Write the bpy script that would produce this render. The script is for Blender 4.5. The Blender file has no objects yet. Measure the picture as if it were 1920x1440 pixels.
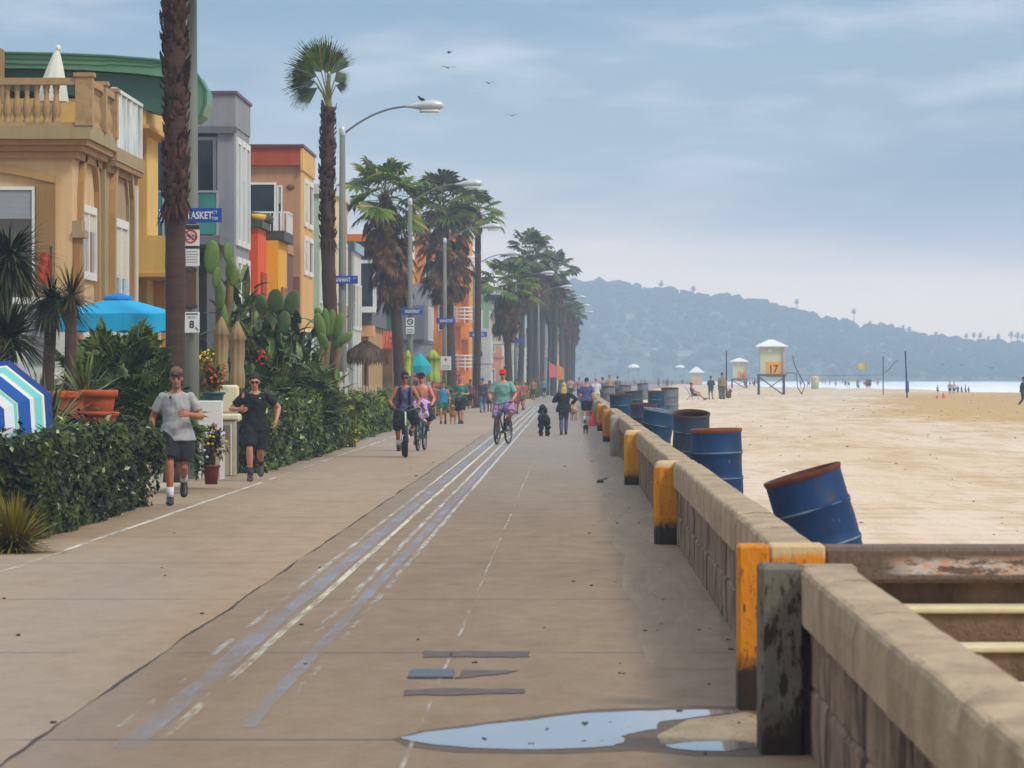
import bpy, bmesh, math, random
from mathutils import Vector as V, Matrix, noise
R = random.Random(11)
SC = bpy.context.scene
COL = SC.collection
F, VX, VY, HC = 8000.0, 1068.0, 705.0, 1.65       # focal length in photo pixels, vanishing point, eye height
rad = math.radians

def P(px, py, Y):                                  # a photo pixel at distance Y -> a point of the place
    return V(((px - VX) * Y / F, Y, HC - (py - VY) * Y / F))
def G(px, py, z=0.0):                              # a photo pixel on the ground
    Y = F * (HC - z) / (py - VY)
    return V(((px - VX) * Y / F, Y, z))
def bend(Y):                                       # the walk swings gently towards the sea far away
    t = max(0.0, Y - 225.0)
    return 0.035 * (math.sqrt(t * t + 400) - 20)
def ry(a, b): return R.uniform(a, b)
K = .82                                            # photo tone -> real surface albedo under this light
def lin(c, k=K, s=1.14):
    a = srgb(c); g = .3 * a[0] + .6 * a[1] + .1 * a[2]
    return tuple(max(0.0, k * (g + (v - g) * s)) for v in a)
def srgb(c):
    return tuple((x / 255 / 12.92) if x / 255 <= 0.04045 else ((x / 255 + 0.055) / 1.055) ** 2.4 for x in c[:3])

def tag(o, label=None, cat=None, group=None, kind=None):
    if label: o['label'] = label
    if cat: o['category'] = cat
    if group: o['group'] = group
    if kind: o['kind'] = kind
    return o
def thing(name, label, cat, loc=(0, 0, 0), rz=0, group=None):
    o = bpy.data.objects.new(name, None); COL.objects.link(o)
    o.empty_display_size = 0.2
    o.location = loc; o.rotation_euler = (0, 0, rz)
    return tag(o, label, cat, group)
def wloc(o):
    v = V((0, 0, 0))
    while o is not None:
        v += o.location; o = o.parent
    return v
def copy_tree(o, parent=None):
    c = o.copy(); COL.objects.link(c)
    if parent: c.parent = parent
    for ch in list(o.children): copy_tree(ch, c)
    return c

class MB:
    """collects shapes of ONE part and links them as one mesh object"""
    def __init__(s): s.v = []; s.f = []; s.m = []; s.cur = 0
    def add(s, vs, fs):
        o = len(s.v)
        s.v.extend([(p[0], p[1], p[2]) for p in vs])
        s.f.extend([tuple(i + o for i in f) for f in fs])
        s.m.extend([s.cur] * len(fs))
    def box(s, x0, x1, y0, y1, z0, z1):
        s.add([(x0, y0, z0), (x1, y0, z0), (x1, y1, z0), (x0, y1, z0), (x0, y0, z1), (x1, y0, z1), (x1, y1, z1), (x0, y1, z1)],
              [(0, 3, 2, 1), (4, 5, 6, 7), (0, 1, 5, 4), (1, 2, 6, 5), (2, 3, 7, 6), (3, 0, 4, 7)])
        return s
    def bbox(s, x0, x1, y0, y1, z0, z1, b=0.01):
        """box with chamfered edges"""
        vs = []; 
        for zi, (z, i) in enumerate(((z0, b), (z0 + b, 0), (z1 - b, 0), (z1, b))):
            for (x, y) in ((x0 + b + i * 0, y0 + i), (x1 - b, y0 + i), (x1 - i, y0 + b), (x1 - i, y1 - b), (x1 - b, y1 - i), (x0 + b, y1 - i), (x0 + i, y1 - b), (x0 + i, y0 + b)):
                vs.append((x, y, z))
        fs = [tuple(range(7, -1, -1)), tuple(range(24, 32))]
        for k in range(3):
            for i in range(8):
                j = (i + 1) % 8
                fs.append((k * 8 + i, k * 8 + j, k * 8 + 8 + j, k * 8 + 8 + i))
        s.add(vs, fs); return s
    def loft(s, rings, n=12, cap=True):
        """rings: (centre, half axis a, half axis b)"""
        vs = []; fs = []
        for c, a, b in rings:
            c = V(c); a = V(a); b = V(b)
            for i in range(n):
                t = 2 * math.pi * i / n
                vs.append(c + a * math.cos(t) + b * math.sin(t))
        m = len(rings)
        for k in range(m - 1):
            for i in range(n):
                j = (i + 1) % n
                fs.append((k * n + i, k * n + j, k * n + n + j, k * n + n + i))
        if cap:
            fs.append(tuple(range(n - 1, -1, -1))); fs.append(tuple(range((m - 1) * n, m * n)))
        s.add(vs, fs); return s
    def tube(s, pts, radii, n=8, cap=True, round_ends=False):
        pts = [V(p) for p in pts]
        if not hasattr(radii, '__len__'): radii = [radii] * len(pts)
        if round_ends:
            d0 = (pts[0] - pts[1]).normalized(); d1 = (pts[-1] - pts[-2]).normalized()
            r0, r1 = radii[0], radii[-1]
            pts = [pts[0] + d0 * r0 * .95, pts[0] + d0 * r0 * .6] + pts + [pts[-1] + d1 * r1 * .6, pts[-1] + d1 * r1 * .95]
            radii = [r0 * .3, r0 * .8] + list(radii) + [r1 * .8, r1 * .3]
        rings = []; a = None
        for i, p in enumerate(pts):
            d = (pts[min(i + 1, len(pts) - 1)] - pts[max(i - 1, 0)]).normalized()
            if a is None:
                a = d.cross(V((0, 1, 0)) if abs(d.y) < .9 else V((1, 0, 0))).normalized()
            else:
                a = (a - d * a.dot(d)).normalized()
            b = d.cross(a)
            rings.append((p, a * radii[i], b * radii[i]))
        return s.loft(rings, n, cap)
    def ell(s, c, rx, ry_, rz, n=12, m=8, M=None):
        c = V(c); vs = []; fs = []
        def tr(p): return c + (M @ V(p) if M else V(p))
        vs.append(tr((0, 0, -rz)))
        for k in range(1, m):
            t = math.pi * k / m
            for i in range(n):
                u = 2 * math.pi * i / n
                vs.append(tr((rx * math.sin(t) * math.cos(u), ry_ * math.sin(t) * math.sin(u), -rz * math.cos(t))))
        vs.append(tr((0, 0, rz)))
        for i in range(n): fs.append((0, 1 + (i + 1) % n, 1 + i))
        for k in range(m - 2):
            for i in range(n):
                j = (i + 1) % n
                fs.append((1 + k * n + i, 1 + k * n + j, 1 + (k + 1) * n + j, 1 + (k + 1) * n + i))
        L = len(vs) - 1
        for i in range(n): fs.append((L, 1 + (m - 2) * n + i, 1 + (m - 2) * n + (i + 1) % n))
        s.add(vs, fs); return s
    def lathe(s, prof, c=(0, 0, 0), n=20, M=None):
        c = V(c); vs = []; fs = []
        for r, z in prof:
            for i in range(n):
                u = 2 * math.pi * i / n
                p = V((r * math.cos(u), r * math.sin(u), z))
                vs.append(c + (M @ p if M else p))
        for k in range(len(prof) - 1):
            for i in range(n):
                j = (i + 1) % n
                fs.append((k * n + i, k * n + j, k * n + n + j, k * n + n + i))
        s.add(vs, fs); return s
    def prism_y(s, poly, y0, y1):
        """polygon in XZ extruded along Y"""
        n = len(poly)
        vs = [(x, y0, z) for x, z in poly] + [(x, y1, z) for x, z in poly]
        fs = [tuple(range(n)), tuple(range(2 * n - 1, n - 1, -1))]
        for i in range(n):
            j = (i + 1) % n
            fs.append((i, i + n, j + n, j))
        s.add(vs, fs); return s
    def prism_x(s, poly, x0, x1):
        """polygon in YZ extruded along X"""
        n = len(poly)
        vs = [(x0, y, z) for y, z in poly] + [(x1, y, z) for y, z in poly]
        fs = [tuple(range(n - 1, -1, -1)), tuple(range(n, 2 * n))]
        for i in range(n):
            j = (i + 1) % n
            fs.append((i, j, j + n, i + n))
        s.add(vs, fs); return s
    def sheet(s, poly, z):
        s.add([(x, y, z) for x, y in poly], [tuple(range(len(poly)))]); return s
    def disc(s, c, nrm, r, n=20):
        nrm = V(nrm).normalized(); a = nrm.orthogonal().normalized(); b = nrm.cross(a); c = V(c)
        s.add([c + a * r * math.cos(2 * math.pi * i / n) + b * r * math.sin(2 * math.pi * i / n) for i in range(n)], [tuple(range(n))]); return s
    def torus(s, c, Rr, r, axis='X', n=28, m=8):
        vs = []; fs = []; c = V(c)
        for i in range(n):
            u = 2 * math.pi * i / n
            for j in range(m):
                t = 2 * math.pi * j / m
                q = Rr + r * math.cos(t); w = r * math.sin(t)
                p = {'X': V((w, q * math.cos(u), q * math.sin(u))), 'Z': V((q * math.cos(u), q * math.sin(u), w)), 'Y': V((q * math.cos(u), w, q * math.sin(u)))}[axis]
                vs.append(c + p)
        for i in range(n):
            for j in range(m):
                i2 = (i + 1) % n; j2 = (j + 1) % m
                fs.append((i * m + j, i2 * m + j, i2 * m + j2, i * m + j2))
        s.add(vs, fs); return s
    def blade(s, base, d, length, width, droop=0.3, segs=4, up=V((0, 0, 1)), fold=0.15, taper=0.0):
        """a long pointed leaf that bends down"""
        d = V(d).normalized(); base = V(base)
        side = d.cross(up)
        if side.length < 1e-3: side = V((1, 0, 0))
        side.normalize(); nrm = side.cross(d).normalized()
        vs = []; p = base.copy(); dd = d.copy()
        for k in range(segs + 1):
            t = k / segs
            w = width * (0.55 + 0.9 * t - 1.45 * t * t + .0) if taper == 0 else width * (1 - t)
            w = max(w, width * 0.03)
            vs += [p - side * w + nrm * fold * w, p, p + side * w + nrm * fold * w]
            dd = (dd - V((0, 0, 1)) * droop / segs).normalized()
            p = p + dd * length / segs
        fs = []
        for k in range(segs):
            a = 3 * k
            fs += [(a, a + 1, a + 4, a + 3), (a + 1, a + 2, a + 5, a + 4)]
        s.add(vs, fs); return s
    def fan(s, hub, d, r, spread=1.9, n=16, droop=0.25, twist=0.0, side=None):
        """a fan palm leaf: blades spread in a plane round the end of its stalk"""
        d = V(d).normalized(); hub = V(hub)
        side = V(side) if side is not None else d.cross(V((0, 0, 1)))
        if side.length < 1e-2: side = V((math.cos(twist), math.sin(twist), 0))
        side.normalize()
        if twist: side = Matrix.Rotation(twist, 3, d) @ side
        nrm = side.cross(d)
        for k in range(n):
            th = (k / (n - 1) - .5) * 2 * spread
            dt = spread / (n - 1) * .95
            rr = r * (1 - .22 * abs(th) / spread) * R.uniform(.88, 1.05)
            b = d * math.cos(th) + side * math.sin(th)
            bl = d * math.cos(th - dt) + side * math.sin(th - dt)
            br = d * math.cos(th + dt) + side * math.sin(th + dt)
            dz = V((0, 0, -droop * r * R.uniform(.6, 1.5)))
            mid = .70
            s.add([hub, hub + bl * rr * mid + dz * .18, hub + b * rr * mid + nrm * r * .05 + dz * .18, hub + br * rr * mid + dz * .18, hub + b * rr * .93 + dz * .7],
                  [(0, 1, 2), (0, 2, 3), (1, 4, 2), (2, 4, 3)])
            # thin drooping tip
            w = side * math.cos(th) * r * .012 - d * math.sin(th) * r * .012
            q = hub + b * rr * .90 + dz * .66
            s.add([q - w, q + w, hub + b * rr * 1.06 + dz * 1.2], [(0, 1, 2)])
        return s
    def build(s, name, mats, parent=None, smooth=False, world=True):
        me = bpy.data.meshes.new(name)
        if parent is not None and world:
            o = wloc(parent)
            vs = [(x - o.x, y - o.y, z - o.z) for x, y, z in s.v]
        else: vs = s.v
        me.from_pydata(vs, [], s.f)
        if not isinstance(mats, (list, tuple)): mats = [mats]
        for m in mats: me.materials.append(m)
        if len(mats) > 1: me.polygons.foreach_set('material_index', [min(i, len(mats) - 1) for i in s.m])
        if smooth: me.polygons.foreach_set('use_smooth', [True] * len(me.polygons))
        me.update()
        ob = bpy.data.objects.new(name, me); COL.objects.link(ob)
        if parent is not None: ob.parent = parent
        return ob

# ---------------------------------------------------------------- materials
class NT:
    def __init__(s, mat):
        mat.use_nodes = True
        s.t = mat.node_tree; s.n = s.t.nodes; s.l = s.t.links; s.n.clear()
        s.out = s.n.new('ShaderNodeOutputMaterial')
    def new(s, typ, **kw):
        nd = s.n.new(typ)
        for k, v in kw.items():
            if k.startswith('i_'): nd.inputs[k[2:].replace('_', ' ')].default_value = v
            elif k.startswith('n_'): nd.inputs[int(k[2:])].default_value = v
            else: setattr(nd, k, v)
        return nd
    def link(s, a, b): s.l.new(a, b)
    def math(s, op, a, b=None, clamp=False):
        nd = s.new('ShaderNodeMath', operation=op); nd.use_clamp = clamp
        for i, x in enumerate((a, b)):
            if x is None: continue
            if hasattr(x, 'links'): s.link(x, nd.inputs[i])
            else: nd.inputs[i].default_value = x
        return nd.outputs[0]
    def mix(s, fac, a, b, mode='MIX'):
        nd = s.new('ShaderNodeMix', data_type='RGBA', blend_type=mode)
        for i, x in ((0, fac), (6, a), (7, b)):
            if hasattr(x, 'links'): s.link(x, nd.inputs[i])
            else: nd.inputs[i].default_value = x if i == 0 else (*x[:3], 1)
        return nd.outputs[2]
    def coord(s, scale=(1, 1, 1), which='Object'):
        tc = s.new('ShaderNodeTexCoord'); mp = s.new('ShaderNodeMapping')
        mp.inputs['Scale'].default_value = scale
        s.link(tc.outputs[which], mp.inputs['Vector']); return mp.outputs[0]
    def noise(s, vec, scale, detail=4, rough=.55):
        nd = s.new('ShaderNodeTexNoise'); nd.inputs['Scale'].default_value = scale
        nd.inputs['Detail'].default_value = detail; nd.inputs['Roughness'].default_value = rough
        s.link(vec, nd.inputs['Vector']); return nd.outputs[0]
    def ramp(s, x, lo, hi, a=0.0, b=1.0):
        nd = s.new('ShaderNodeMapRange', i_From_Min=lo, i_From_Max=hi, i_To_Min=a, i_To_Max=b)
        s.link(x, nd.inputs[0]); return nd.outputs[0]
    def bump(s, h, strength=.3, dist=.02):
        nd = s.new('ShaderNodeBump'); nd.inputs['Strength'].default_value = strength; nd.inputs['Distance'].default_value = dist
        s.link(h, nd.inputs['Height']); return nd.outputs[0]
    def bsdf(s, col, rough=.7, metal=0.0, normal=None, spec=None, trans=0.0, alpha=None):
        b = s.new('ShaderNodeBsdfPrincipled')
        def setv(k, x):
            if x is None: return
            if hasattr(x, 'links'): s.link(x, b.inputs[k])
            elif k == 'Base Color': b.inputs[k].default_value = (*x[:3], 1)
            else: b.inputs[k].default_value = x
        setv('Base Color', col); setv('Roughness', rough); setv('Metallic', metal); setv('Normal', normal)
        setv('Specular IOR Level', spec); setv('Transmission Weight', trans); setv('Alpha', alpha)
        s.link(b.outputs[0], s.out.inputs[0]); return b

_M = {}
def mat(name, rgb, rough=.75, var=.12, scale=3.0, bump=0.0, metal=0.0, stretch=(1, 1, 1), spec=None, dirt=None, dirt_amt=.5, streak=0.0):
    """a surface colour (as sRGB 0-255) broken up by noise"""
    if name in _M: return _M[name]
    m = bpy.data.materials.new(name); t = NT(m)
    c = lin(rgb)
    co = t.coord(stretch)
    n1 = t.noise(co, scale, 5, .6)
    f = t.ramp(n1, .3, .7)
    col = t.mix(f, [x * (1 - var) for x in c], [min(1, x * (1 + var)) for x in c])
    if dirt:
        n2 = t.noise(co, scale * .7, 6, .7)
        col = t.mix(t.math('MULTIPLY', t.ramp(n2, .5, .68), dirt_amt, True), col, lin(dirt))
    if streak:
        ns = t.noise(t.coord((2.2, 2.2, .16)), 1.6, 5, .65)
        col = t.mix(t.ramp(ns, .48, .72, 0, streak), col, [x * .58 for x in c])
        ng = t.noise(t.coord(), 14, 4, .7); col = t.mix(t.ramp(ng, .35, .7, 0, streak * .5), col, [min(1, x * 1.2) for x in c])
    nm = None
    if bump:
        n3 = t.noise(co, scale * 6, 4, .6)
        nm = t.bump(n3, bump, .02)
    t.bsdf(col, rough, metal, nm, spec)
    _M[name] = m; return m
def leaf_mat(name, a, b, rough=.5, trans=0.0, dead=None, dead_or_glint_amt=.0):
    """leaves that differ one from the next"""
    if name in _M: return _M[name]
    m = bpy.data.materials.new(name); t = NT(m)
    g = t.new('ShaderNodeNewGeometry')
    col = t.mix(g.outputs['Random Per Island'], lin(a), lin(b))
    co = t.coord(); n = t.noise(co, 1.3, 2)
    col = t.mix(t.ramp(n, .35, .7), col, [x * .62 for x in lin(a)])
    n9 = t.noise(co, 4.2, 3); col = t.mix(t.ramp(n9, .52, .68, 0, .55), col, [min(1, x * 1.3) for x in lin(b)])
    if dead:  # withered palm leaves; on the hedges painted glints
        f = t.math('GREATER_THAN', g.outputs['Random Per Island'], 1 - dead_or_glint_amt)
        col = t.mix(f, col, lin(dead))
    bs = t.bsdf(col, max(.5, rough), 0, None, .22)
    _M[name] = m; return m
def glass_mat(name, rgb=(40, 48, 52), rough=.08):
    if name in _M: return _M[name]
    m = bpy.data.materials.new(name); t = NT(m)
    co = t.coord(); n = t.noise(co, .6, 2)
    c = lin(rgb)
    col = t.mix(t.ramp(n, .35, .65), [x * .6 for x in c], [min(1, x * 1.5) for x in c])
    t.bsdf(col, rough, 0, None, .6)
    _M[name] = m; return m

def text(s, h, m, c, parent, name='lettering', width=None, depth=.004, bold=0.0):
    """letters standing in the XZ plane, facing the promenade's walker (towards -Y)"""
    cu = bpy.data.curves.new('t', 'FONT'); cu.body = s; cu.size = 1; cu.align_x = 'CENTER'; cu.align_y = 'CENTER'; cu.extrude = 0; cu.offset = bold
    cu.resolution_u = 3
    ob = bpy.data.objects.new('t', cu); COL.objects.link(ob)
    bpy.context.view_layer.update()
    me = bpy.data.meshes.new_from_object(ob.evaluated_get(bpy.context.evaluated_depsgraph_get()))
    bpy.data.objects.remove(ob); bpy.data.curves.remove(cu)
    xs = [v.co.x for v in me.vertices]; ys = [v.co.y for v in me.vertices]
    w, hh = max(xs) - min(xs), max(ys) - min(ys); cx = (max(xs) + min(xs)) / 2; cy = (max(ys) + min(ys)) / 2
    k = h / hh; kx = (width / w) if width else k
    mb = MB()
    mb.add([(c[0] + (v.co.x - cx) * kx, c[1], c[2] + (v.co.y - cy) * k) for v in me.vertices], [tuple(p.vertices) for p in me.polygons])
    bpy.data.meshes.remove(me)
    return mb.build(name, m, parent)

def voxel(mb, size, smooth=2):
    """melt overlapping closed pieces into one continuous skin"""
    me = bpy.data.meshes.new('v'); me.from_pydata(mb.v, [], mb.f); me.update()
    ob = bpy.data.objects.new('v', me); COL.objects.link(ob)
    r = ob.modifiers.new('r', 'REMESH'); r.mode = 'VOXEL'; r.voxel_size = size
    if smooth:
        sm = ob.modifiers.new('s', 'SMOOTH'); sm.iterations = smooth; sm.factor = .5
    bpy.context.view_layer.update()
    ev = bpy.data.meshes.new_from_object(ob.evaluated_get(bpy.context.evaluated_depsgraph_get()))
    out = MB(); out.add([v.co for v in ev.vertices], [tuple(p.vertices) for p in ev.polygons])
    bpy.data.objects.remove(ob); bpy.data.meshes.remove(me); bpy.data.meshes.remove(ev)
    return out
# ================================================================= light, sky, camera
SUN_EL, SUN_AZ = rad(46), rad(128)                 # azimuth measured from +Y towards +X
world = bpy.data.worlds.new('World'); SC.world = world; world.use_nodes = True
wt = world.node_tree; wt.nodes.clear()
class WN(NT):
    def __init__(s, tree): s.t = tree; s.n = tree.nodes; s.l = tree.links
w = WN(wt)
sky = w.new('ShaderNodeTexSky', sky_type='NISHITA'); sky.sun_disc = False
sky.sun_elevation = SUN_EL; sky.sun_rotation = SUN_AZ; sky.air_density = 1.2; sky.dust_density = 2.0
bg1 = w.new('ShaderNodeBackground'); bg1.inputs['Strength'].default_value = 0.10
w.link(sky.outputs[0], bg1.inputs[0])
tc = w.new('ShaderNodeTexCoord'); sep = w.new('ShaderNodeSeparateXYZ'); w.link(tc.outputs['Generated'], sep.inputs[0])
# thin marine cloud: soft layers that lie almost level, a little tilted
mp = w.new('ShaderNodeMapping'); mp.inputs['Scale'].default_value = (9, 9, 46); mp.inputs['Rotation'].default_value = (0, rad(7), 0)
w.link(tc.outputs['Generated'], mp.inputs[0])
n1 = w.noise(mp.outputs[0], 1.0, 5, .5)
mp2 = w.new('ShaderNodeMapping'); mp2.inputs['Scale'].default_value = (4, 4, 26); mp2.inputs['Rotation'].default_value = (0, rad(9), 0); mp2.inputs['Location'].default_value = (.7, 0, .35)
w.link(tc.outputs['Generated'], mp2.inputs[0])
n2 = w.noise(mp2.outputs[0], 1.0, 3, .5)
zz = w.math('ADD', sep.outputs['Z'], w.math('MULTIPLY', w.math('SUBTRACT', n1, .5), .012))
zz = w.math('ADD', zz, w.math('MULTIPLY', w.math('SUBTRACT', n2, .5), .026))
zz = w.math('ADD', zz, w.math('MULTIPLY', sep.outputs['X'], .03))
cr = w.new('ShaderNodeValToRGB'); w.link(zz, cr.inputs[0])
els = cr.color_ramp.elements
stops = [(0.0, (2.9, 2.25, 1.75)), (.021, (2.8, 2.2, 1.72)), (.031, (2.2, 1.75, 1.50)), (.041, (1.12, 1.02, 1.04)), (.050, (.52, .66, .80)), (.068, (.39, .56, .74)), (.090, (.285, .475, .68)), (.12, (.25, .43, .65)), (.3, (.60, .68, .80)), (1.0, (.90, .94, 1.0))]
while len(els) < len(stops): els.new(.5)
for e, (p, c) in zip(els, stops): e.position = p; e.color = (*[v / 4 for v in c], 1)
# the same layers dim the bluest part a little
dk = w.ramp(n2, .35, .7, .90, 1.06)
colr = w.mix(1.0, cr.outputs[0], (1, 1, 1)); 
mul = w.new('ShaderNodeVectorMath', operation='SCALE'); w.link(cr.outputs[0], mul.inputs[0]); w.link(dk, mul.inputs['Scale'])
up = w.ramp(sep.outputs['Z'], .10, .6, 3.4, 6.0)
mul2 = w.new('ShaderNodeVectorMath', operation='SCALE'); w.link(mul.outputs[0], mul2.inputs[0]); w.link(up, mul2.inputs['Scale'])
# broken cloud banks: pale streaks and a blue grey bank
mp3 = w.new('ShaderNodeMapping'); mp3.inputs['Scale'].default_value = (16, 16, 74); mp3.inputs['Rotation'].default_value = (0, rad(-9), 0); mp3.inputs['Location'].default_value = (2.3, 0, 1.1)
w.link(tc.outputs['Generated'], mp3.inputs[0]); n3 = w.noise(mp3.outputs[0], 1.0, 6, .58)
mp4 = w.new('ShaderNodeMapping'); mp4.inputs['Scale'].default_value = (7, 7, 30); mp4.inputs['Rotation'].default_value = (0, rad(-14), 0); mp4.inputs['Location'].default_value = (.9, 0, .2)
w.link(tc.outputs['Generated'], mp4.inputs[0]); n4 = w.noise(mp4.outputs[0], 1.0, 4, .5)
hi = w.ramp(sep.outputs['Z'], .022, .046)
pale = w.math('MULTIPLY', w.ramp(n3, .47, .66, 0, .62), hi)
cl = w.mix(pale, mul.outputs[0], (.24, .24, .275))
bank = w.math('MULTIPLY', w.ramp(n4, .46, .60, 0, .75), hi)
cl = w.mix(bank, cl, (.052, .098, .156))
w.link(cl, mul2.inputs[0])
bg2 = w.new('ShaderNodeBackground'); bg2.inputs['Strength'].default_value = 1.0; w.link(mul2.outputs[0], bg2.inputs[0])
ms = w.new('ShaderNodeMixShader'); ms.inputs[0].default_value = .88
w.link(bg1.outputs[0], ms.inputs[1]); w.link(bg2.outputs[0], ms.inputs[2])
wo = w.new('ShaderNodeOutputWorld'); w.link(ms.outputs[0], wo.inputs[0])

sd = bpy.data.lights.new('sun', 'SUN'); sd.energy = 2.2; sd.angle = rad(11); sd.color = (1, .95, .87)
so = bpy.data.objects.new('sun', sd); COL.objects.link(so)
dirv = V((math.sin(SUN_AZ) * math.cos(SUN_EL), math.cos(SUN_AZ) * math.cos(SUN_EL), math.sin(SUN_EL)))
so.rotation_euler = dirv.to_track_quat('Z', 'Y').to_euler()

cd = bpy.data.cameras.new('camera'); cam = bpy.data.objects.new('camera', cd); COL.objects.link(cam)
cam.location = (0, 0, HC); cam.rotation_euler = (rad(90), 0, 0)
cd.sensor_width = 36; cd.lens = 36 * F / 1920
cd.shift_x = (960 - VX) / 1920; cd.shift_y = -(720 - VY) / 1920
cd.clip_start = .5; cd.clip_end = 9000
cd.dof.use_dof = True; cd.dof.focus_distance = 75; cd.dof.aperture_fstop = 11
SC.camera = cam
SC.view_settings.view_transform = 'Standard'; SC.view_settings.look = 'None'; SC.view_settings.exposure = 0.16; SC.view_settings.gamma = 1
SC.cycles.max_bounces = 6; SC.cycles.volume_bounces = 0; SC.cycles.transparent_max_bounces = 12
SC.cycles.use_denoising = True

# ================================================================= ground, walk, beach, sea
def grid(xs, ys, fz, name, m, kind='structure', smooth=True, fx=None):
    mb = MB(); vs = []; nx = len(xs)
    for y in ys:
        for x in xs:
            X = fx(x, y) if fx else x
            vs.append((X, y, fz(X, y)))
    fs = []
    for j in range(len(ys) - 1):
        for i in range(nx - 1):
            a = j * nx + i; fs.append((a, a + 1, a + nx + 1, a + nx))
    mb.add(vs, fs)
    o = mb.build(name, m, smooth=smooth); o['kind'] = kind; return o
def frange(a, b, st):
    n = max(1, int(round((b - a) / st))); return [a + (b - a) * i / n for i in range(n + 1)]

# concrete of the walk: a paler strip on the houses' side, a browner one by the wall, stains, cross joints
m = bpy.data.materials.new('walk_concrete'); t = NT(m); _M['walk_concrete'] = m
co = t.coord(); sx = t.new('ShaderNodeSeparateXYZ'); t.link(co, sx.inputs[0])
big = t.noise(t.coord((.5, .06, 1)), 1.0, 4, .6)
mid = t.noise(t.coord((.9, .30, 1)), 4.0, 6, .72)
fine = t.noise(t.coord((1, .8, 1)), 26.0, 5, .75)
side = t.math('LESS_THAN', sx.outputs[0], -2.42)
ca = t.mix(t.ramp(big, .3, .7), lin((150, 125, 97)), lin((170, 145, 115)))
cb = t.mix(t.ramp(big, .3, .7), lin((126, 103, 78)), lin((150, 127, 100)))
col = t.mix(side, cb, ca)
col = t.mix(t.ramp(mid, .49, .74, 0, .34), col, lin((104, 84, 68)))
col = t.mix(t.ramp(mid, .42, .22, 0, .25), col, lin((172, 152, 132)))
col = t.mix(t.ramp(fine, .45, .72, 0, .42), col, lin((92, 74, 60)))
jy = t.math('ABSOLUTE', t.math('SUBTRACT', t.math('MODULO', t.math('ADD', sx.outputs[1], 2.0), 6.1), 3.05))
jm = t.math('LESS_THAN', jy, .05)
jn = t.noise(t.coord((.8, .02, 1)), 1.3, 3)
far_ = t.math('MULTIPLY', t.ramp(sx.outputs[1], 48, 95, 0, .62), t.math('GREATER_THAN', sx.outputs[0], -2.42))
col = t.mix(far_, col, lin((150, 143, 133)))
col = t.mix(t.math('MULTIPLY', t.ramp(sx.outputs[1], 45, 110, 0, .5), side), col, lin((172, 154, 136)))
col = t.mix(t.math('MULTIPLY', jm, t.ramp(jn, .38, .52, 0, .9)), col, lin((92, 78, 68)))
# dark patched slab edges far on
wear = t.noise(t.coord((.25, .022, 1)), 1.0, 2)
col = t.mix(t.ramp(wear, .55, .64, 0, .25), col, lin((150, 146, 142)))
t.bsdf(col, t.ramp(mid, .3, .7, .62, .85), 0, t.bump(fine, .25, .01), .3)
xs = frange(-5.9, 1.2, .35); ys = frange(4, 230, 4) + frange(233, 900, 5)
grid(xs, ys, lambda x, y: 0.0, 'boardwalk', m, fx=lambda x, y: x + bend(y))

m = mat('soil', (96, 80, 62), .95, .3, 2.0, .4)
grid([-650, -200, -60, -20, -10, -5.5, 0.9], frange(-20, 900, 10) + [1500, 2760], lambda x, y: -.06, 'ground', m, fx=lambda x, y: x + (bend(y) if x > -60 else 0))
m = mat('patio_paving', (176, 160, 140), .9, .2, 1.2, .2)
grid([-9.2, -7.5, -5.95], frange(20, 620, 6), lambda x, y: -.02, 'patio_paving', m, fx=lambda x, y: x + bend(y))

def strip(name, x0, x1, y0, y1, z, m, step=2.0, jit=.006, fade=0, kind='structure'):
    mb = MB(); ys = frange(y0, y1, step); vs = []; fs = []
    for y in ys:
        w = (x1 - x0) / 2; c = (x0 + x1) / 2 + bend(y) + ry(-jit, jit)
        vs += [(c - w * ry(.85, 1.12), y, z), (c + w * ry(.85, 1.12), y, z)]
    for k in range(len(ys) - 1): fs.append((2 * k, 2 * k + 1, 2 * k + 3, 2 * k + 2))
    mb.add(vs, fs); o = mb.build(name, m); o['kind'] = kind; return o
def paint(name, rgb, keep, scale=(6, .35, 1), soft=.07, lo=0.0, fade=None):
    m = bpy.data.materials.new(name); t = NT(m)
    n = t.noise(t.coord(scale), 1.6, 6, .75); n2 = t.noise(t.coord((.4, .045, 1)), 1.0, 2)
    f = t.math('ADD', n, t.math('MULTIPLY', t.math('SUBTRACT', n2, .5), .5))
    if fade:                                       # more worn near the gap in the wall
        sy = t.new('ShaderNodeSeparateXYZ'); t.link(t.coord(), sy.inputs[0]); nf = t.noise(t.coord((1.4, .5, 1)), 1.2, 4, .7)
        f = t.math('ADD', f, t.math('ADD', t.ramp(sy.outputs[1], fade[0], fade[1], fade[2], 0), t.math('MULTIPLY', t.math('SUBTRACT', nf, .5), .35)))
    b = t.bsdf(lin(rgb), .7)
    tr = t.new('ShaderNodeBsdfTransparent'); mx = t.new('ShaderNodeMixShader')
    t.link(t.ramp(f, keep - soft, keep + soft, lo, 1), mx.inputs[0])
    t.link(b.outputs[0], mx.inputs[1]); t.link(tr.outputs[0], mx.inputs[2]); t.link(mx.outputs[0], t.out.inputs[0])
    return m
pw = paint('worn_white_paint', (226, 220, 206), .50); py_ = paint('worn_yellow_paint', (224, 210, 168), .47)
pb = paint('grey_cover_paint', (142, 145, 154), .54, (3, .3, 1), .24, .34); pe = paint('edge_line_paint', (214, 202, 186), .52); ps = paint('scored_paint', (196, 180, 164), .43, (6, .35, 1), .1)
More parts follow.
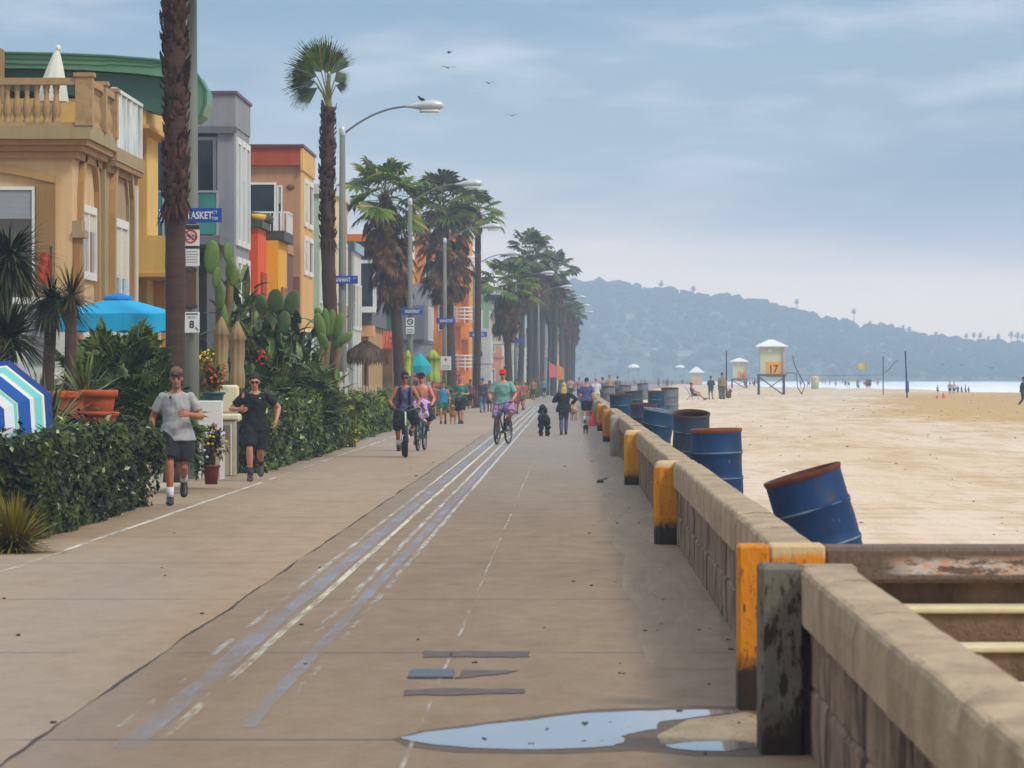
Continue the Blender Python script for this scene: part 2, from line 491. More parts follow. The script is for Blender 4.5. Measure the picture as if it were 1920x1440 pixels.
pb = paint('worn_grey_paint', (160, 161, 166), .60, (3, .3, 1), .22, .30, (19, 60, .16)); pyf = paint('worn_cream_paint', (220, 210, 184), .70, (6, .4, 1), .12, .12, (22, 75, .26)); pwn = paint('worn_white_paint_b', (214, 210, 200), .69, (6, .4, 1), .12, .2, (24, 85, .34))
strip('painted_centre_line', -2.03, -1.905, 18.9, 240, .004, pb, 1.5); strip('painted_centre_line', -1.87, -1.82, 19.4, 330, .0045, pyf, 1.5)
strip('painted_centre_line', -2.13, -2.085, 20, 330, .0045, pwn, 1.5); strip('painted_centre_line', -1.56, -1.475, 20, 240, .004, pb, 1.5)
strip('painted_centre_line', -1.44, -1.395, 22, 330, .0045, pwn, 1.5); strip('painted_centre_line', -1.655, -1.605, 26, 330, .0045, pwn, 1.5)
strip('painted_edge_line', -4.80, -4.735, 16, 260, .004, pe, 2)
strip('scored_pale_line', -.712, -.692, 16, 120, .004, ps, 1.5)
# the long dark seam between the two pours
mb = MB(); vs = []; fs = []; ys = frange(15, 120, .22)
for y in ys:
    x = -2.42 + .03 * noise.noise((0, y * .35, 3)) + .012 * noise.noise((0, y * 2.2, 9))
    w_ = max(.0015, .007 + .016 * noise.noise((4, y * .45, 0)) + .006 * noise.noise((8, y * 2.5, 0))) 
    vs += [(x - w_, y, .003), (x + w_, y, .003)]
for k in range(len(ys) - 1): fs.append((2 * k, 2 * k + 1, 2 * k + 3, 2 * k + 2))
mb.add(vs, fs); o = mb.build('pavement_seam', mat('seam_dark', (58, 46, 40), .95, .2)); o['kind'] = 'structure'

def ground_poly(pts, z): return [(G(x, y).x, G(x, y).y) for x, y in pts]
# dark asphalt patches and one steel cover let into the walk
pm = mat('asphalt_patch', (92, 80, 72), .9, .3, 9, .4)
for k, (a, b, c_, d) in enumerate((((796, 1222), (992, 1222), (990, 1233), (792, 1233)), ((868, 1257), (975, 1258), (945, 1264), (855, 1273)), ((762, 1293), (985, 1292), (984, 1302), (758, 1304)))):
    A = [G(*q) for q in (d, c_, b, a)]
    edge = []
    for i in range(4):
        p, q = A[i], A[(i + 1) % 4]
        for s_ in range(7): 
            r = p.lerp(q, s_ / 7); edge.append((r.x + ry(-.012, .012), r.y + ry(-.05, .05)))
    mb = MB(); mb.sheet(edge, .004); o = mb.build('asphalt_patch', pm); o['kind'] = 'structure'
mb = MB(); q = [G(*p) for p in ((765, 1273), (850, 1273), (852, 1258), (772, 1258))]
zc = .012; mb.add([(p.x, p.y, 0.001) for p in q] + [(p.x, p.y, zc) for p in q], [(4, 5, 6, 7), (0, 1, 5, 4), (1, 2, 6, 5), (2, 3, 7, 6), (3, 0, 4, 7)])
root = mb.build('drain_cover', mat('cover_steel', (84, 88, 92), .5, .2, 8, .2, .6)); tag(root, 'flat grey steel cover let into the promenade between dark asphalt patches', 'drain cover')

# rain water lying in the dip in front of the gap in the wall
m = bpy.data.materials.new('puddle_water'); t = NT(m)
nb = t.noise(t.coord((1, .4, 1)), 14, 2); bw = t.bsdf(lin((150, 146, 142)), .03, 0, t.bump(nb, .012, .01), .5); bw.inputs['IOR'].default_value = 1.9
top = [(752, 1384), (800, 1375), (870, 1366), (940, 1357), (1000, 1352), (1050, 1344), (1110, 1338), (1200, 1335), (1300, 1332), (1372, 1333), (1380, 1338), (1330, 1342), (1290, 1349), (1240, 1354), (1228, 1362), (1234, 1368), (1195, 1374), (1165, 1382), (1172, 1392), (1150, 1400), (1080, 1405), (980, 1407), (880, 1404), (800, 1396), (762, 1390)]
edge = []
for i in range(len(top)):
    a, b = V(top[i]).to_3d(), V(top[(i + 1) % len(top)]).to_3d()
    for s_ in range(4):
        r = a.lerp(b, s_ / 4); edge.append((r.x + ry(-4, 4), r.y + ry(-.5, .5)))
mb = MB(); mb.sheet(list(reversed(ground_poly(edge, 0))), .005); o = mb.build('puddle', m); o['kind'] = 'structure'
mb = MB(); mb.sheet(list(reversed(ground_poly([(1246, 1399), (1300, 1393), (1380, 1391), (1415, 1395), (1418, 1404), (1360, 1410), (1300, 1409), (1262, 1405)], 0))), .005); o = mb.build('puddle', m); o['kind'] = 'structure'
pd = paint('damp_concrete', (96, 80, 64), .62, (2.0, .8, 1), .3, .1)
mb = MB(); mb.sheet(list(reversed(ground_poly([(735, 1386), (790, 1370), (900, 1356), (1040, 1338), (1120, 1330), (1300, 1324), (1428, 1326), (1432, 1420), (1300, 1418), (1190, 1408), (1060, 1414), (860, 1412), (760, 1400)], 0))), .0028); o = mb.build('damp_patch', pd); o['kind'] = 'structure'
# wet sandy rim and drifted sand
m2 = paint('sand_drift', (198, 176, 140), .52, (2.0, .3, 1), .3, .15)
mb = MB(); mb.sheet(list(reversed(ground_poly([(1232, 1380), (1290, 1350), (1400, 1336), (1425, 1345), (1424, 1395), (1330, 1397), (1240, 1396)], 0))), .003); o = mb.build('sand_drift', m2); o['kind'] = 'structure'
strip('sand_drift', .45, 1.02, 24, 240, .003, paint('sand_drift_long', (190, 166, 134), .44, (2.0, .12, 1), .28, .2), 3, .05)
# wet dark pebbles and leaf litter standing in the puddle and on the walk: nobody could count the litter
mb = MB()
for (x, y, s_) in ((905, 1388, 5), (1026, 1369, 4), (1096, 1359, 6), (1078, 1359, 2), (1143, 1356, 3), (1180, 1365, 3), (996, 1396, 4), (1094, 1391, 4), (1105, 1388, 2), (1128, 1390, 3), (1320, 1414, 4), (890, 1243, 4), (1140, 720, 1), (36, 1192, 4), (1130, 902, 4), (1125, 905, 6), (1136, 899, 3), (1110, 865, 2), (780, 893, 2), (1060, 875, 2), (1105, 1000, 2), (1330, 1180, 3), (1310, 1182, 3), (1365, 1200, 3), (1240, 1170, 2), (1290, 1140, 2)):
    g = G(x, y); k = s_ * g.y / F
    for j in range(3):
        mb.ell((g.x + ry(-k, k), g.y + ry(-k, k) * 3, k * .35), k * ry(.5, .9), k * ry(.6, 1.4), k * ry(.4, .7), 6, 4)
for _ in range(80):
    y = 20 + 120 * R.random() ** 1.6; x = ry(-4.6, .95) if R.random() < .4 else ry(.1, 1.0); k = ry(.004, .012)
    mb.ell((x, y, k * .5), k * ry(1, 2), k * ry(1, 3), k * .6, 5, 3)
o = mb.build('ground_litter', mat('litter', (52, 42, 36), .8, .3, 20)); tag(o, 'scattered dark leaf crumbs and pebbles on the promenade', None, None, 'stuff')

# ------------------------------------------------------------ beach
def shore(Y):                                      # X of the beach crest above the water
    pts = [(0, 47), (300, 44), (400, 41.5), (489, 36), (600, 31), (1015, 18), (1900, 8), (2600, 4)]
    for (a, b), (c_, d) in zip(pts, pts[1:]):
        if a <= Y <= c_: return b + (d - b) * (Y - a) / (c_ - a)
    return 4
def sand_z(x, y):
    s_ = shore(y); n = noise.noise((x * .05, y * .018, 2)) * .35 + noise.noise((x * .22, y * .06, 7)) * .12
    near = max(0, min(1, (x - 1.3 - bend(y)) / 5))
    z = .12 + near * n * .6 + near * (.05 * noise.noise((x * .9, y * .3, 1)) + .035 * noise.noise((x * 1.9, y * .7, 4)))
    # a low bank before the crest
    b = math.exp(-((x - (s_ - 8)) / 6.5) ** 2) * math.exp(-((y - 330) / 120) ** 2) * .12
    z += b
    if x > s_: z -= (x - s_) * .13
    return max(z, -3)
m = bpy.data.materials.new('beach_sand'); t = NT(m)
co = t.coord((.12, .02, 1)); n1 = t.noise(co, 2.0, 6, .62)
n2 = t.noise(t.coord((.35, .05, 1)), 3.0, 5, .65); n3 = t.noise(t.coord((1, .16, 1)), 4.5, 5, .7)
sx = t.new('ShaderNodeSeparateXYZ'); t.link(t.coord(), sx.inputs[0])
col = t.mix(t.ramp(n1, .35, .65), lin((226, 206, 186)), lin((216, 194, 164)))
col = t.mix(t.ramp(n2, .46, .70, 0, .75), col, lin((190, 162, 120)))
# damp golden sand on the bank by the water
wj = t.math('MULTIPLY', t.math('ADD', t.math('SUBTRACT', n1, .5), t.math('SUBTRACT', n2, .5)), 13)
w1 = t.ramp(t.math('ADD', sx.outputs[0], wj), 10.2, 14.5)
w2 = t.ramp(t.math('ADD', t.math('SUBTRACT', sx.outputs[0], t.math('MULTIPLY', sx.outputs[1], .072)), t.math('MULTIPLY', wj, .4)), -1.6, 1.4)
w3 = t.math('MULTIPLY', t.ramp(sx.outputs[1], 420, 340), t.ramp(sx.outputs[1], 112, 140))
wet = t.math('MULTIPLY', t.math('MULTIPLY', w1, w2), w3)
col = t.mix(t.math('MULTIPLY', wet, .85), col, lin((194, 158, 106)))
dark = t.math('MULTIPLY', t.ramp(n3, .58, .68), t.math('ADD', t.math('MULTIPLY', wet, .7), .24))
col = t.mix(dark, col, lin((104, 80, 56)))
rk = t.new('ShaderNodeTexWave', wave_type='BANDS', bands_direction='Y'); rk.inputs['Scale'].default_value = .22; rk.inputs['Distortion'].default_value = 14; rk.inputs['Detail'].default_value = 4; rk.inputs['Detail Scale'].default_value = .5
t.link(t.coord((.14, 1, 1)), rk.inputs[0])
col = t.mix(t.math('MULTIPLY', t.ramp(rk.outputs[1], .5, .95, 0, .5), t.ramp(n2, .38, .6)), col, lin((184, 158, 124)))
t.bsdf(col, .95, 0, t.bump(t.math('ADD', n3, t.math('MULTIPLY', n2, .6)), .55, .06), .15)
xs = frange(0, 12, .4) + frange(13, 75, 1.2)
ys = frange(8, 120, 1.5) + frange(123, 420, 4) + frange(430, 2400, 30)
grid(xs, ys, sand_z, 'beach_sand', m, fx=lambda x, y: 1.12 + bend(y) * (1 if x < 5 else max(0, 1 - (x - 5) / 20)) + x)

mb = MB()
for _ in range(520):
    y = 24 + 330 * R.random() ** 1.4; x = 2.2 + R.random() ** .8 * min(60, y * .12 + 4); k = ry(.004, .016) * (1 + y / 160)
    mb.ell((x + bend(y), y, sand_z(x + bend(y), y) + k * .2), k * ry(.8, 2), k * ry(.8, 2.4), k * .5, 5, 3)
o = mb.build('beach_litter', mat('wrack', (128, 102, 74), .95, .4, 8)); tag(o, 'dark crumbs of seaweed and litter strewn over the sand', None, None, 'stuff')
m = bpy.data.materials.new('sea_water'); t = NT(m)
n1 = t.noise(t.coord((.010, .0035, 1)), 5, 5, .6); n2 = t.noise(t.coord((.08, .02, 1)), 3, 4)
sx = t.new('ShaderNodeSeparateXYZ'); t.link(t.coord(), sx.inputs[0])
surf = t.ramp(sx.outputs[1], 1300, 2400, .34, -.10)
foam = t.ramp(t.math('ADD', n1, surf), .55, .70)
col = t.mix(foam, lin((136, 144, 148)), lin((240, 238, 236)))
t.bsdf(col, t.ramp(foam, 0, 1, .25, .9), 0, t.bump(n2, .3, .4), .5)
mb = MB(); mb.add([(-300, 250, -.75), (1000, 250, -.75), (1000, 2780, -.75), (-300, 2780, -.75)], [(0, 1, 2, 3)]); o = mb.build('sea', m); o['kind'] = 'structure'
# breaking rollers
mb = MB()
for _ in range(46):
    y = 520 + 900 * R.random() ** 1.3; x0 = shore(y) + 12 + ry(0, 60); L = ry(14, 60); h = ry(.25, .75)
    pts = []
    N = 9
    vs = []; fs = []
    for i in range(N + 1):
        u = i / N; e = math.sin(math.pi * u) ** .6
        vs += [(x0 + L * u, y - 2.5 + ry(-.6, .6), -.74), (x0 + L * u, y - .4 + ry(-.4, .4), -.75 + h * e * ry(.8, 1.1)), (x0 + L * u, y + 3, -.74)]
    for i in range(N):
        a = 3 * i; fs += [(a, a + 3, a + 4, a + 1), (a + 1, a + 4, a + 5, a + 2)]
    mb.add(vs, fs)
o = mb.build('surf', mat('foam', (250, 250, 250), .9, .1, .3), smooth=True); tag(o, 'white breaking surf rolling towards the beach', None, None, 'stuff')

# ------------------------------------------------------------ far hill
HY = 2500.0
prof = [(300, 560), (700, 535), (960, 527), (1068, 528), (1100, 528), (1150, 537), (1200, 543), (1250, 547), (1300, 556), (1350, 558), (1400, 560), (1430, 568), (1460, 580), (1500, 588), (1560, 598), (1620, 610), (1680, 620), (1720, 630), (1760, 633), (1800, 640), (1860, 646), (1920, 648), (2100, 655), (2700, 672)]
def hill_top(px):
    for (a, b), (c_, d) in zip(prof, prof[1:]):
        if a <= px <= c_: return b + (d - b) * (px - a) / (c_ - a) + 15
    return 700
def hill_z(px, v):                                 # v 0 shore .. 1 ridge .. 1.6 behind
    top = HC + (VY - hill_top(px)) * HY / F
    u = min(v, 1.0)
    s_ = u ** .85 if u < 1 else 1
    z = -.85 + (top + .85) * s_
    z += (noise.noise((px * .011, v * 3, 5)) * 4.0 + noise.noise((px * .03, v * 7, 1)) * 1.6) * math.sin(math.pi * min(1, u * .96 + .02)) * min(1, top / 30)
    if v > 1: z -= (v - 1) * 30
    return z
def hill_pt(px, v):
    Y = HY - 420 + 420 * v
    return V(((px - VX) * HY / F * (1 if True else 1), Y, hill_z(px, v)))
m = mat('hill_scrub', (84, 92, 62), .95, .35, .05, .3, dirt=(120, 110, 84), dirt_amt=.6)
pxs = list(range(300, 2701, 14)); vsn = [i / 16 for i in range(0, 25)]
mb = MB(); vs = [hill_pt(px, v) for v in vsn for px in pxs]; n = len(pxs)
mb.add(vs, [(j * n + i, j * n + i + 1, (j + 1) * n + i + 1, (j + 1) * n + i) for j in range(len(vsn) - 1) for i in range(n - 1)])
o = mb.build('hill', m, smooth=True); o['kind'] = 'structure'
# the wood that covers it: far-off crowns that read as one mass
mb = MB()
def crown_lump(c, r, h):
    for _ in range(R.choice((2, 3, 3, 4))):
        rr = r * ry(.5, .85); o0 = len(mb.v)
        mb.ell((c.x + ry(-r, r) * .7, c.y + ry(-r, r) * .7, c.z + h * ry(.35, .8)), rr, rr, rr * ry(.6, 1.0), 6, 4)
        for i in range(o0, len(mb.v)):
            x, y, z = mb.v[i]; mb.v[i] = (x + ry(-.25, .25) * rr, y + ry(-.25, .25) * rr, z + ry(-.25, .25) * rr)
for _ in range(2600):
    px = R.uniform(1000, 2250); v = R.random() ** .8
    c = hill_pt(px, v); r = ry(.9, 2.2) if R.random() < .8 else ry(2.2, 4)
    crown_lump(c, r, r * 1.3)
for _ in range(520):
    px = R.uniform(1060, 2150); c = hill_pt(px, ry(.96, 1.02)); r = ry(1.2, 4.4) if R.random() < .7 else ry(3.5, 5.2); crown_lump(c, r, r * ry(1.0, 1.6))
for _ in range(500):                               # dark wood along the foot
    px = R.uniform(1480, 2200); c = hill_pt(px, ry(.02, .4)); r = ry(1.4, 3.0); crown_lump(c, r, r * ry(1.2, 1.8))
o = mb.build('hillside_wood', leaf_mat('far_wood', (26, 38, 22), (84, 94, 58), .9)); tag(o, 'hazy far-off wood covering the coastal hill', None, None, 'stuff')

# palms that stand out on the skyline
HP = []
def hill_palms():
    tm = mat('far_trunk', (90, 80, 70), .9); lm = leaf_mat('far_palm', (46, 58, 38), (72, 84, 54), .8)
    o0 = None
    for px, py in ((1494, 565), (1601, 583), (1632, 606), (1693, 614), (1705, 617), (1755, 626), (1812, 629), (1826, 627), (1838, 628), (1853, 636), (1872, 630), (1896, 626), (1908, 628), (1917, 630), (1240, 531), (1300, 540)):
        c = P(px, py, HY); b = hill_pt(px, 1.0); b.z -= .5; H = max(3.0, c.z - b.z)
        if o0 is None:
            o0 = thing('palm_tree', 'tiny hazy palm standing out on the far hill skyline', 'palm tree', (b.x, b.y, b.z), 0, 'palms on the far hill skyline')
            m1 = MB(); m1.tube([(0, 0, 0), (.1, 0, 3.5), (0, 0, 7)], [.34, .28, .26], 6); m1.build('trunk', tm, o0, world=False)
            m2 = MB()
            for i in range(34):
                a = R.random() * 6.283; e = ry(-.7, 1.4); m2.blade((0, 0, 7), (math.cos(a) * math.cos(e), math.sin(a) * math.cos(e), math.sin(e)), ry(2.2, 3.4), .7, .9, 3)
            m2.build('crown', lm, o0, world=False); o = o0
        else: o = copy_tree(o0); o.location = b
        k_ = R.uniform(.7, 1.0); o.scale = (k_, k_, k_); o.location = (c.x, b.y, c.z - 7.2 * k_)
hill_palms()

def hill_houses():
    wm = [mat('far_wall_%d' % i, c, .9) for i, c in enumerate(((226, 222, 214), (206, 192, 172), (190, 180, 172)))]; rm = mat('far_roof', (128, 96, 82), .9); first = []
    for k in range(44):
        px = R.uniform(1080, 1900); c = hill_pt(px, ry(.15, .9)); c.z += .4
        if k < 3:
            o = thing('house', 'tiny pale house half buried in trees on the hazy far hillside', 'house', c, 0, 'houses on the far hillside')
            mb = MB(); mb.box(-2.4, 2.4, -1.5, 1.5, -1, 2.2); mb.build('wall', wm[k], o, world=False); mb = MB(); mb.prism_y([(-2.7, 2.203), (2.7, 2.203), (0, 3.3)], -1.7, 1.7); mb.build('roof', rm, o, world=False); first.append(o)
        else: o = copy_tree(first[k % 3])
        o.location = c; q = ry(.5, 1.1); o.scale = (q * ry(.8, 1.6), q, q); o.rotation_euler = (0, 0, ry(-.3, .3))
hill_houses()
# ------------------------------------------------------------ the sea air: one even pale volume
m = bpy.data.materials.new('haze'); m.use_nodes = True; nt = m.node_tree; nt.nodes.clear()
vo = nt.nodes.new('ShaderNodeVolumePrincipled'); vo.inputs['Color'].default_value = (.70, .87, 1.0, 1); vo.inputs['Density'].default_value = .00062
oo = nt.nodes.new('ShaderNodeOutputMaterial'); nt.links.new(vo.outputs[0], oo.inputs['Volume'])
mb = MB(); mb.box(-720, 1050, -60, 2800, -5, 78); hz = mb.build('haze', m); hz['kind'] = 'stuff'; hz['label'] = 'pale blue sea haze lying over the whole beach'
# ================================================================= sea wall, beach steps, drums
def rough_mat(name, rgb, stain, vert=True, amt=.8, lo=.46):
    m = bpy.data.materials.new(name); t = NT(m); _M[name] = m
    a = t.noise(t.coord((1.6, .9, .5)), 2.4, 6, .65); b = t.noise(t.coord((1, 1, 1)), 26, 4, .7); c = t.noise(t.coord((.8, .55, 1)), 3, 3)
    l = lin(rgb)
    col = t.mix(t.ramp(c, .3, .7), [x * .8 for x in l], [min(1, x * 1.15) for x in l])
    col = t.mix(t.ramp(a, lo, lo + .16, 0, amt), col, lin(stain))
    col = t.mix(t.ramp(b, .5, .72, 0, .45), col, [x * .45 for x in l])
    t.bsdf(col, .92, 0, t.bump(t.math('ADD', b, t.math('MULTIPLY', a, 1.5)), .7, .03), .2); return m
cap_m = rough_mat('wall_cap_concrete', (186, 164, 136), (134, 112, 90), amt=.5)
face_m = rough_mat('wall_face_concrete', (150, 128, 108), (58, 42, 34), amt=.95, lo=.46)
post_m = rough_mat('post_concrete', (176, 162, 146), (120, 104, 90), amt=.6)
def peel_mat(name, rgb, under, keep, dark_foot=.22, bare=None):
    """thick kerb paint that flakes and turns black at the foot"""
    m = bpy.data.materials.new(name); t = NT(m); _M[name] = m
    sx = t.new('ShaderNodeSeparateXYZ'); t.link(t.coord(), sx.inputs[0])
    n = t.noise(t.coord((1, 1, .6)), 9, 6, .7); n2 = t.noise(t.coord((1, 1, .3)), 30, 4, .7)
    l = lin(rgb)
    pc = t.mix(t.ramp(n, .3, .75), l, [l[0] * .85, l[1] * .62, l[2] * .6])
    f = t.ramp(t.math('ADD', n2, t.math('MULTIPLY', n, .5)), keep, keep + .06)
    col = t.mix(f, pc, lin(under))
    foot = t.ramp(t.math('ADD', sx.outputs[2], t.math('MULTIPLY', t.math('SUBTRACT', n, .5), .35)), dark_foot + .04, dark_foot - .05)
    col = t.mix(foot, col, lin((48, 36, 30)))
    if bare: col = t.mix(t.ramp(t.math('ADD', sx.outputs[2], t.math('MULTIPLY', t.math('SUBTRACT', n, .5), .10)), .75, .785, 0, .85), col, lin(bare))
    t.bsdf(col, .7, 0, t.bump(n2, .8, .015), .25); return m
yel_m = peel_mat('yellow_kerb_paint', (216, 148, 22), (140, 80, 40), .84, .22, (206, 186, 146))
yel2_m = peel_mat('yellow_worn_paint', (212, 142, 22), (84, 50, 30), .83, .24)
dark_m = peel_mat('grey_green_worn_paint', (116, 116, 100), (62, 46, 34), .74, .16)

def wall_run(name, label, y0, y1, blk=2.35):
    root = thing(name, label, 'wall', (1.03 + bend(y0), y0, 0))
    body = MB(); y = y0; cap = MB()
    ys = frange(y0, min(y1, 110), .06 if y1 - y0 < 20 else .1) + ([] if y1 < 110 else frange(111, y1, 1.0))
    # lower wall: one long rough slab with shallow hollows between courses
    vs = []; fs = []; zs = [-.1, .02, .14, .27, .29, .31, .42, .53, .56, .57]
    for yy in ys:
        for z in zs:
            d = .008 * noise.noise((yy * 1.3, z * 5, 3)) + .007 * noise.noise((yy * 5, z * 9, 8))
            if .28 < z < .30: d += .016
            if (yy * 1.0 + (.21 if z < .28 else 0)) % .42 < .05 and z < .565: d += .018
            vs.append((1.05 + bend(yy) + d, yy, z))
        vs.append((1.23 + bend(yy), yy, .57)); vs.append((1.23 + bend(yy), yy, -.1))
    n = len(zs) + 2
    for k in range(len(ys) - 1):
        for i in range(n):
            j = (i + 1) % n; fs.append((k * n + i, (k + 1) * n + i, (k + 1) * n + j, k * n + j))
    fs.append(tuple(range(n))); fs.append(tuple((len(ys) - 1) * n + i for i in range(n - 1, -1, -1)))
    body.add(vs, fs)
    body.build('wall_body', face_m, root)
    while y < y1 - .2:
        L = min(blk * ry(.95, 1.05), y1 - y); b = bend(y + L / 2); j = ry(-.006, .006); jz = ry(-.008, .008)
        yy = frange(y + .006, y + L - .006, .11 if y < 60 else .6); x0_, x1_, z0_, z1_ = 1.012 + j, 1.255 + j, .572, .812 + jz; pr = [(x0_, z0_), (x0_ - .004, z1_ - .10), (x0_, z1_ - .022), (x0_ + .010, z1_ - .007), (x0_ + .026, z1_), (x0_ + .12, z1_ + .003), (x1_ - .024, z1_), (x1_, z1_ - .02), (x1_, z0_)]; vs = []; fs = []; n_ = len(pr)
        for k_, q in enumerate(yy):
            chip = max(0, noise.noise((q * 1.7, 3, y)) - .42) * .10 + (.010 if k_ in (0, len(yy) - 1) else 0)
            for i_, (x, z) in enumerate(pr):
                e_ = 1 if i_ in (2, 3, 4) else 0
                vs.append((x + bend(q) + noise.noise((q * 3.1, i_ * 2.3, y)) * .005 + e_ * chip, q, z + noise.noise((q * 2.7, i_ * 1.9, y + 9)) * .0045 - e_ * chip))
        for k_ in range(len(yy) - 1):
            for i_ in range(n_):
                j_ = (i_ + 1) % n_; fs.append((k_ * n_ + i_, (k_ + 1) * n_ + i_, (k_ + 1) * n_ + j_, k_ * n_ + j_))
        fs += [tuple(range(n_)), tuple((len(yy) - 1) * n_ + i_ for i_ in range(n_ - 1, -1, -1))]
        cap.add(vs, fs)
        y += L
    cap.build('coping', cap_m, root)
    return root
far_wall = wall_run('seawall', 'long low concrete seawall running away beside the promenade with yellow painted posts', 21.35, 320)
near_wall = wall_run('seawall', 'short stretch of low concrete seawall ending in a stained dark post at the gap', 8.0, 18.78)

def wall_post(root, Y, m, w=.2, h=.80, d=.42, cap=None, round_top=True, x0=.83):
    b = bend(Y); mb = MB(); prof = []
    x0 += b; x1 = x0 + w
    # rounded nose towards the walk, seen from above
    pl = [(x1 + .06, Y), (x0 + .05, Y), (x0 + .012, Y + .03), (x0, Y + .09), (x0, Y + d - .09), (x0 + .012, Y + d - .03), (x0 + .05, Y + d), (x1 + .06, Y + d)]
    zs = [(-.05, 0), (h * .3, .0), (h * .6, -.006), (h - .07, 0), (h - .025, .018), (h, .05)] if round_top else [(-.05, 0), (h * .4, .003), (h * .8, -.003), (h - .012, 0), (h, .014)]
    cx, cy = x1, Y + d / 2; vs = []; fs = []
    for z, ins in zs:
        for (x, y) in pl:
            vs.append((x + (ins if x < cx else 0), y + (ins if y < cy else -ins), z))
    n = len(pl)
    for k in range(len(zs) - 1):
        for i in range(n):
            j = (i + 1) % n; fs.append((k * n + i, k * n + n + i, k * n + n + j, k * n + j))
    fs.append(tuple(range((len(zs) - 1) * n, len(zs) * n))[::-1]); mb.add(vs, fs)
    return mb.build('post', m, root)
ypost = wall_post(far_wall, 41.7, yel_m, .19, .82); ypost['label'] = 'yellow painted post with pale bare top and black foot'
wall_post(far_wall, 64.6, peel_mat('yellow_post_paint_b', (220, 160, 30), (160, 110, 50), .88, .18, (210, 190, 150)), .19, .83)
p_ = wall_post(far_wall, 87.5, post_m, .22, .86); p_['label'] = 'bare pale concrete post'
wall_post(far_wall, 107, peel_mat('yellow_post_paint_c', (206, 138, 40), (150, 120, 90), .80, .15), .19, .82)
for Y in (128, 150, 172, 195): wall_post(far_wall, Y, yel_m if Y in (128, 172) else post_m, .2, .82)
# the painted end of the far run: tall strip and bar
mb = MB(); mb.bbox(.832, .985, 21.02, 21.36, -.03, .815, .012); o = mb.build('post', yel2_m, far_wall); o['label'] = 'worn yellow end post'
mb = MB(); mb.bbox(.986, 1.262, 21.05, 21.36, .69, .817, .012); o = mb.build('painted_end', yel_m, far_wall)
mb = MB(); mb.bbox(.987, 1.25, 21.12, 21.36, -.03, .688, .01); o = mb.build('wall_end', face_m, far_wall)
# the stained dark post that ends the near run
mb = MB(); mb.bbox(.832, 1.02, 18.55, 18.98, -.03, .822, .014); o = mb.build('post', dark_m, near_wall); o['label'] = 'dark stained post'
mb = MB(); mb.bbox(1.021, 1.262, 18.70, 18.95, -.03, .817, .012); o = mb.build('wall_end', cap_m, near_wall)

# beach steps behind the gap
steps = thing('beach_steps', 'concrete steps behind the gap in the seawall under a graffiti marked beam', 'steps', (1.3, 20, 0))
gm = bpy.data.materials.new('graffiti_concrete'); t = NT(gm)
n = t.noise(t.coord((2.2, 1, 7)), 3.2, 5, .7); n2 = t.noise(t.coord((1, 1, 1)), 40, 4, .7); n3 = t.noise(t.coord((3, 1, 5)), 3, 3)
sx = t.new('ShaderNodeSeparateXYZ'); t.link(t.coord(), sx.inputs[0])
col = t.mix(t.ramp(n2, .4, .7), lin((112, 92, 78)), lin((82, 66, 54)))
band = t.math('MULTIPLY', t.ramp(sx.outputs[2], .655, .67), t.ramp(sx.outputs[2], .76, .72))
band = t.math('MULTIPLY', band, t.ramp(sx.outputs[0], .25, .4))
flake = t.math('MULTIPLY', t.ramp(n, .44, .52), band)
col = t.mix(flake, col, t.mix(t.ramp(n3, .45, .6), lin((196, 186, 174)), lin((206, 160, 130))))
t.bsdf(col, .9, 0, t.bump(n2, .5, .01))
step_m = rough_mat('step_concrete', (128, 104, 84), (70, 52, 42), amt=.7)
nose_m = mat('step_nosing', (214, 198, 160), .85, .12, 6, .3)
mb = MB(); mb.bbox(1.264, 7.5, 21.2, 21.62, .62, .80, .02); mb.build('beam', gm, steps)
mb = MB(); mb.box(1.264, 7.5, 21.30, 21.6, -.3, .617); mb.build('back_wall', step_m, steps)
zc = [.515, .345, .175, .0]; y = 21.29
for k, z in enumerate(zc):
    mb = MB(); mb.box(1.27, 7.5, y - .34, y - .003, -.3, z - .032); mb.build('riser', step_m, steps)
    mb = MB(); mb.bbox(1.268, 7.5, y - .365, y - .005, z - .03, z, .008); mb.build('tread', nose_m, steps)
    y -= .345

# ------------------------------------------------------------ oil-drum bins in the sand
def drum_mat(name, rgb, top=.7):
    m = bpy.data.materials.new(name); t = NT(m)
    n = t.noise(t.coord((1, 1, .5)), 5, 5, .65); n2 = t.noise(t.coord((1, 1, .35)), 16, 5, .7)
    l = lin(rgb); col = t.mix(t.ramp(n, .3, .7), [x * .75 for x in l], [x * 1.25 for x in l])
    col = t.mix(t.ramp(n2, .60, .68, 0, .85), col, lin((74, 44, 34)))
    col = t.mix(t.ramp(n2, .36, .28, 0, .6), col, lin((120, 136, 150)))
    t.bsdf(col, t.ramp(n, .3, .7, .45, .7), .0, t.bump(n2, .2, .01), .25); return m
blue_d = drum_mat('drum_blue_paint', (14, 50, 80)); slate_d = drum_mat('drum_slate_paint', (36, 54, 72)); deep_d = drum_mat('drum_deep_blue_paint', (0, 48, 86))
gry_d = drum_mat('drum_grey_paint', (104, 110, 112)); pur_d = drum_mat('drum_violet_paint', (48, 48, 72))
rust = mat('drum_rust', (92, 46, 30), .9, .35, 9, .5); rust2 = mat('drum_rust_dark', (74, 50, 38), .9, .35, 9, .5); hoop_m = mat('drum_hoop_worn', (98, 116, 130), .55, .5, 7, .2); ins_m = mat('drum_inside', (50, 32, 26), .95, .3, 6)
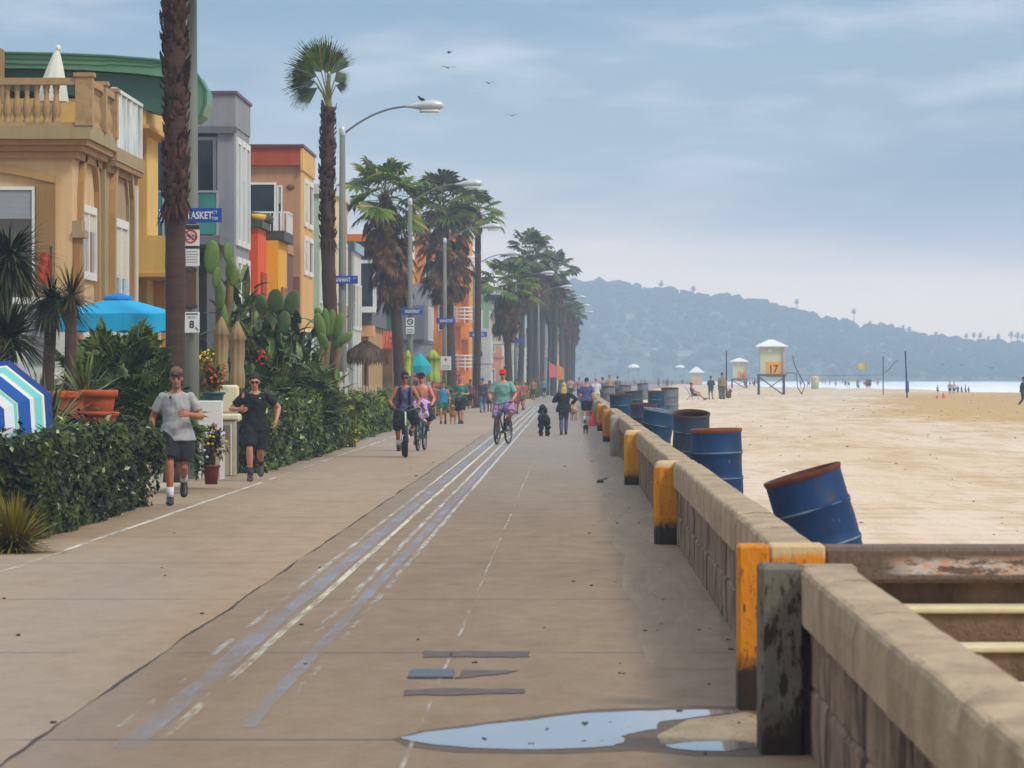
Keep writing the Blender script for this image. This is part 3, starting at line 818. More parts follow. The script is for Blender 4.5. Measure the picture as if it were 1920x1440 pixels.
def drum(label, px, py, Y, m, rim=rust, tx=0.0, ty=0.0, s=1.0, z=None):
    """px,py: centre of the open rim; tx leans it towards the sea (+) or the wall (-), ty away from or to us"""
    top = P(px, py, Y); H = .88 * s; r = .295 * s
    M = Matrix.Rotation(ty, 3, 'X') @ Matrix.Rotation(tx, 3, 'Y')
    loc = top - M @ V((0, 0, H))
    root = thing('oil_drum', label, 'drum', loc)
    o3 = [(r * .98, 0), (r, .02)]
    for zc in (.30, .60):
        zc *= s; o3 += [(r, zc - .22), (r, zc - .12), (r, zc - .03), (r + .008, zc - .018), (r + .008, zc + .018), (r, zc + .03)]
    o3 += [(r, H - .045)]
    mb = MB(); mb.lathe(o3, loc, 36, M); mb.disc(loc + M @ V((0, 0, .01)), M @ V((0, 0, 1)), r * .98, 36); sd_ = R.random() * 50; ax_ = M @ V((0, 0, 1)); mb.v = [tuple(V(p) + (lambda o_: o_.normalized() * (.011 * noise.noise((p[0] * 3.4 + sd_, p[1] * 3.4, p[2] * 4)) - .012 * max(0, noise.noise((p[0] * 6, p[1] * 6 + sd_, p[2] * 7)) - .25)) if o_.length > .01 else o_)((V(p) - loc) - ax_ * ((V(p) - loc).dot(ax_)))) for p in mb.v]; mb.build('drum_body', m, root, True)
    mb = MB(); mb.lathe([(r - .012, .0), (r - .012, H - .03)][::-1], loc, 36, M); mb.disc(loc + M @ V((0, 0, H * .55)), M @ V((0, 0, 1)), r - .013, 36); mb.build('drum_lining', ins_m, root, True)
    mb = MB(); mb.lathe([(r - .010, H - .05), (r + .001, H - .044), (r + .010, H - .02), (r + .010, H - .004), (r, H), (r - .014, H - .006), (r - .016, H - .05)], loc, 36, M); mb.build('rim', rim, root, True)
    for zc in (.30, .60):
        zc *= s; mb = MB(); mb.lathe([(r + .0085, zc - .008), (r + .012, zc), (r + .0085, zc + .008)], loc, 36, M); mb.build('hoop', hoop_m, root, True)
    return root
drum('deep blue oil drum leaning over in the sand beside the wall gap, brown rusty rim', 1503, 886, 32.4, deep_d, rust, rad(-16.5), rad(1))
drum('upright bright blue oil drum with an orange rust rim, just beyond the tilted drum', 1343, 803.5, 50, deep_d, mat('drum_rust_orange', (128, 66, 38), .9, .3, 9, .5), rad(-1.5), rad(1.0))
drum('dull slate drum with wide rusty brown rim tipped open towards the walker', 1297, 774, 69.4, slate_d, rust2, rad(1), rad(12))
drum('blue drum with pale hoop tilted seaward against the slate drum', 1237, 768, 80, blue_d, hoop_m, rad(9), rad(4))
drum('violet blue drum with dark rim squeezed behind the wall, before the grey ones', 1207, 757, 97, pur_d, rust2, rad(0), rad(5))
drum('faded blue drum close behind the wall coping, first of the dim far ones', 1164, 739, 112, blue_d, rust2, rad(-2), rad(3))
drum('small distant blue drum standing free of the row on the open sand', 1231, 733, 148, blue_d, rust2, rad(1), rad(4))
drum('dark grey drum standing with its lid edge showing near the seated beachgoer', 1256, 727, 152, gry_d, rust2, rad(0), rad(3), 1.05)
drum('pale grey distant drum nearest the wall in the hazy part of the row', 1140, 724, 185, gry_d, rust2, 0, rad(3))
drum('grey distant drum beside the man walking in a violet shirt', 1172, 722, 200, gry_d, rust2, rad(3), rad(2))
drum('smallest hazy grey drum at the far end of the row', 1205, 719, 230, gry_d, rust2, rad(-3), rad(2))
drum('slate blue distant drum half behind the violet one', 1188, 733, 140, slate_d, rust2, rad(-3), rad(2))
# ================================================================= houses along the walk
gl_dark = glass_mat('window_glass_dark', (38, 42, 46)); gl_blue = glass_mat('window_glass_blue', (112, 156, 170)); gl_grey = glass_mat('window_glass_grey', (120, 124, 128)); gl_teal = glass_mat('balustrade_glass', (64, 128, 124), .12)
white_f = mat('white_frame_paint', (226, 224, 216), .5, .05); dark_f = mat('dark_frame', (60, 58, 58), .5, .1); blue_f = mat('blue_frame', (70, 84, 130), .5, .1); alu_f = mat('pale_metal', (172, 176, 178), .4, .08, 3, 0, .5)
def stucco(name, rgb, var=.10): return mat(name, rgb, .92, var, .9, .16, dirt=[c * .78 for c in rgb], dirt_amt=.35, streak=.55)
RW = random.Random(4); blinds = [mat('blind_cream', (206, 198, 180), .9, .08, 8, 0, 0, (.2, .2, 6)), mat('blind_grey', (150, 152, 154), .9, .1, 8, 0, 0, (.2, .2, 6)), mat('curtain_white', (190, 190, 186), .95, .2, 6, 0, 0, (5, 5, .2))]
def win_s(h, x0, x1, z0, z1, y, fm=white_f, gm=gl_dark, nx=1, nz=0, fw=.06, name='window', out=.05):
    """window in a wall that faces the walker (plane y)"""
    mb = MB(); a, b = y - out, y - .003
    mb.box(x0, x0 + fw, a, b, z0, z1); mb.box(x1 - fw, x1, a, b, z0, z1); mb.box(x0 + fw, x1 - fw, a, b, z1 - fw, z1); mb.box(x0 + fw, x1 - fw, a, b, z0, z0 + fw)
    for i in range(1, nx + 1):
        x = x0 + (x1 - x0) * i / (nx + 1); mb.box(x - fw * .4, x + fw * .4, a + .008, b, z0 + fw, z1 - fw)
    for i in range(1, nz + 1):
        z = z0 + (z1 - z0) * i / (nz + 1); mb.box(x0 + fw, x1 - fw, a + .012, b, z - fw * .35, z + fw * .35)
    f = mb.build(name, fm, h)
    MB().box(x0 + fw * .5, x1 - fw * .5, y - .018, y - .006, z0 + fw * .5, z1 - fw * .5).build('pane', gm, f)
    if RW.random() < .6 and z1 - z0 > .9: q = RW.uniform(.2, .6); MB().box(x0 + fw, x1 - fw, y - .024, y - .0185, z1 - fw - (z1 - z0) * q, z1 - fw).build('blind', RW.choice(blinds), f)
    return f
def win_w(h, y0, y1, z0, z1, x, fm=white_f, gm=gl_dark, ny=1, nz=0, fw=.07, name='window', out=.06):
    """window in a wall that faces the beach (plane x)"""
    mb = MB(); a, b = x + .003, x + out
    mb.box(a, b, y0, y0 + fw, z0, z1); mb.box(a, b, y1 - fw, y1, z0, z1); mb.box(a, b, y0 + fw, y1 - fw, z1 - fw, z1); mb.box(a, b, y0 + fw, y1 - fw, z0, z0 + fw)
    for i in range(1, ny + 1):
        y = y0 + (y1 - y0) * i / (ny + 1); mb.box(a, b - .008, y - fw * .4, y + fw * .4, z0 + fw, z1 - fw)
    for i in range(1, nz + 1):
        z = z0 + (z1 - z0) * i / (nz + 1); mb.box(a, b - .012, y0 + fw, y1 - fw, z - fw * .35, z + fw * .35)
    f = mb.build(name, fm, h)
    MB().box(x + .006, x + .02, y0 + fw * .5, y1 - fw * .5, z0 + fw * .5, z1 - fw * .5).build('pane', gm, f)
    if RW.random() < .6 and z1 - z0 > .9: q = RW.uniform(.2, .6); MB().box(x + .0205, x + .026, y0 + fw, y1 - fw, z1 - fw - (z1 - z0) * q, z1 - fw).build('blind', RW.choice(blinds), f)
    return f
def rail_s(h, x0, x1, y, z0, z1, m, n=10, r=.02, name='railing'):
    mb = MB(); mb.box(x0, x1, y - .03, y + .03, z1 - .05, z1); mb.box(x0, x1, y - .025, y + .025, z0, z0 + .04)
    for i in range(n + 1):
        x = x0 + (x1 - x0) * i / n; mb.box(x - r, x + r, y - r, y + r, z0 + .04, z1 - .05)
    return mb.build(name, m, h)
def rail_w(h, y0, y1, x, z0, z1, m, n=10, r=.02, name='railing'):
    mb = MB(); mb.box(x - .03, x + .03, y0, y1, z1 - .05, z1); mb.box(x - .025, x + .025, y0, y1, z0, z0 + .04)
    for i in range(n + 1):
        y = y0 + (y1 - y0) * i / n; mb.box(x - r, x + r, y - r, y + r, z0 + .04, z1 - .05)
    return mb.build(name, m, h)
def house(name, label, loc): return thing(name, label, 'house', loc)
def part(h, name, m, *boxes):
    mb = MB()
    for b in boxes: mb.box(*b)
    return mb.build(name, m, h)
def arch_pts(c0, c1, z0, zs, n=10):
    """outline of an arched opening between c0 and c1: springing at zs"""
    r = (c1 - c0) / 2; c = (c0 + c1) / 2
    return [(c0, z0)] + [(c - r * math.cos(math.pi * i / n), zs + r * .8 * math.sin(math.pi * i / n)) for i in range(n + 1)] + [(c1, z0)]
def arch_band_w(x, c0, c1, z0, zs, wd, out):
    mb = MB(); A = arch_pts(c0, c1, z0, zs); B = arch_pts(c0 - wd, c1 + wd, z0, zs); n = len(A)
    vs = [(x + .004, y, z) for y, z in A] + [(x + .004, y, z) for y, z in B] + [(x + out, y, z) for y, z in A] + [(x + out, y, z) for y, z in B]
    fs = []
    for i in range(n - 1):
        fs += [(2 * n + i, 2 * n + i + 1, 3 * n + i + 1, 3 * n + i), (i, 2 * n + i, 2 * n + i + 1, i + 1)[::-1], (n + i, n + i + 1, 3 * n + i + 1, 3 * n + i)]
    mb.add(vs, fs); return mb
def arch_band_s(y, c0, c1, z0, zs, wd, out):
    mb = MB(); A = arch_pts(c0, c1, z0, zs); B = arch_pts(c0 - wd, c1 + wd, z0, zs); n = len(A)
    vs = [(x, y - .004, z) for x, z in A] + [(x, y - .004, z) for x, z in B] + [(x, y - out, z) for x, z in A] + [(x, y - out, z) for x, z in B]
    fs = []
    for i in range(n - 1):
        fs += [(2 * n + i, 3 * n + i, 3 * n + i + 1, 2 * n + i + 1), (i, 2 * n + i, 2 * n + i + 1, i + 1), (n + i, n + i + 1, 3 * n + i + 1, 3 * n + i)]
    mb.add(vs, fs); return mb
X0 = -8.8
# ---------------- tan villa with the balustrade
tan = stucco('tan_stucco', (212, 178, 136)); tan2 = stucco('olive_tan_stucco', (160, 142, 106)); trim = stucco('tan_trim', (178, 140, 96)); trim2 = stucco('tan_trim_dark', (150, 118, 76))
balm = mat('baluster_stone', (168, 138, 100), .85, .2, 5, .2, dirt=(112, 84, 56), dirt_amt=.5)
h = house('villa', 'tan stucco villa with a baluster roof terrace and arched windows', (X0, 75.5, 0))
part(h, 'wall', tan, (-20, X0, 75.5, 79.4, -.1, 5.55)); part(h, 'wall', tan2, (-20, -8.65, 79.41, 84.6, -.1, 5.5))
mb = MB()
for (o, z0, z1) in ((.10, 5.50, 5.62), (.2, 5.625, 5.72), (.30, 5.725, 5.82)): mb.box(-20.1, X0 + o, 75.5 - o, 79.5, z0, z1)
mb.build('cornice', trim, h)
part(h, 'terrace_slab', tan2, (-20.1, X0 + .36, 75.1, 79.6, 5.825, 6.06))
mb = MB()
for (o, z0, z1) in ((.08, 5.45, 5.57), (.18, 5.575, 5.67)): mb.box(-12, -8.65 + o, 79.62, 84.6 + o, z0, z1)
mb.build('cornice', trim2, h); part(h, 'terrace_slab', tan2, (-12, -8.65 + .2, 79.62, 84.8, 5.675, 5.93))
bl = [(.07, 0), (.07, .05), (.045, .07), (.07, .13), (.084, .21), (.078, .30), (.05, .42), (.042, .50), (.058, .54), (.045, .58), (.066, .62), (.066, .68)]
zt = 6.06
part(h, 'handrail', balm, (-20.1, X0 + .36, 75.1, 75.32, zt + .72, zt + .84), (X0 + .14, X0 + .36, 75.325, 79.6, zt + .72, zt + .84))
part(h, 'plinth', balm, (-20.1, X0 + .33, 75.13, 75.3, zt + .001, zt + .06), (X0 + .16, X0 + .33, 75.305, 79.6, zt + .001, zt + .06))
x = X0 + .05
mb = MB(); mb.lathe(bl, (0, 0, 0), 12); b0 = None
def put_bal(x, y):
    global b0
    if b0 is None:
        b0 = mb.build('baluster', balm, h, True, world=False); o = b0
    else: o = b0.copy(); COL.objects.link(o); o.parent = h
    o.location = V((x, y, zt + .05)) - wloc(h)
for i in range(20): put_bal(X0 - .25 - i * .172, 75.215)
for i in range(14): put_bal(X0 + .25, 75.75 + i * .27)
for (xa, ya) in ((X0 + .13, 75.08), (X0 + .13, 77.3), (X0 + .13, 79.2), (-10.9 - .1, 75.08)):
    part(h, 'pedestal', balm, (xa - .03, xa + .27, ya, ya + .3, zt + .002, zt + .86), (xa - .06, xa + .30, ya - .03, ya + .33, zt + .861, zt + .93))
# upper window on the end wall under a flat arch
win_s(h, -12.2, -9.45, 2.9, 5.0, 75.5, white_f, gl_dark, 1)
mb = MB(); n = 10; A = [(-12.6 + 3.5 * i / n, 5.06 + .26 * math.sin(math.pi * i / n)) for i in range(n + 1)]
mb.prism_y(A + [(x, z + .14) for x, z in A[::-1]], 75.40, 75.497); mb.build('arch_moulding', trim, h)
part(h, 'reveal', trim2, (-9.43, -9.1, 75.42, 75.497, 2.5, 5.05))
# pilaster with a little capital
part(h, 'pilaster', mat('pilaster_brown', (156, 116, 76), .9), (X0 + .004, X0 + .13, 75.52, 76.0, 0, 4.1)); part(h, 'capital', tan2, (X0 + .004, X0 + .22, 75.45, 76.1, 4.1, 4.22), (X0 + .004, X0 + .16, 75.5, 76.05, 4.221, 4.4))
arch_band_w(X0, 76.5, 79.0, 3.0, 4.75, .22, .10).build('arch_moulding', trim, h)
win_w(h, 76.55, 78.95, 3.4, 4.75, X0, white_f, gl_grey, 1, 0, .14); part(h, 'door_panel', white_f, (X0 + .004, X0 + .09, 76.6, 78.9, .3, 2.6))
arch_band_w(-8.65, 80.35, 83.6, 3.0, 4.7, .26, .12).build('arch_moulding', trim, h)
arch_band_w(-8.65, 80.35 + .35, 83.6 - .35, 3.0, 4.68, .14, .06).build('arch_moulding', tan2, h)
win_w(h, 80.7, 83.2, 2.95, 4.65, -8.65, white_f, gl_blue, 1, 0, .16); win_w(h, 80.7, 83.2, .5, 2.7, -8.65, white_f, gl_blue, 1, 1, .14)
# white framed windbreak on the terrace
mb = MB()
for i in range(6): y = 79.75 + i * .98; mb.box(-8.56, -8.48, y, y + .08, 5.935, 6.98)
mb.box(-8.57, -8.47, 79.75, 84.75, 6.985, 7.05); f = mb.build('windbreak', white_f, h)
MB().box(-8.53, -8.51, 79.78, 84.7, 5.95, 6.97).build('pane', glass_mat('milky_glass', (196, 204, 200), .25), f)
part(h, 'downpipe', white_f, (-8.64, -8.54, 84.35, 84.5, 0, 5.4))
# a small lookout behind the terrace
part(h, 'lookout', tan, (-14, -11.36, 82, 84, 5.95, 8.4)); part(h, 'lookout_roof', mat('dark_green_tin', (40, 72, 60), .5), (-14.2, -11.25, 81.8, 84.2, 8.405, 8.62))
part(h, 'chimney', trim2, (-11.42, -11.1, 83.2, 83.8, 7.0, 8.05))

# ---------------- yellow house with the green barrel roof
yel = stucco('yellow_stucco', (214, 178, 110)); h = house('house', 'yellow stucco house under a curved green metal roof', (X0, 85.6, 0))
part(h, 'wall', yel, (-20, X0 - .35, 85.7, 90.8, -.1, 6.7)); part(h, 'pier', yel, (X0 - .34, X0 + .06, 88.2, 90.6, -.1, 6.7))
part(h, 'lintel', yel, (-14, X0 + .3, 85.62, 90.9, 6.705, 7.22)); part(h, 'lintel_edge', stucco('yellow_edge', (198, 156, 84)), (-14, X0 + .36, 85.56, 91, 6.62, 6.702))
win_w(h, 85.8, 88.1, 4.55, 6.6, X0 - .35, white_f, glass_mat('violet_glass', (128, 136, 160), .1), 1, 0, .12)
part(h, 'balcony', stucco('yellow_balcony', (214, 176, 104)), (X0 - .34, X0 + .85, 85.65, 90.7, 3.72, 4.47)); part(h, 'balcony_lip', _M['yellow_edge'], (X0 - .34, X0 + .89, 85.6, 90.75, 3.64, 3.717))
win_w(h, 86.4, 88, .2, 2.7, X0 - .35, white_f, gl_dark, 0, 0, .12, 'doorway')
part(h, 'lower_wall', stucco('apricot_stucco', (206, 156, 104)), (X0 - .345, X0 + .3, 89.6, 90.75, -.1, 3.63)); win_s(h, -8.95, -8.58, 1.9, 3.1, 89.6, white_f, gl_dark, 0)
part(h, 'roof_deck', mat('roof_felt', (96, 100, 96), .9), (-20, X0 - .4, 86.95, 90.7, 7.23, 7.5))
Yr = 85.3; s_ = F / Yr
def roofpt(px, py): return ((px - VX) / s_, HC + (VY - py) / s_)
topc = [(-160, 100), (0, 99), (100, 101), (200, 105), (290, 112), (340, 122), (370, 140), (386, 168), (386, 192), (378, 214), (364, 226)]
inn = [(350, 222), (362, 205), (366, 180), (352, 158), (320, 146), (260, 138), (160, 131), (60, 128), (-160, 127)]
gtin = mat('green_roof_metal', (96, 136, 104), .45, .18, 1.2, .1, .2, dirt=(70, 104, 82), dirt_amt=.6)
MB().prism_y([roofpt(*q) for q in topc + inn], Yr, 86.9).build('roof_shell', gtin, h)
sof = [(-160, 129), (60, 130), (160, 133), (260, 140), (320, 148), (350, 160), (363, 181), (359, 204), (330, 218), (300, 212), (240, 197), (160, 180), (60, 170), (-160, 166)]
MB().prism_y([roofpt(*q) for q in sof], Yr + .25, 86.8).build('roof_soffit', mat('green_soffit', (44, 88, 74), .5, .15, 1.5, .1), h)
mb = MB()
for k in range(len(topc) - 1):
    a, b = roofpt(*topc[k]), roofpt(*topc[k + 1]); mb.tube([(a[0], Yr - .02, a[1]), (b[0], Yr - .02, b[1])], .03, 6)
mb.build('roof_edge', mat('green_edge', (60, 110, 84), .4), h)

mb = MB()
for q, dz in ((.33, 0), (.66, 0)):
    for k in range(0, 5):
        a = roofpt(topc[k][0], topc[k][1] + (128 - topc[k][1]) * q); b_ = roofpt(topc[k + 1][0], topc[k + 1][1] + (132 - topc[k + 1][1]) * q); mb.tube([(a[0], Yr - .012, a[1]), (b_[0], Yr - .012, b_[1])], .012, 5)
mb.build('roof_seam', _M['green_edge'], h)
# ---------------- grey modern house
gry = stucco('grey_render', (140, 140, 142), .08); gry2 = stucco('grey_render_dark', (104, 104, 106), .08); h = house('house', 'grey cube house with glass balcony and purple roof edge', (X0, 112, 0))
part(h, 'wall', gry, (-14, -11.05, 112, 121, -.1, 8.2), (-9.25, X0, 112, 117.2, -.1, 8.2), (-11.049, -9.251, 114.5, 121, -.1, 8.2))
part(h, 'parapet', gry, (-14, X0 + .03, 111.97, 117.25, 8.203, 9.05), ); part(h, 'roof_edge', mat('purple_flashing', (104, 58, 84), .5), (-14, X0 + .08, 111.9, 117.3, 9.053, 9.13))
part(h, 'ledge', gry2, (-14, X0 + .06, 111.86, 112, 8.02, 8.2))
win_s(h, -11.0, -9.3, 5.2, 7.95, 112.4, alu_f, gl_dark, 1, 0, .09); win_s(h, -11.0, -9.3, 2.6, 4.6, 112.4, dark_f, gl_dark, 2)
part(h, 'balcony_floor', gry2, (-12.3, -8.95, 109.2, 111.99, 5.02, 5.25))
mb = MB()
for x in (-12.2, -11.3, -10.4, -9.6, -9.02): mb.box(x - .025, x + .025, 109.2, 109.26, 5.251, 6.35)
mb.box(-12.25, -8.97, 109.19, 109.27, 6.351, 6.40); f = mb.build('balustrade', alu_f, h); MB().box(-12.2, -9.03, 109.22, 109.24, 5.28, 6.34).build('pane', gl_teal, f)
part(h, 'post', gry2, (-9.3, -9.1, 109.4, 109.6, -.1, 5.01))
for k in range(3): win_w(h, 112.5 + k * 1.55, 113.8 + k * 1.55, 5.1, 7.95, X0, white_f, gl_blue, 0, 0, .16)
for k in range(3): win_w(h, 112.5 + k * 1.55, 113.8 + k * 1.55, .6, 4.8, X0, white_f, gl_dark, 0, 3, .16)
# ---------------- orange and yellow house
org = stucco('orange_stucco', (224, 92, 24), .08); org2 = stucco('orange_opening_shade', (168, 60, 22), .1); ylo = stucco('sunflower_stucco', (228, 170, 22), .08); ylo2 = stucco('ochre_opening_shade', (156, 104, 24), .1)
h = house('house', 'house front of one orange and one sunflower yellow block with dark coping', (-8.6, 117.8, 0))
part(h, 'orange_block', org, (-11, -8.62, 118, 121.2, -.1, 5.75)); part(h, 'yellow_block', ylo, (-11, -8.28, 121.21, 125, -.1, 5.5))
part(h, 'doorway', org2, (-8.615, -8.56, 119, 120.6, 2.2, 4.55)); part(h, 'doorway', ylo2, (-8.275, -8.22, 122.4, 124.2, 2.2, 4.2))  # flat panels; shade of the openings put into darker wall colours
cop = mat('dark_tile_coping', (62, 66, 62), .7, .3, 6, .3)
part(h, 'coping', cop, (-11, -8.5, 117.9, 121.2, 5.753, 5.95), (-11, -8.1, 121.21, 125.2, 5.503, 5.78))
mb = MB()
for i in range(5): mb.ell((-9.0 + i * .1, 118.4 + i * .7, 6.1), .2, .35, .16, 8, 6)
mb.build('planting', leaf_mat('dark_bush', (44, 50, 34), (70, 72, 44)), h)
mb = MB(); mb.lathe([(0, 0), (.24, .02), (.3, .14), (.26, .18), (0, .2)], (-8.72, 118.6, 5.96), 12); mb.build('bowl', mat('yellow_bowl', (228, 178, 20), .5), h, True)
part(h, 'back_wall', stucco('plum_wall', (104, 72, 84)), (-14, -8.3, 125.1, 128, -.1, 5.2))
# ---------------- pink-tan house with red parapet
pnk = stucco('pink_tan_stucco', (178, 134, 104), .08); pky = stucco('pale_sand_stucco', (216, 172, 112), .08); h = house('house', 'pinkish tan house with a brick red parapet and white balcony', (X0, 140, 0))
part(h, 'wall', pnk, (-14, X0 - .05, 140, 146.5, -.1, 8.55)); part(h, 'side_wall', pky, (X0 - .049, X0 + .01, 139.99, 146.4, -.1, 8.55))
part(h, 'parapet', stucco('brick_red_stucco', (160, 70, 46)), (-14, X0 - .02, 139.8, 146.6, 8.553, 9.15)); part(h, 'parapet_end', pky, (X0 - .019, X0 + .06, 139.8, 146.6, 8.4, 9.13)); part(h, 'roof_edge', mat('maroon_flashing', (96, 44, 40), .5), (-14, X0 + .1, 139.7, 146.7, 9.153, 9.24))
win_s(h, -10.7, -9.62, 5.9, 8.0, 140, white_f, gl_dark, 0, 0, .07); win_s(h, -9.6, -9.42, 5.9, 7.9, 140, white_f, gl_dark, 0, 0, .05)
rail_s(h, -10.6, -9.1, 137.4, 5.95, 6.95, white_f, 14, .015); rail_w(h, 137.4, 139.9, -9.1, 5.95, 6.95, white_f, 10); part(h, 'balcony_floor', pnk, (-11, -9.05, 137.3, 139.98, 5.6, 5.9))
part(h, 'lower_panel', stucco('brown_stucco', (124, 80, 54)), (-10, X0 - .06, 139.93, 139.995, -.1, 4.9))
mb = MB(); mb.ell((-9.15, 139.97, 7.85), .13, .05, .09, 12, 8); mb.ell((-9.15, 139.97, 3.6), .13, .05, .07, 12, 8); mb.build('vent', mat('vent_brown', (104, 70, 46), .7), h, True)
for z0, z1 in ((6.6, 8.2), (5.0, 6.3), (.5, 3.2)):
    win_w(h, 141, 142.6, z0, z1, X0 + .012, white_f, gl_grey, 0, 0, .16); win_w(h, 143.3, 145.6, z0, z1, X0 + .012, white_f, gl_grey, 0, 0, .16)
# ---------------- further houses, each as its own small building
def simple(label, Y, L, z, m, wins=3, d=6.0, x=None, trimm=None, floors=2, glz=gl_grey, bal=None, band=None, setb=0, fm=white_f):
    xf = (X0 + bend(Y) if x is None else x)
    h = house('house', label, (xf, Y, 0))
    part(h, 'wall', m, (xf - d, xf, Y, Y + L, -.1, z))
    if trimm: part(h, 'parapet', trimm, (xf - d, xf + .12, Y - .12, Y + L + .1, z + .003, z + .36))
    fz = (z - .6) / floors
    for k in range(floors):
        z0 = .5 + k * fz; z1 = z0 + fz * .62
        for i in range(wins):
            a = Y + L * (i + .18) / wins; win_w(h, a, a + L / wins * .6, z0, z1, xf, fm, glz, 0, 0, .12)
        win_s(h, xf - 1.9, xf - .5, z0 + .2, z1, Y, fm, glz, 1, 0, .08)
        if d > 4: win_s(h, xf - 4.2, xf - 2.6, z0 + .2, z1, Y, fm, glz, 1, 0, .08)
    if band: part(h, 'storey_band', band, (xf - d, xf + .06, Y - .06, Y + L, fz + .28, fz + .48))
    if bal:
        bz = fz + .5
        part(h, 'balcony_floor', bal, (xf + .003, xf + 1.0, Y + .4, Y + L * .8, bz - .2, bz)); rail_w(h, Y + .4, Y + L * .8, xf + .96, bz + .002, bz + .95, bal, 8, .03); rail_s(h, xf + .02, xf + .93, Y + .43, bz + .002, bz + .95, bal, 6, .025)
    return h
mint = stucco('mint_stucco', (176, 196, 172)); teal = stucco('teal_boards', (62, 104, 92)); cream = stucco('cream_stucco', (220, 200, 152)); salmon = stucco('salmon_stucco', (218, 160, 130)); wht = stucco('white_stucco', (206, 204, 196)); whb = stucco('blue_white_stucco', (178, 190, 200)); grn = stucco('green_stucco', (130, 158, 124)); pnk2 = stucco('rose_stucco', (206, 150, 142)); peach = stucco('peach_stucco', (222, 170, 120)); brn = stucco('brown_house', (138, 104, 74)); orr = mat('orange_roof', (204, 110, 52), .8, .15, 3)
simple('narrow mint green house between the pinkish tan house and the tall thin palm', 149, 7, 8.0, mint, 3, 5, X0 + .05, wht, 2, gl_blue)
simple('cream house with pale roof trim just behind the first arm lamp', 158, 8, 8.3, cream, 3, 6, X0 + .15, white_f, 2, gl_blue)
simple('white house with a gabled look between the lamp and the bushy skirted palm', 168, 8, 6.6, wht, 3, 5, X0 + .2, mat('blue_grey_trim', (150, 176, 190), .6), 2, gl_blue)
# grey house with orange roof line and a glazed balcony
h = house('house', 'grey house with an orange roof line, glazed white balcony and tan ground floor', (X0, 190, 0))
part(h, 'wall', gry2, (-14, X0, 190, 205, 3.9, 7.4)); part(h, 'eave', mat('dark_green_eave', (44, 60, 54), .6), (-14, X0 + .3, 189.5, 205, 7.403, 7.62)); part(h, 'roof', orr, (-14, X0 + .35, 189.4, 205.2, 7.623, 7.95))
part(h, 'lower_wall', stucco('tan_ground_floor', (186, 146, 92)), (-14, X0 - .2, 191, 205, -.1, 3.89)); part(h, 'beam', peach, (-14, X0 + .1, 188.8, 190.9, 3.4, 3.88))
for x in (-9.05, -10.3): part(h, 'pillar', brn, (x - .14, x + .14, 188.9, 189.3, -.1, 3.39))
win_s(h, -10.9, -10.5, .4, 2.6, 191, white_f, gl_dark, 0); win_s(h, -9.9, -9.2, .4, 2.9, 191, white_f, gl_grey, 1, 2); part(h, 'red_panel', mat('red_panel', (196, 70, 50), .7), (-9.18, -9.02, 190.9, 190.99, 1.2, 3.0))
mb = MB()
for x in (-11.2, -10.2, -9.25, -8.6): mb.box(x - .05, x + .05, 187.5, 187.62, 4.7, 6.6)
mb.box(-11.3, -8.55, 187.45, 187.65, 6.602, 6.75); mb.box(-11.3, -8.55, 187.45, 189.95, 4.45, 4.698); mb.box(-8.68, -8.55, 187.66, 189.9, 6.602, 6.75)
for y in (188.4, 189.2): mb.box(-8.66, -8.57, y, y + .1, 4.7, 6.6)
f = mb.build('glazed_balcony', white_f, h); MB().box(-11.2, -8.62, 187.53, 187.56, 4.7, 6.6).build('pane', gl_dark, f)
# green boarded house with tiled porch
h = house('house', 'dark green boarded house with a red tiled porch roof', (X0, 214, 0))
mb = MB(); z = 3.9
while z < 8.5: mb.prism_y([(-12.5, z), (X0 - .02, z), (X0 - .06, z + .27), (-12.5, z + .27)], 213.97 - .02, 220); z += .28
mb.build('boarding', teal, h); part(h, 'lower_wall', brn, (-12.5, X0 - .1, 214.2, 222, -.1, 3.89))
tile = mat('red_roof_tile', (196, 92, 56), .85, .3, 9, .5); mb = MB()
for i in range(16):
    x = -11 + i * .17; mb.tube([(x, 212.2, 3.0), (x, 213.9, 3.85)], .085, 6)
mb.build('porch_roof', tile, h)
mb = MB()
for i in range(9): mb.tube([(-8.95 + .12 * i, 212.4 + .3 * i, 3.6 - .26 * i), (-8.6 + .12 * i, 212.4 + .3 * i, 3.5 - .26 * i)], .11, 6)
mb.build('stair_coping', tile, h)
win_w(h, 215, 218, 4.4, 6.6, X0 - .03, white_f, gl_dark, 1)
# grey house with dark tall windows
h = simple('plain grey house with tall dark windows next to the orange apartments', 262, 9, 7.3, gry, 3, 5.5, -8.7, None, 2, gl_dark, None, gry2)
part(h, 'roof_light', mat('teal_roof', (52, 112, 100), .5), (-11.6, -9.8, 262.5, 266, 7.303, 8.9)); part(h, 'dark_bay', gry2, (-10.9, -8.9, 261.4, 261.99, 3.9, 6.0))
# orange apartments with round white balconies
h = house('apartment_building', 'tall orange apartment building with rounded white railed balconies', (-6.6, 286, 0)); orw = stucco('apartment_orange', (226, 136, 62))
part(h, 'wall', orw, (-10.4, -7.3, 286, 297, -.1, 11.0)); part(h, 'stair_tower', stucco('apartment_pale_orange', (232, 158, 80)), (-7.299, -6.75, 287.5, 297, -.1, 11.5)); part(h, 'roof', mat('pink_tile', (206, 110, 92), .8), (-10.5, -7.2, 285.9, 297, 11.003, 11.3))
for z in (4.9, 8.0): win_s(h, -9.7, -9.1, z - .2, z + 1.5, 286, white_f, gl_grey, 0); win_s(h, -8.8, -8.0, z - .2, z + 1.5, 286, white_f, gl_dark, 0)
win_s(h, -9.6, -8.8, 1.6, 3.1, 286, white_f, gl_grey, 0); win_s(h, -8.3, -7.5, 1.2, 3.1, 286, white_f, gl_dark, 0)
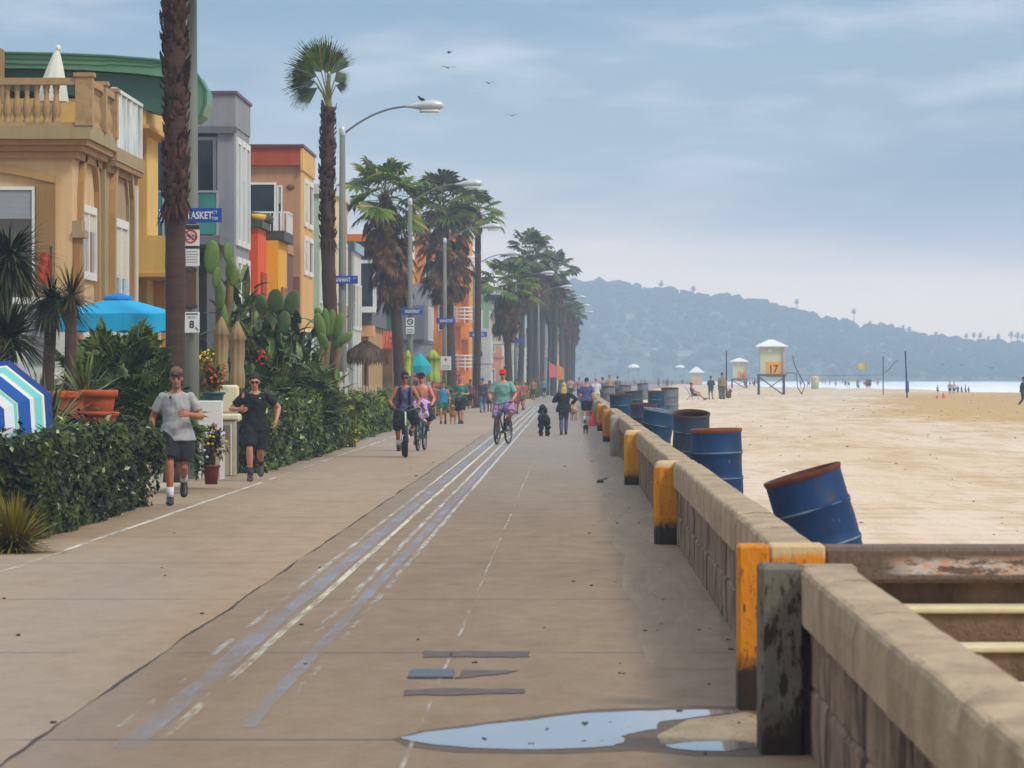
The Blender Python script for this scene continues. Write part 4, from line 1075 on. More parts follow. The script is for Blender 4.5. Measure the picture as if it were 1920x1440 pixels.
for z, e in ((2.0, .2), (5.2, 0), (8.6, -.4)):
    n = 12; pl = [(-7.3 - .3, 285.99)] + [(-7.0 - .75 * math.cos(math.pi * i / n) + e * .2, 285.6 - 1.3 * math.sin(math.pi * i / n)) for i in range(n + 1)] + [(-6.1, 285.99)]
    mb = MB(); vs = [(x, y, z - .25) for x, y in pl] + [(x, y, z) for x, y in pl]; k = len(pl)
    mb.add(vs, [tuple(range(k)), tuple(range(2 * k - 1, k - 1, -1))] + [(i, i + k, (i + 1) % k + k, (i + 1) % k) for i in range(k)])
    mb.build('balcony_floor', orw, h)
    mb = MB()
    for zr in (.25, .5, .75, 1.0): mb.tube([(x, y, z + zr) for x, y in pl[1:-1]], .055, 6)
    for x, y in pl[1:-1:3]: mb.box(x - .04, x + .04, y - .04, y + .04, z, z + 1.0)
    mb.build('railing', white_f, h)
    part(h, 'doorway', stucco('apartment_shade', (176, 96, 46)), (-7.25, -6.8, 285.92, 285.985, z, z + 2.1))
specs = [('pale cream house hard against the orange apartments', 303, 10, 9.6, cream, wht, 3), ('small grey white house with arched look, third beyond the orange apartments', 318, 9, 5.2, wht, None, 2), ('green house with teal roof trim behind the short skirted palm', 326, 10, 8.2, grn, teal, 2),
         ('salmon house with rose roof beyond the green house', 340, 10, 6.2, salmon, pnk2, 2), ('sage house with a rose upper edge in the hazy row', 353, 10, 7.2, mint, pnk2, 2), ('teal house with blue balcony beside the lamp row in the haze', 366, 10, 8.3, teal, wht, 2),
         ('white house with many paned windows under the far palms', 380, 11, 6.0, wht, None, 2), ('blue white house half hidden by far palm trunks', 395, 11, 7.6, whb, None, 2), ('pale tan house at the bend behind the far trunks', 412, 12, 7.0, peach, wht, 2),
         ('grey house in the haze past the bend', 430, 12, 8.0, gry, None, 2), ('dim white house past the grey one at the bend', 450, 12, 7.2, wht, None, 2), ('dim cream house second from the end of the street', 470, 13, 8, cream, None, 2), ('last pale house closing the street before the hill', 492, 14, 8.3, wht, peach, 3)]
for k, (lb, Y, L, z, mm, tr_, fl) in enumerate(specs):
    simple(lb, Y, L, z, mm, 3, 5.5, X0 + bend(Y) + .3 * math.sin(k * 2.1), tr_, fl, (gl_grey, gl_dark, gl_blue)[k % 3], (wht if k % 3 == 2 else None), (None, wht, None, pnk2)[k % 4])
# white garden wall with a shutter beside the villa
h = thing('garden_wall', 'white rendered garden wall with a grey shutter in front of the tan villa', 'wall', (-9.4, 74.2, 0)); part(h, 'wall', wht, (-11.6, -8.75, 74.2, 74.5, -.1, 2.9)); part(h, 'coping', white_f, (-11.6, -8.7, 74.13, 74.55, 2.903, 3.02)); part(h, 'shutter', gry, (-9.35, -9.0, 74.14, 74.196, 1.9, 2.75)); part(h, 'wall_lamp', white_f, (-9.1, -8.85, 73.95, 74.19, 1.6, 1.72))

# ================================================================= palms
frond_g = leaf_mat('palm_leaf_green', (60, 88, 22), (126, 142, 50), .5, dead=(150, 128, 80), dead_or_glint_amt=.08)
frond_d = leaf_mat('palm_leaf_dark', (48, 64, 24), (100, 110, 48), .55, dead=(120, 100, 62), dead_or_glint_amt=.08)
frond_b = leaf_mat('palm_leaf_dead', (70, 50, 38), (130, 98, 68), .85)
stalk_m = mat('palm_stalk', (112, 112, 50), .6, .25, 4)
bark = mat('palm_bark', (70, 50, 40), .95, .3, 3, .6, stretch=(1, 1, 5), dirt=(64, 48, 40), dirt_amt=.7)
bark_g = mat('palm_bark_grey', (70, 64, 58), .95, .3, 3, .6, stretch=(1, 1, 5), dirt=(56, 50, 46), dirt_amt=.6)
boot_m = leaf_mat('palm_boots', (28, 16, 14), (98, 66, 52), .95)
def along(pts, t):
    n = len(pts) - 1; u = min(n - 1e-6, max(0, t * n)); i = int(u); return pts[i].lerp(pts[i + 1], u - i)
def palm(label, base, top, r0, r1, crown_r, leaves=26, shag=0.0, skirt=None, lean=(0, 0), up=(-.5, 1.0), petiole=.75, lm=None, bm=None, fan_n=15, seed=1, fan_r=None, name='palm_tree', bare=.0, group='palms along the promenade', dead_low=0):
    """base, top: trunk ends; lean bows the trunk; shag: share of the trunk (from the top) that keeps its leaf boots; skirt: (length, width) of hanging dead fronds"""
    R.seed(seed); base = V(base); top = V(top); lm = lm or frond_g; bm = bm or bark
    root = thing(name, label, 'palm tree', base, 0, group)
    n = 40; pts = []; rr = []
    for i in range(n + 1):
        u = i / n; p = base.lerp(top, u) + V((lean[0], lean[1], 0)) * math.sin(math.pi * u)
        pts.append(p); rr.append((r0 + (r1 - r0) * u) * (1 + (.35 * math.exp(-u * 22))) * (1 + .035 * math.sin(i * 2.3) + ry(-.02, .02)))
    mb = MB(); mb.tube(pts, rr, 12); mb.build('trunk', bm, root, True)
    H = (top - base).length
    if shag:
        mb = MB(); k = int(H * shag * 2 * math.pi * r1 / .0105)
        for i in range(k):
            u = 1 - shag * R.random(); a = R.random() * 2 * math.pi; c = along(pts, u); rad_ = (r0 + (r1 - r0) * u) * 1.05
            o = V((math.cos(a), math.sin(a), 0)); tn = V((-math.sin(a), math.cos(a), 0)); L = ry(.10, .2); w_ = ry(.03, .055); out = ry(.03, .085)
            p0 = c + o * rad_ * .92
            mb.add([p0 - tn * w_, p0 + tn * w_, p0 + tn * w_ * .45 + o * out + V((0, 0, L)), p0 - tn * w_ * .45 + o * out + V((0, 0, L)), p0 + o * out * .9 + V((0, 0, L * .3))], [(0, 4, 3), (0, 1, 4), (1, 2, 4), (4, 2, 3)])
        # a ruff where the boots end
        for i in range(60):
            a = R.random() * 2 * math.pi; c = along(pts, 1 - shag + ry(-.004, .012)); o = V((math.cos(a), math.sin(a), 0))
            mb.blade(c + o * r1 * .9, o * .5 + V((0, 0, -1)), ry(.15, .4), .04, .1, 2)
        mb.build('leaf_boots', boot_m, root)
    hub = pts[-1]; R.seed(seed + 100)
    g = MB(); st = MB(); fr = fan_r or crown_r * .62
    for i in range(leaves):
        az = 2 * math.pi * (i * .381966 + ry(-.05, .05)); u = (i + .5) / leaves; el = up[0] + (up[1] - up[0]) * (u ** .8) + ry(-.1, .1)
        d = V((math.cos(az) * math.cos(el), math.sin(az) * math.cos(el), math.sin(el)))
        L = crown_r * petiole * ry(.6, .95) * (.75 + .25 * math.cos(el)); p0 = hub + V((0, 0, -.15 + .35 * u)) + d * .08
        sag = L * (.22 if el > 0 else .1); mid = p0 + d * L * .55 + V((0, 0, sag * .12)); end = p0 + d * L + V((0, 0, -sag * .5))
        st.tube([p0, mid, end], [.022, .016, .011], 4, False)
        dd = (end - mid).normalized() + V((0, 0, -.12))
        g.fan(end, dd, fr * ry(.85, 1.08), ry(1.55, 2.1), fan_n, ry(.12, .34), ry(-.5, .5))
    if leaves: st.build('leaf_stalks', stalk_m, root); g.build('crown', lm, root)
    if skirt:
        b = MB(); SL, SW = skirt; R.seed(seed + 200)
        for i in range(int(150 + 60 * SL)):
            t_ = R.random() ** .8; z = -.05 - SL * t_; a = R.random() * 2 * math.pi
            prof_ = math.sin(math.pi * min(1, (.22 + .62 * t_))) ; rr_ = SW * .5 * prof_ * ry(.25, 1.0)
            o = V((math.cos(a), math.sin(a), 0)); c = along(pts, 1 + z / H)
            p0 = c + o * rr_ * .5 + V((0, 0, ry(0, .2))); d = (o * rr_ * .9 + V((0, 0, -ry(.5, .9)))).normalized()
            L = ry(.5, 1.0) * min(1.0, SL * .5)
            e = p0 + d * L * .5; b.tube([p0, e], [.014, .010], 3, False)
            b.fan(e, d + V((0, 0, -.5)), L * ry(.5, .85), ry(.35, .8), 7, .25, ry(-.6, .6))
        b.build('dead_leaf_skirt', frond_b, root)
    return root
# nearest: only its shaggy trunk shows, its crown stands above the picture
b = P(327, 900, 67); b.z = -.05; tp = P(326, -260, 67)
palm('nearest palm, thick shaggy trunk rising in front of the long blue street sign', b, tp, .138, .195, 1.7, 24, .555, (1.2, 1.3), (.02, 0), (-.7, 1.1), seed=3)
b = P(640, 830, 109); b.z = -.05; tp = P(616, 200, 109)
r_ = palm('tall slender palm with a small wind blown crown beside the first arm lamp', b, tp, .20, .16, 1.15, 0, .40, None, (-.16, 0), seed=8)
g = MB(); st = MB(); hub = V(tp)
for (px, py, ang, rpx, spr, dy, bow) in ((614, 122, 94, 66, .75, -.1, 0), (601, 120, 124, 66, .75, -.35, -3), (590, 128, 156, 60, .7, -.2, -6), (586, 138, 188, 54, .62, .2, -8), (592, 148, 214, 52, .5, -.3, -6), (622, 124, 66, 58, .65, .3, 2), (630, 136, 28, 30, .8, -.2, 3), (634, 144, -14, 24, .7, .1, 4), (608, 114, 108, 60, .6, .5, 0), (580, 132, 172, 46, .5, .6, -8)):
    py += 16; px = 612 + (px - 612) * .8; rpx *= 1.16; e = P(px, py, 109 + dy); a_ = rad(ang); d = V((math.cos(a_), ry(-.25, .25), math.sin(a_))); sdv = V((-math.sin(a_), ry(-.3, .3), math.cos(a_)))
    st.tube([hub + V((0, 0, -.1)), hub.lerp(e, .5) + V((bow * -.004, 0, .03)), e], [.03, .02, .014], 5, False); g.fan(e, d, rpx * 109 / F, spr, 20, .05, 0, sdv)
st.tube([hub + V((0, 0, -.15)), hub + V((.0, 0, .85))], [.10, .03], 8); st.build('leaf_stalks', stalk_m, r_); g.build('crown', frond_g, r_)
b = P(752, 775, 167); b.z = -.05; tp = P(722, 372, 167)
palm('bushy palm with a big green crown and brown skirt between the first two arm lamps', b, tp, .22, .21, 1.65, 25, .12, (3.6, 2.1), (.10, 0), (-.5, 1.35), .8, seed=14, fan_r=1.1)
b = P(846, 762, 214); b.z = -.05; tp = P(828, 385, 214)
palm('heavy palm with the widest dead brown skirt behind the second arm lamp', b, tp, .27, .25, 1.9, 26, .1, (4.3, 3.8), (.1, 0), (-.6, 1.3), .8, lm=frond_d, seed=21, fan_r=1.25)
b = P(893, 760, 222); b.z = -.05; tp = P(896, 402, 222)
palm('thin straight palm with a small ragged crown near the orange apartments', b, tp, .2, .15, 1.5, 20, .05, (.7, .9), (.04, 0), (-.4, 1.1), .75, seed=27, fan_r=.9)
b = P(957, 750, 262); b.z = -.05; tp = P(950, 540, 262)
palm('short palm with an open crown over a pear shaped brown skirt', b, tp, .22, .22, 2.0, 26, .05, (2.5, 1.7), (-.05, 0), (-.25, 1.15), .85, seed=33, fan_r=1.05)
far = [(992, 478, 312, 'tallest palm of the far clump with a rounded dark crown', 2.0), (1016, 500, 353, 'far clump palm with a crown hanging just under the tallest one', 1.6), (1040, 506, 358, 'broad dark palm closing the seaward side of the far clump', 1.9), (1003, 530, 361, 'inner palm of the far clump half lost among its neighbours', 1.6), (1030, 548, 364, 'low palm of the far clump with a drooping dark crown', 1.5),
       (1052, 560, 402, 'small palm just past the far clump beside a thin lamp', 1.4), (1066, 574, 410, 'hazy palm standing clear past the clump, small pale crown', 1.5), (1074, 590, 450, 'hazy little palm nearest the hill', 1.5), (1058, 600, 470, 'faint lowest palm at the end of the street', 1.5), (978, 520, 330, 'palm at the landward side of the far clump', 1.6)]
for k, (px, py, Y, lb, cr_) in enumerate(far):
    tp = P(px, py, Y); bx = X0 + 3.1 + bend(Y) + ry(-.4, .3); b = V((tp.x + ry(-.15, .15), Y, -.05))
    palm(lb, b, tp, .24, .22, cr_ * ry(.85, 1.15), R.choice((18, 22, 26)), .0, (ry(1.6, 3.2), cr_ * ry(.8, 1.2)), (.08, 0), (-.6, 1.25), .75, lm=frond_d, bm=bark_g, fan_n=11, seed=50 + k, fan_r=cr_ * .6)

# ================================================================= hedges and garden plants
hedge_m = leaf_mat('hedge_leaf', (12, 22, 4), (76, 90, 32), .5, dead=(168, 174, 128), dead_or_glint_amt=.03); core_m = mat('hedge_shade_core', (10, 14, 6), .95, .4, 4)  # pale hedge leaves are glints put into the leaf colour, not withered ones
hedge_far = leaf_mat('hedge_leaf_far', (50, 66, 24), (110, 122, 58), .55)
def hedge(label, y0, y1, xo, xi, h, leaf=.05, n=9000, m=hedge_m, seed=1, wob=.12):
    R.seed(seed); root = thing('hedge', label, 'hedge', ((xo + xi) / 2 + bend((y0 + y1) / 2), (y0 + y1) / 2, 0), 0, 'hedges along the walk')
    c = MB(); ys = frange(y0 + .1, y1 - .1, .5); fs = []; vs = []
    for y in ys:
        b = bend(y); w_ = noise.noise((y * .6, 1, seed)) * wob
        for (x, z) in ((xo - .14, .0), (xo - .1, h * .5), (xo - .16, h - .14), (xi + .1, h - .12), (xi + .1, 0)): vs.append((x + b + w_, y, z + (w_ * .6 if z > h * .6 else 0)))
    for k in range(len(ys) - 1):
        for i in range(5): j = (i + 1) % 5; fs.append((k * 5 + i, k * 5 + j, k * 5 + 5 + j, k * 5 + 5 + i))
    fs += [(0, 1, 2, 3, 4)[::-1], tuple((len(ys) - 1) * 5 + i for i in range(5))]
    c.add(vs, fs); c.build('stems_or_core', core_m, root)  # solid dark core: shade between the leaves put into its colour
    l = MB(); W = xo - xi; L = y1 - y0; per = h * L + W * L * .9 + W * h
    for _ in range(n):
        q = R.random() * per; lump = 0
        if q < h * L: y = ry(y0, y1); z = h * R.random() ** .9; x = xo; o = V((1, -.35, .25))
        elif q < h * L + W * L * .9: y = ry(y0, y1); x = ry(xi, xo); z = h; o = V((.2, -.3, 1))
        else: y = y0; x = ry(xi, xo); z = h * R.random(); o = V((.2, -1, .2))
        d_ = noise.noise((x * 1.6, y * .9, z * 2.2 + seed)) * wob + noise.noise((x * 5, y * 3, z * 6 + seed)) * .07
        b = bend(y); w_ = noise.noise((y * .6, 1, seed)) * wob
        p = V((x + b + w_ * .7, y, max(.02, z))) + o.normalized() * (d_ + ry(-.09, .03))
        if z >= h - .12 and R.random() < .06: p.z += ry(0, .13)
        nrm = (o + V((ry(-1, 1), ry(-1, 1), ry(-.6, 1)))).normalized(); a = nrm.orthogonal().normalized(); a = Matrix.Rotation(R.random() * 6.28, 3, nrm) @ a; bb = nrm.cross(a)
        s_ = leaf * (ry(.5, 1.2) if R.random() < .93 else ry(1.3, 1.9))
        if R.random() < .015: p += o.normalized() * ry(.05, .16) + V((0, 0, ry(0, .08)))
        l.add([p - a * s_, p - bb * s_ * .5 + nrm * s_ * .15, p + a * s_, p + bb * s_ * .5 + nrm * s_ * .15], [(0, 1, 2), (0, 2, 3)])
    l.build('foliage', m, root); return root
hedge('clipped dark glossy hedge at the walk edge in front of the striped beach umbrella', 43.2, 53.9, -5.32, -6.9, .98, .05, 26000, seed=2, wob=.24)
hedge('long mixed green hedge behind the black shirted jogger and the first lamp', 72.5, 100, -5.2, -6.8, 1.2, .065, 24000, leaf_mat('hedge_leaf_mid', (18, 34, 6), (98, 114, 40), .5, dead=(170, 176, 120), dead_or_glint_amt=.03), seed=5, wob=.3)  # its few pale leaves are painted glints as well
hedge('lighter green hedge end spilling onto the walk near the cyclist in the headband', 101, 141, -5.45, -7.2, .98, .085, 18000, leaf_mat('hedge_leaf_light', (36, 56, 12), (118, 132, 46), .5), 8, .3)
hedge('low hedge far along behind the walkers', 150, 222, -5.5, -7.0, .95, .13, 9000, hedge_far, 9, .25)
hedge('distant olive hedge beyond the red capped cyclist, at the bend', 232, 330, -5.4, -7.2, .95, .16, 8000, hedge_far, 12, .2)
def tuft(name, label, cat, loc, n, L, w_, m, spread=(.2, 1.3), droop=.6, segs=4, trunk=None, tm=None, group=None, bias=None, taper=0):
    root = thing(name, label, cat, loc, 0, group); loc = V(loc); top = loc.copy()
    if trunk:
        top = loc + V((trunk[1] if len(trunk) > 1 else 0, 0, trunk[0])); mb = MB()
        mb.tube([loc, loc.lerp(top, .5) + V((ry(-.04, .04), 0, 0)), top], [trunk[2] * 1.1, trunk[2], trunk[2] * .95], 9); mb.build('trunk', tm or bark, root, True)
    mb = MB()
    for i in range(n):
        az = R.random() * 2 * math.pi; el = ry(*spread); d = V((math.cos(az) * math.cos(el), math.sin(az) * math.cos(el), math.sin(el)))
        if bias: d += V(bias)
        mb.blade(top + V((d.x, d.y, 0)) * ry(0, .06), d, L * ry(.65, 1.05), w_ * ry(.8, 1.1), droop * ry(.5, 1.4), segs, taper=taper)
    mb.build('foliage', m, root); return root
R.seed(77)
agave_m = leaf_mat('agave_leaf', (74, 96, 52), (150, 158, 96), .5); yucca_m = leaf_mat('yucca_leaf', (44, 52, 26), (120, 112, 66), .55); dark_leaf = leaf_mat('dark_blade_leaf', (20, 28, 12), (72, 78, 40), .55); fanbush_m = leaf_mat('fan_bush_leaf', (34, 52, 16), (104, 120, 58), .55); grass_m = leaf_mat('ochre_grass', (96, 88, 26), (168, 146, 58), .7); lime_m = leaf_mat('lime_leaf', (90, 116, 40), (170, 166, 80), .55)
g = G(22, 1040); tuft('grass_clump', 'ochre green grass clump spilling over the walk edge before the clipped hedge', 'grass clump', (g.x - .05, g.y + .5, -.02), 900, .62, .012, grass_m, (.1, 1.5), 1.0, 4)
g = P(88, 735, 52); tuft('agave', 'upright spiky agave with pale edges behind the striped umbrella', 'agave', (g.x, g.y, 0.95), 34, .85, .042, agave_m, (.65, 1.5), .3, 4)
g = P(160, 735, 54); tuft('agave', 'spreading agave growing in the terracotta trough', 'agave', (g.x, g.y, 1.34), 44, .66, .036, agave_m, (.35, 1.5), .35, 4)
g = P(128, 800, 51.5); tuft('leafy_plant', 'lime green leafy plant under the terracotta trough', 'plant', (g.x - .02, 50.2, .75), 260, .52, .04, lime_m, (.0, 1.5), .7, 3)
g = P(142, 705, 59); tuft('yucca', 'spiky yucca on a single brown stem in front of the turquoise parasol', 'yucca', (g.x - .06, g.y, .2), 120, .52, .018, yucca_m, (-.9, 1.5), .35, 3, (2.55, .0, .085), bark)
g = P(10, 700, 60); tuft('dragon_tree', 'big dark dragon tree with drooping blades against the villa window', 'tree', (-8.25, 60.5, 0), 420, .85, .034, dark_leaf, (-.9, 1.2), .9, 4, (3.3, .3, .11), bark)
tuft('dragon_tree', 'lower dark dragon tree whose long blades reach towards the yucca', 'tree', (-7.9, 58.5, 0), 300, .80, .03, dark_leaf, (-.5, 1.3), .8, 4, (2.15, .2, .1), bark, bias=(.25, 0, 0))
tuft('dragon_tree', 'thin grey green spiky head peeping in at the picture rim above the striped umbrella', 'tree', (-7.6, 56, 0), 130, .55, .02, yucca_m, (-.6, 1.4), .5, 3, (1.75, .05, .07), bark)
for k, (px, py, Y, sz, lb) in enumerate(((222, 697, 62.5, 1.2, 'large dark fan leaved bush under the turquoise parasol'), (268, 750, 60.5, .95, 'lower fan leaved bush beside the grey shirted jogger'))):
    g = P(px, py, Y); root = thing('fan_palm_bush', lb, 'bush', (g.x, Y, 0)); mb = MB(); st = MB(); zc = g.z - .3
    for i in range(190):
        az = R.random() * 6.283; el = ry(-.3, 1.45); d = V((math.cos(az) * math.cos(el), math.sin(az) * math.cos(el), math.sin(el))); p0 = V((g.x + ry(-.25, .25) * sz, Y + ry(-.4, .4), max(.1, zc + ry(-.5, .25)))); e = p0 + d * ry(.25, .5) * sz
        st.tube([p0, e], [.01, .006], 3, False); mb.fan(e, d, ry(.32, .5) * sz, ry(1.2, 1.7), 13, .15, ry(-.6, .6))
    st.build('stems_or_core', stalk_m, root); mb.build('foliage', fanbush_m, root)
# prickly pears, broad leaved plants
cact = mat('cactus_pad', (86, 112, 44), .6, .2, 6, .1, dirt=(120, 110, 60), dirt_amt=.3); cact2 = mat('cactus_pad_dark', (66, 88, 42), .6, .25, 6, .1); cstem = mat('cactus_stem', (110, 92, 54), .8, .3, 5, .3)
def pads(label, Y, lst, m, stem=None):
    o = P(lst[0][0], 760, Y); root = thing('prickly_pear', label, 'cactus', (o.x, Y, 0)); mb = MB(); R.seed(len(label))
    for (px, py, w_, h_, tl) in lst:
        c = P(px, py, Y + ry(-.3, .3)); s_ = Y / F; M = Matrix.Rotation(rad(tl), 3, 'Y') @ Matrix.Rotation(ry(-.6, .6), 3, 'Z'); mb.ell(c, w_ * s_ * .44, .045, h_ * s_ * .46, 14, 10, M)
    mb.build('pads', m, root, True)
    if stem:
        mb = MB()
        for st_ in stem: mb.tube([P(x, y, Y) for x, y in st_], [.10, .08, .06][:len(st_)] if len(st_) <= 3 else .07, 8)
        mb.build('stem', cstem, root, True)
    return root
pads('tall prickly pear with one large upright pad beside the no cycling sign', 84, [(397, 482, 34, 70, 3), (406, 520, 22, 44, 8), (428, 474, 26, 44, -4), (432, 505, 24, 46, 6), (413, 556, 22, 60, 0), (440, 520, 20, 40, 14), (420, 590, 20, 50, -6)], cact, [[(418, 770), (414, 640), (408, 540)], [(416, 640), (430, 560), (432, 500)]])
pads('round padded prickly pear in front of the sunflower yellow house block', 92, [(490, 572, 28, 46, -8), (516, 564, 40, 50, 4), (546, 568, 36, 56, 18), (508, 604, 30, 46, -6), (532, 604, 30, 46, 10), (520, 644, 30, 52, 0)], cact2, [[(520, 760), (518, 680), (514, 610)]])
pads('clustered upright prickly pear pads pressed against the tall slender palm', 97, [(600, 612, 24, 56, -14), (611, 605, 20, 60, -4), (622, 606, 20, 58, 4), (634, 612, 22, 56, 12), (606, 640, 22, 36, -20), (628, 640, 24, 36, 14), (648, 634, 18, 34, 50), (596, 585, 16, 20, 0)], cact, [[(612, 740), (610, 690), (616, 640)], [(622, 740), (630, 690), (638, 646)], [(600, 740), (606, 700), (604, 650)]])
broad_m = leaf_mat('broad_leaf', (34, 58, 20), (104, 128, 56), .45); broad2 = leaf_mat('broad_leaf_grey', (62, 84, 48), (134, 148, 96), .5)
def broad(label, px, py_top, Y, n, spread_px, m, L=.7, base=0.0, name='broad_leaved_plant'):
    x = (px - VX) * Y / F; zt = HC + (VY - py_top) * Y / F; root = thing(name, label, 'plant', (x, Y, base)); mb = MB(); st = MB(); sw = spread_px * Y / F / 2
    for i in range(n):
        z = base + (zt - base) * ry(.1, .85); p0 = V((x + ry(-.15, .15), Y + ry(-.3, .3), base)); p = V((x + ry(-sw, sw) * .7, Y + ry(-.5, .5), z)); st.tube([p0, p0.lerp(p, .6) + V((0, 0, .1)), p], [.025, .018, .01], 4, False)
        d = V(((p.x - x) * .8 + ry(-.4, .4), ry(-.7, .3), ry(-.1, 1.2))); mb.blade(p, d, L * ry(.6, 1.1), L * .17, ry(.5, 1.4), 5, fold=.3)
    st.build('stems_or_core', stalk_m, root); mb.build('foliage', m, root); return root
R.seed(5)
tuft('dragon_tree', 'dark dragon tree head crossing in front of the orange cloth', 'tree', (-7.55, 61, 0), 260, .75, .03, dark_leaf, (-.9, 1.0), .9, 4, (2.75, .15, .09), bark, bias=(.2, 0, -.1))
broad('tall grey green thicket between the large prickly pear and the grey house', 455, 470, 94, 80, 80, broad2, .8)
broad('leafy mass filling the garden in front of the orange house block', 478, 560, 96, 110, 70, broad_m, .8)
broad('leafy mass in front of the sunflower yellow house block', 545, 560, 98, 120, 110, broad_m, .75)
for k_, (px_, py_, Y_, w__, lb_) in enumerate(((470, 690, 83, 150, 'fan leaved shrub at the feet of the thicket behind the black shirted jogger'), (570, 690, 88, 150, 'fan leaved shrub beside the white slatted fence'))):
    c_ = P(px_, py_, Y_); root = thing('fan_palm_bush', lb_, 'bush', (c_.x, Y_, 0)); mb = MB(); st = MB()
    for i in range(120):
        az = R.random() * 6.283; el = ry(-.2, 1.45); d = V((math.cos(az) * math.cos(el), math.sin(az) * math.cos(el), math.sin(el))); p0 = V((c_.x + ry(-.5, .5), Y_ + ry(-.4, .4), ry(.3, 1.3))); e = p0 + d * ry(.3, .6); st.tube([p0, e], [.01, .006], 3, False); mb.fan(e, d, ry(.3, .5), ry(1.2, 1.7), 12, .15, ry(-.6, .6))
    st.build('stems_or_core', stalk_m, root); mb.build('foliage', fanbush_m, root)
broad('tall broad leaved thicket behind the closed tan parasols', 452, 520, 88, 95, 100, broad2, .75)
broad('dark broad leaved thicket behind the black shirted jogger', 500, 600, 86, 120, 120, broad_m, .7)
broad('broad leaved greenery between the jogger and the palm trunk', 560, 640, 90, 130, 120, broad2, .6)
broad('low leafy border plants under the pads of the cactus', 600, 690, 95, 90, 120, lime_m, .5)
broad('bushy greenery filling the garden below the large prickly pear', 410, 640, 87, 90, 80, broad2, .6)
broad('shrub glimpsed behind the tall slender palm trunk', 615, 560, 118, 40, 70, broad_m, .8)
broad('young green border plant at the hedge near the first arm lamp', 655, 745, 99, 40, 60, lime_m, .4)
fl_y = mat('yellow_petals', (236, 200, 40), .6, .15, 9); fl_r = mat('orange_petals', (206, 96, 50), .6, .3, 9)
def flower_bush(label, px, py, Y, w_, h_, m, fm, nfl, n=420, ls=.055):
    c = P(px, py, Y); s_ = Y / F; root = thing('flower_bush', label, 'flower bush', (c.x, Y, c.z - h_ * s_ / 2)); mb = MB(); core = MB(); core.ell(c, w_ * s_ * .2, .12, h_ * s_ * .25, 8, 6); core.build('stems_or_core', core_m, root); f = MB()  # dark core in the bush carries the inner shade in its colour
    def pt():
        u = V((R.gauss(0, 1), R.gauss(0, 1), R.gauss(0, 1))).normalized() * ry(.35, 1.05); return c + V((u.x * w_ * s_ / 2, u.y * w_ * s_ * .4, u.z * h_ * s_ / 2)), u
    for _ in range(n):
        p, u = pt(); mb.blade(p, u + V((ry(-.6, .6), ry(-.6, .6), ry(-.2, .8))), ls * ry(1, 2), ls * .5, .5, 2)
    for _ in range(nfl):
        p, u = pt(); p.y -= .05; f.ell(p + u * .03, .024, .024, .02, 6, 4)
    mb.build('foliage', m, root); f.build('blossom', fm, root); return root
flower_bush('round yellow green bush with orange flecks behind the two joggers', 398, 708, 70, 58, 66, leaf_mat('olive_bush', (84, 84, 30), (146, 132, 62), .6), fl_r, 60)
flower_bush('little cluster of bright yellow flowers above the round bush', 385, 668, 71, 30, 16, lime_m, fl_y, 26, 60, .04)
flower_bush('dark reddish potted plant in the red planter beside the jogger', 402, 828, 62.6, 60, 60, leaf_mat('bronze_leaf', (60, 52, 30), (130, 100, 60), .6), fl_y, 12, 300)
flower_bush('trailing plant with pale flowers at the foot of the lamp post', 372, 862, 62, 26, 70, hedge_m, mat('white_petals', (210, 206, 196), .6), 8, 220, .04)
flower_bush('red and orange hanging blossoms among the dark thicket leaves', 494, 672, 84.5, 26, 30, broad_m, mat('red_petals', (214, 66, 50), .6), 22, 60, .04)
flower_bush('small orange flower tuft at the hedge foot by the first arm lamp', 650, 787, 103, 22, 16, lime_m, fl_r, 18, 60, .05)
flower_bush('yellow leaved clump at the hedge corner near the cyclist', 664, 815, 98.5, 30, 22, lime_m, fl_y, 10, 90, .05)
# ------------------------------------------------------------ pots, seats, utility box
terra = mat('terracotta', (184, 92, 56), .85, .2, 4, .2, dirt=(140, 74, 50), dirt_amt=.4)
def pot(label, px, py_rim, Y, w_, h_, m, rimh=.06, base=None, name='plant_pot'):
    c = P(px, py_rim, Y); s_ = Y / F; r = w_ * s_ / 2; H = h_ * s_; root = thing(name, label, 'plant pot', (c.x, Y, c.z - H)); z0 = c.z - H
    mb = MB(); mb.lathe([(0, 0), (r * .66, 0), (r * .86, H - rimh)], (c.x, Y, z0), 20); mb.build('pot_body', m, root, True)
    mb = MB(); mb.lathe([(r * .86, H - rimh), (r, H - rimh), (r * 1.02, H - rimh * .3), (r, H), (r * .86, H), (r * .84, H - .05), (0, H - .05)], (c.x, Y, z0), 20); mb.build('pot_rim', m, root, True); return root
pot('large terracotta pot with a broad rolled rim beside the fan leaved bush', 185, 731, 53, 72, 70, terra, .09)
pot('lower terracotta pot with a cracked rim below the large one', 190, 772, 51.8, 66, 52, terra, .05)
root = thing('planter_trough', 'long orange terracotta trough above the lime leafy plant', 'planter', P(125, 752, 54)); c0, c1 = P(88, 735, 54), P(176, 756, 54)
mb = MB(); mb.bbox(c0.x, c1.x, 53.8, 54.2, 0.6, c0.z, .02); mb.build('trough', terra, root); mb = MB(); mb.bbox(c0.x - .03, c1.x + .03, 53.76, 54.24, c0.z - .08, c0.z + .01, .015); mb.build('trough_rim', mat('terracotta_bright', (206, 96, 44), .8, .15, 4), root)
pot('dark red square planter standing at the walk edge next to the utility box', 396, 872, 62.4, 34, 36, mat('dark_red_pot', (112, 34, 28), .6, .2, 4), .04)
pot('teal and grey glazed pot under the round bush', 400, 735, 69, 46, 30, mat('teal_pot', (44, 92, 100), .4, .2, 4), .04)
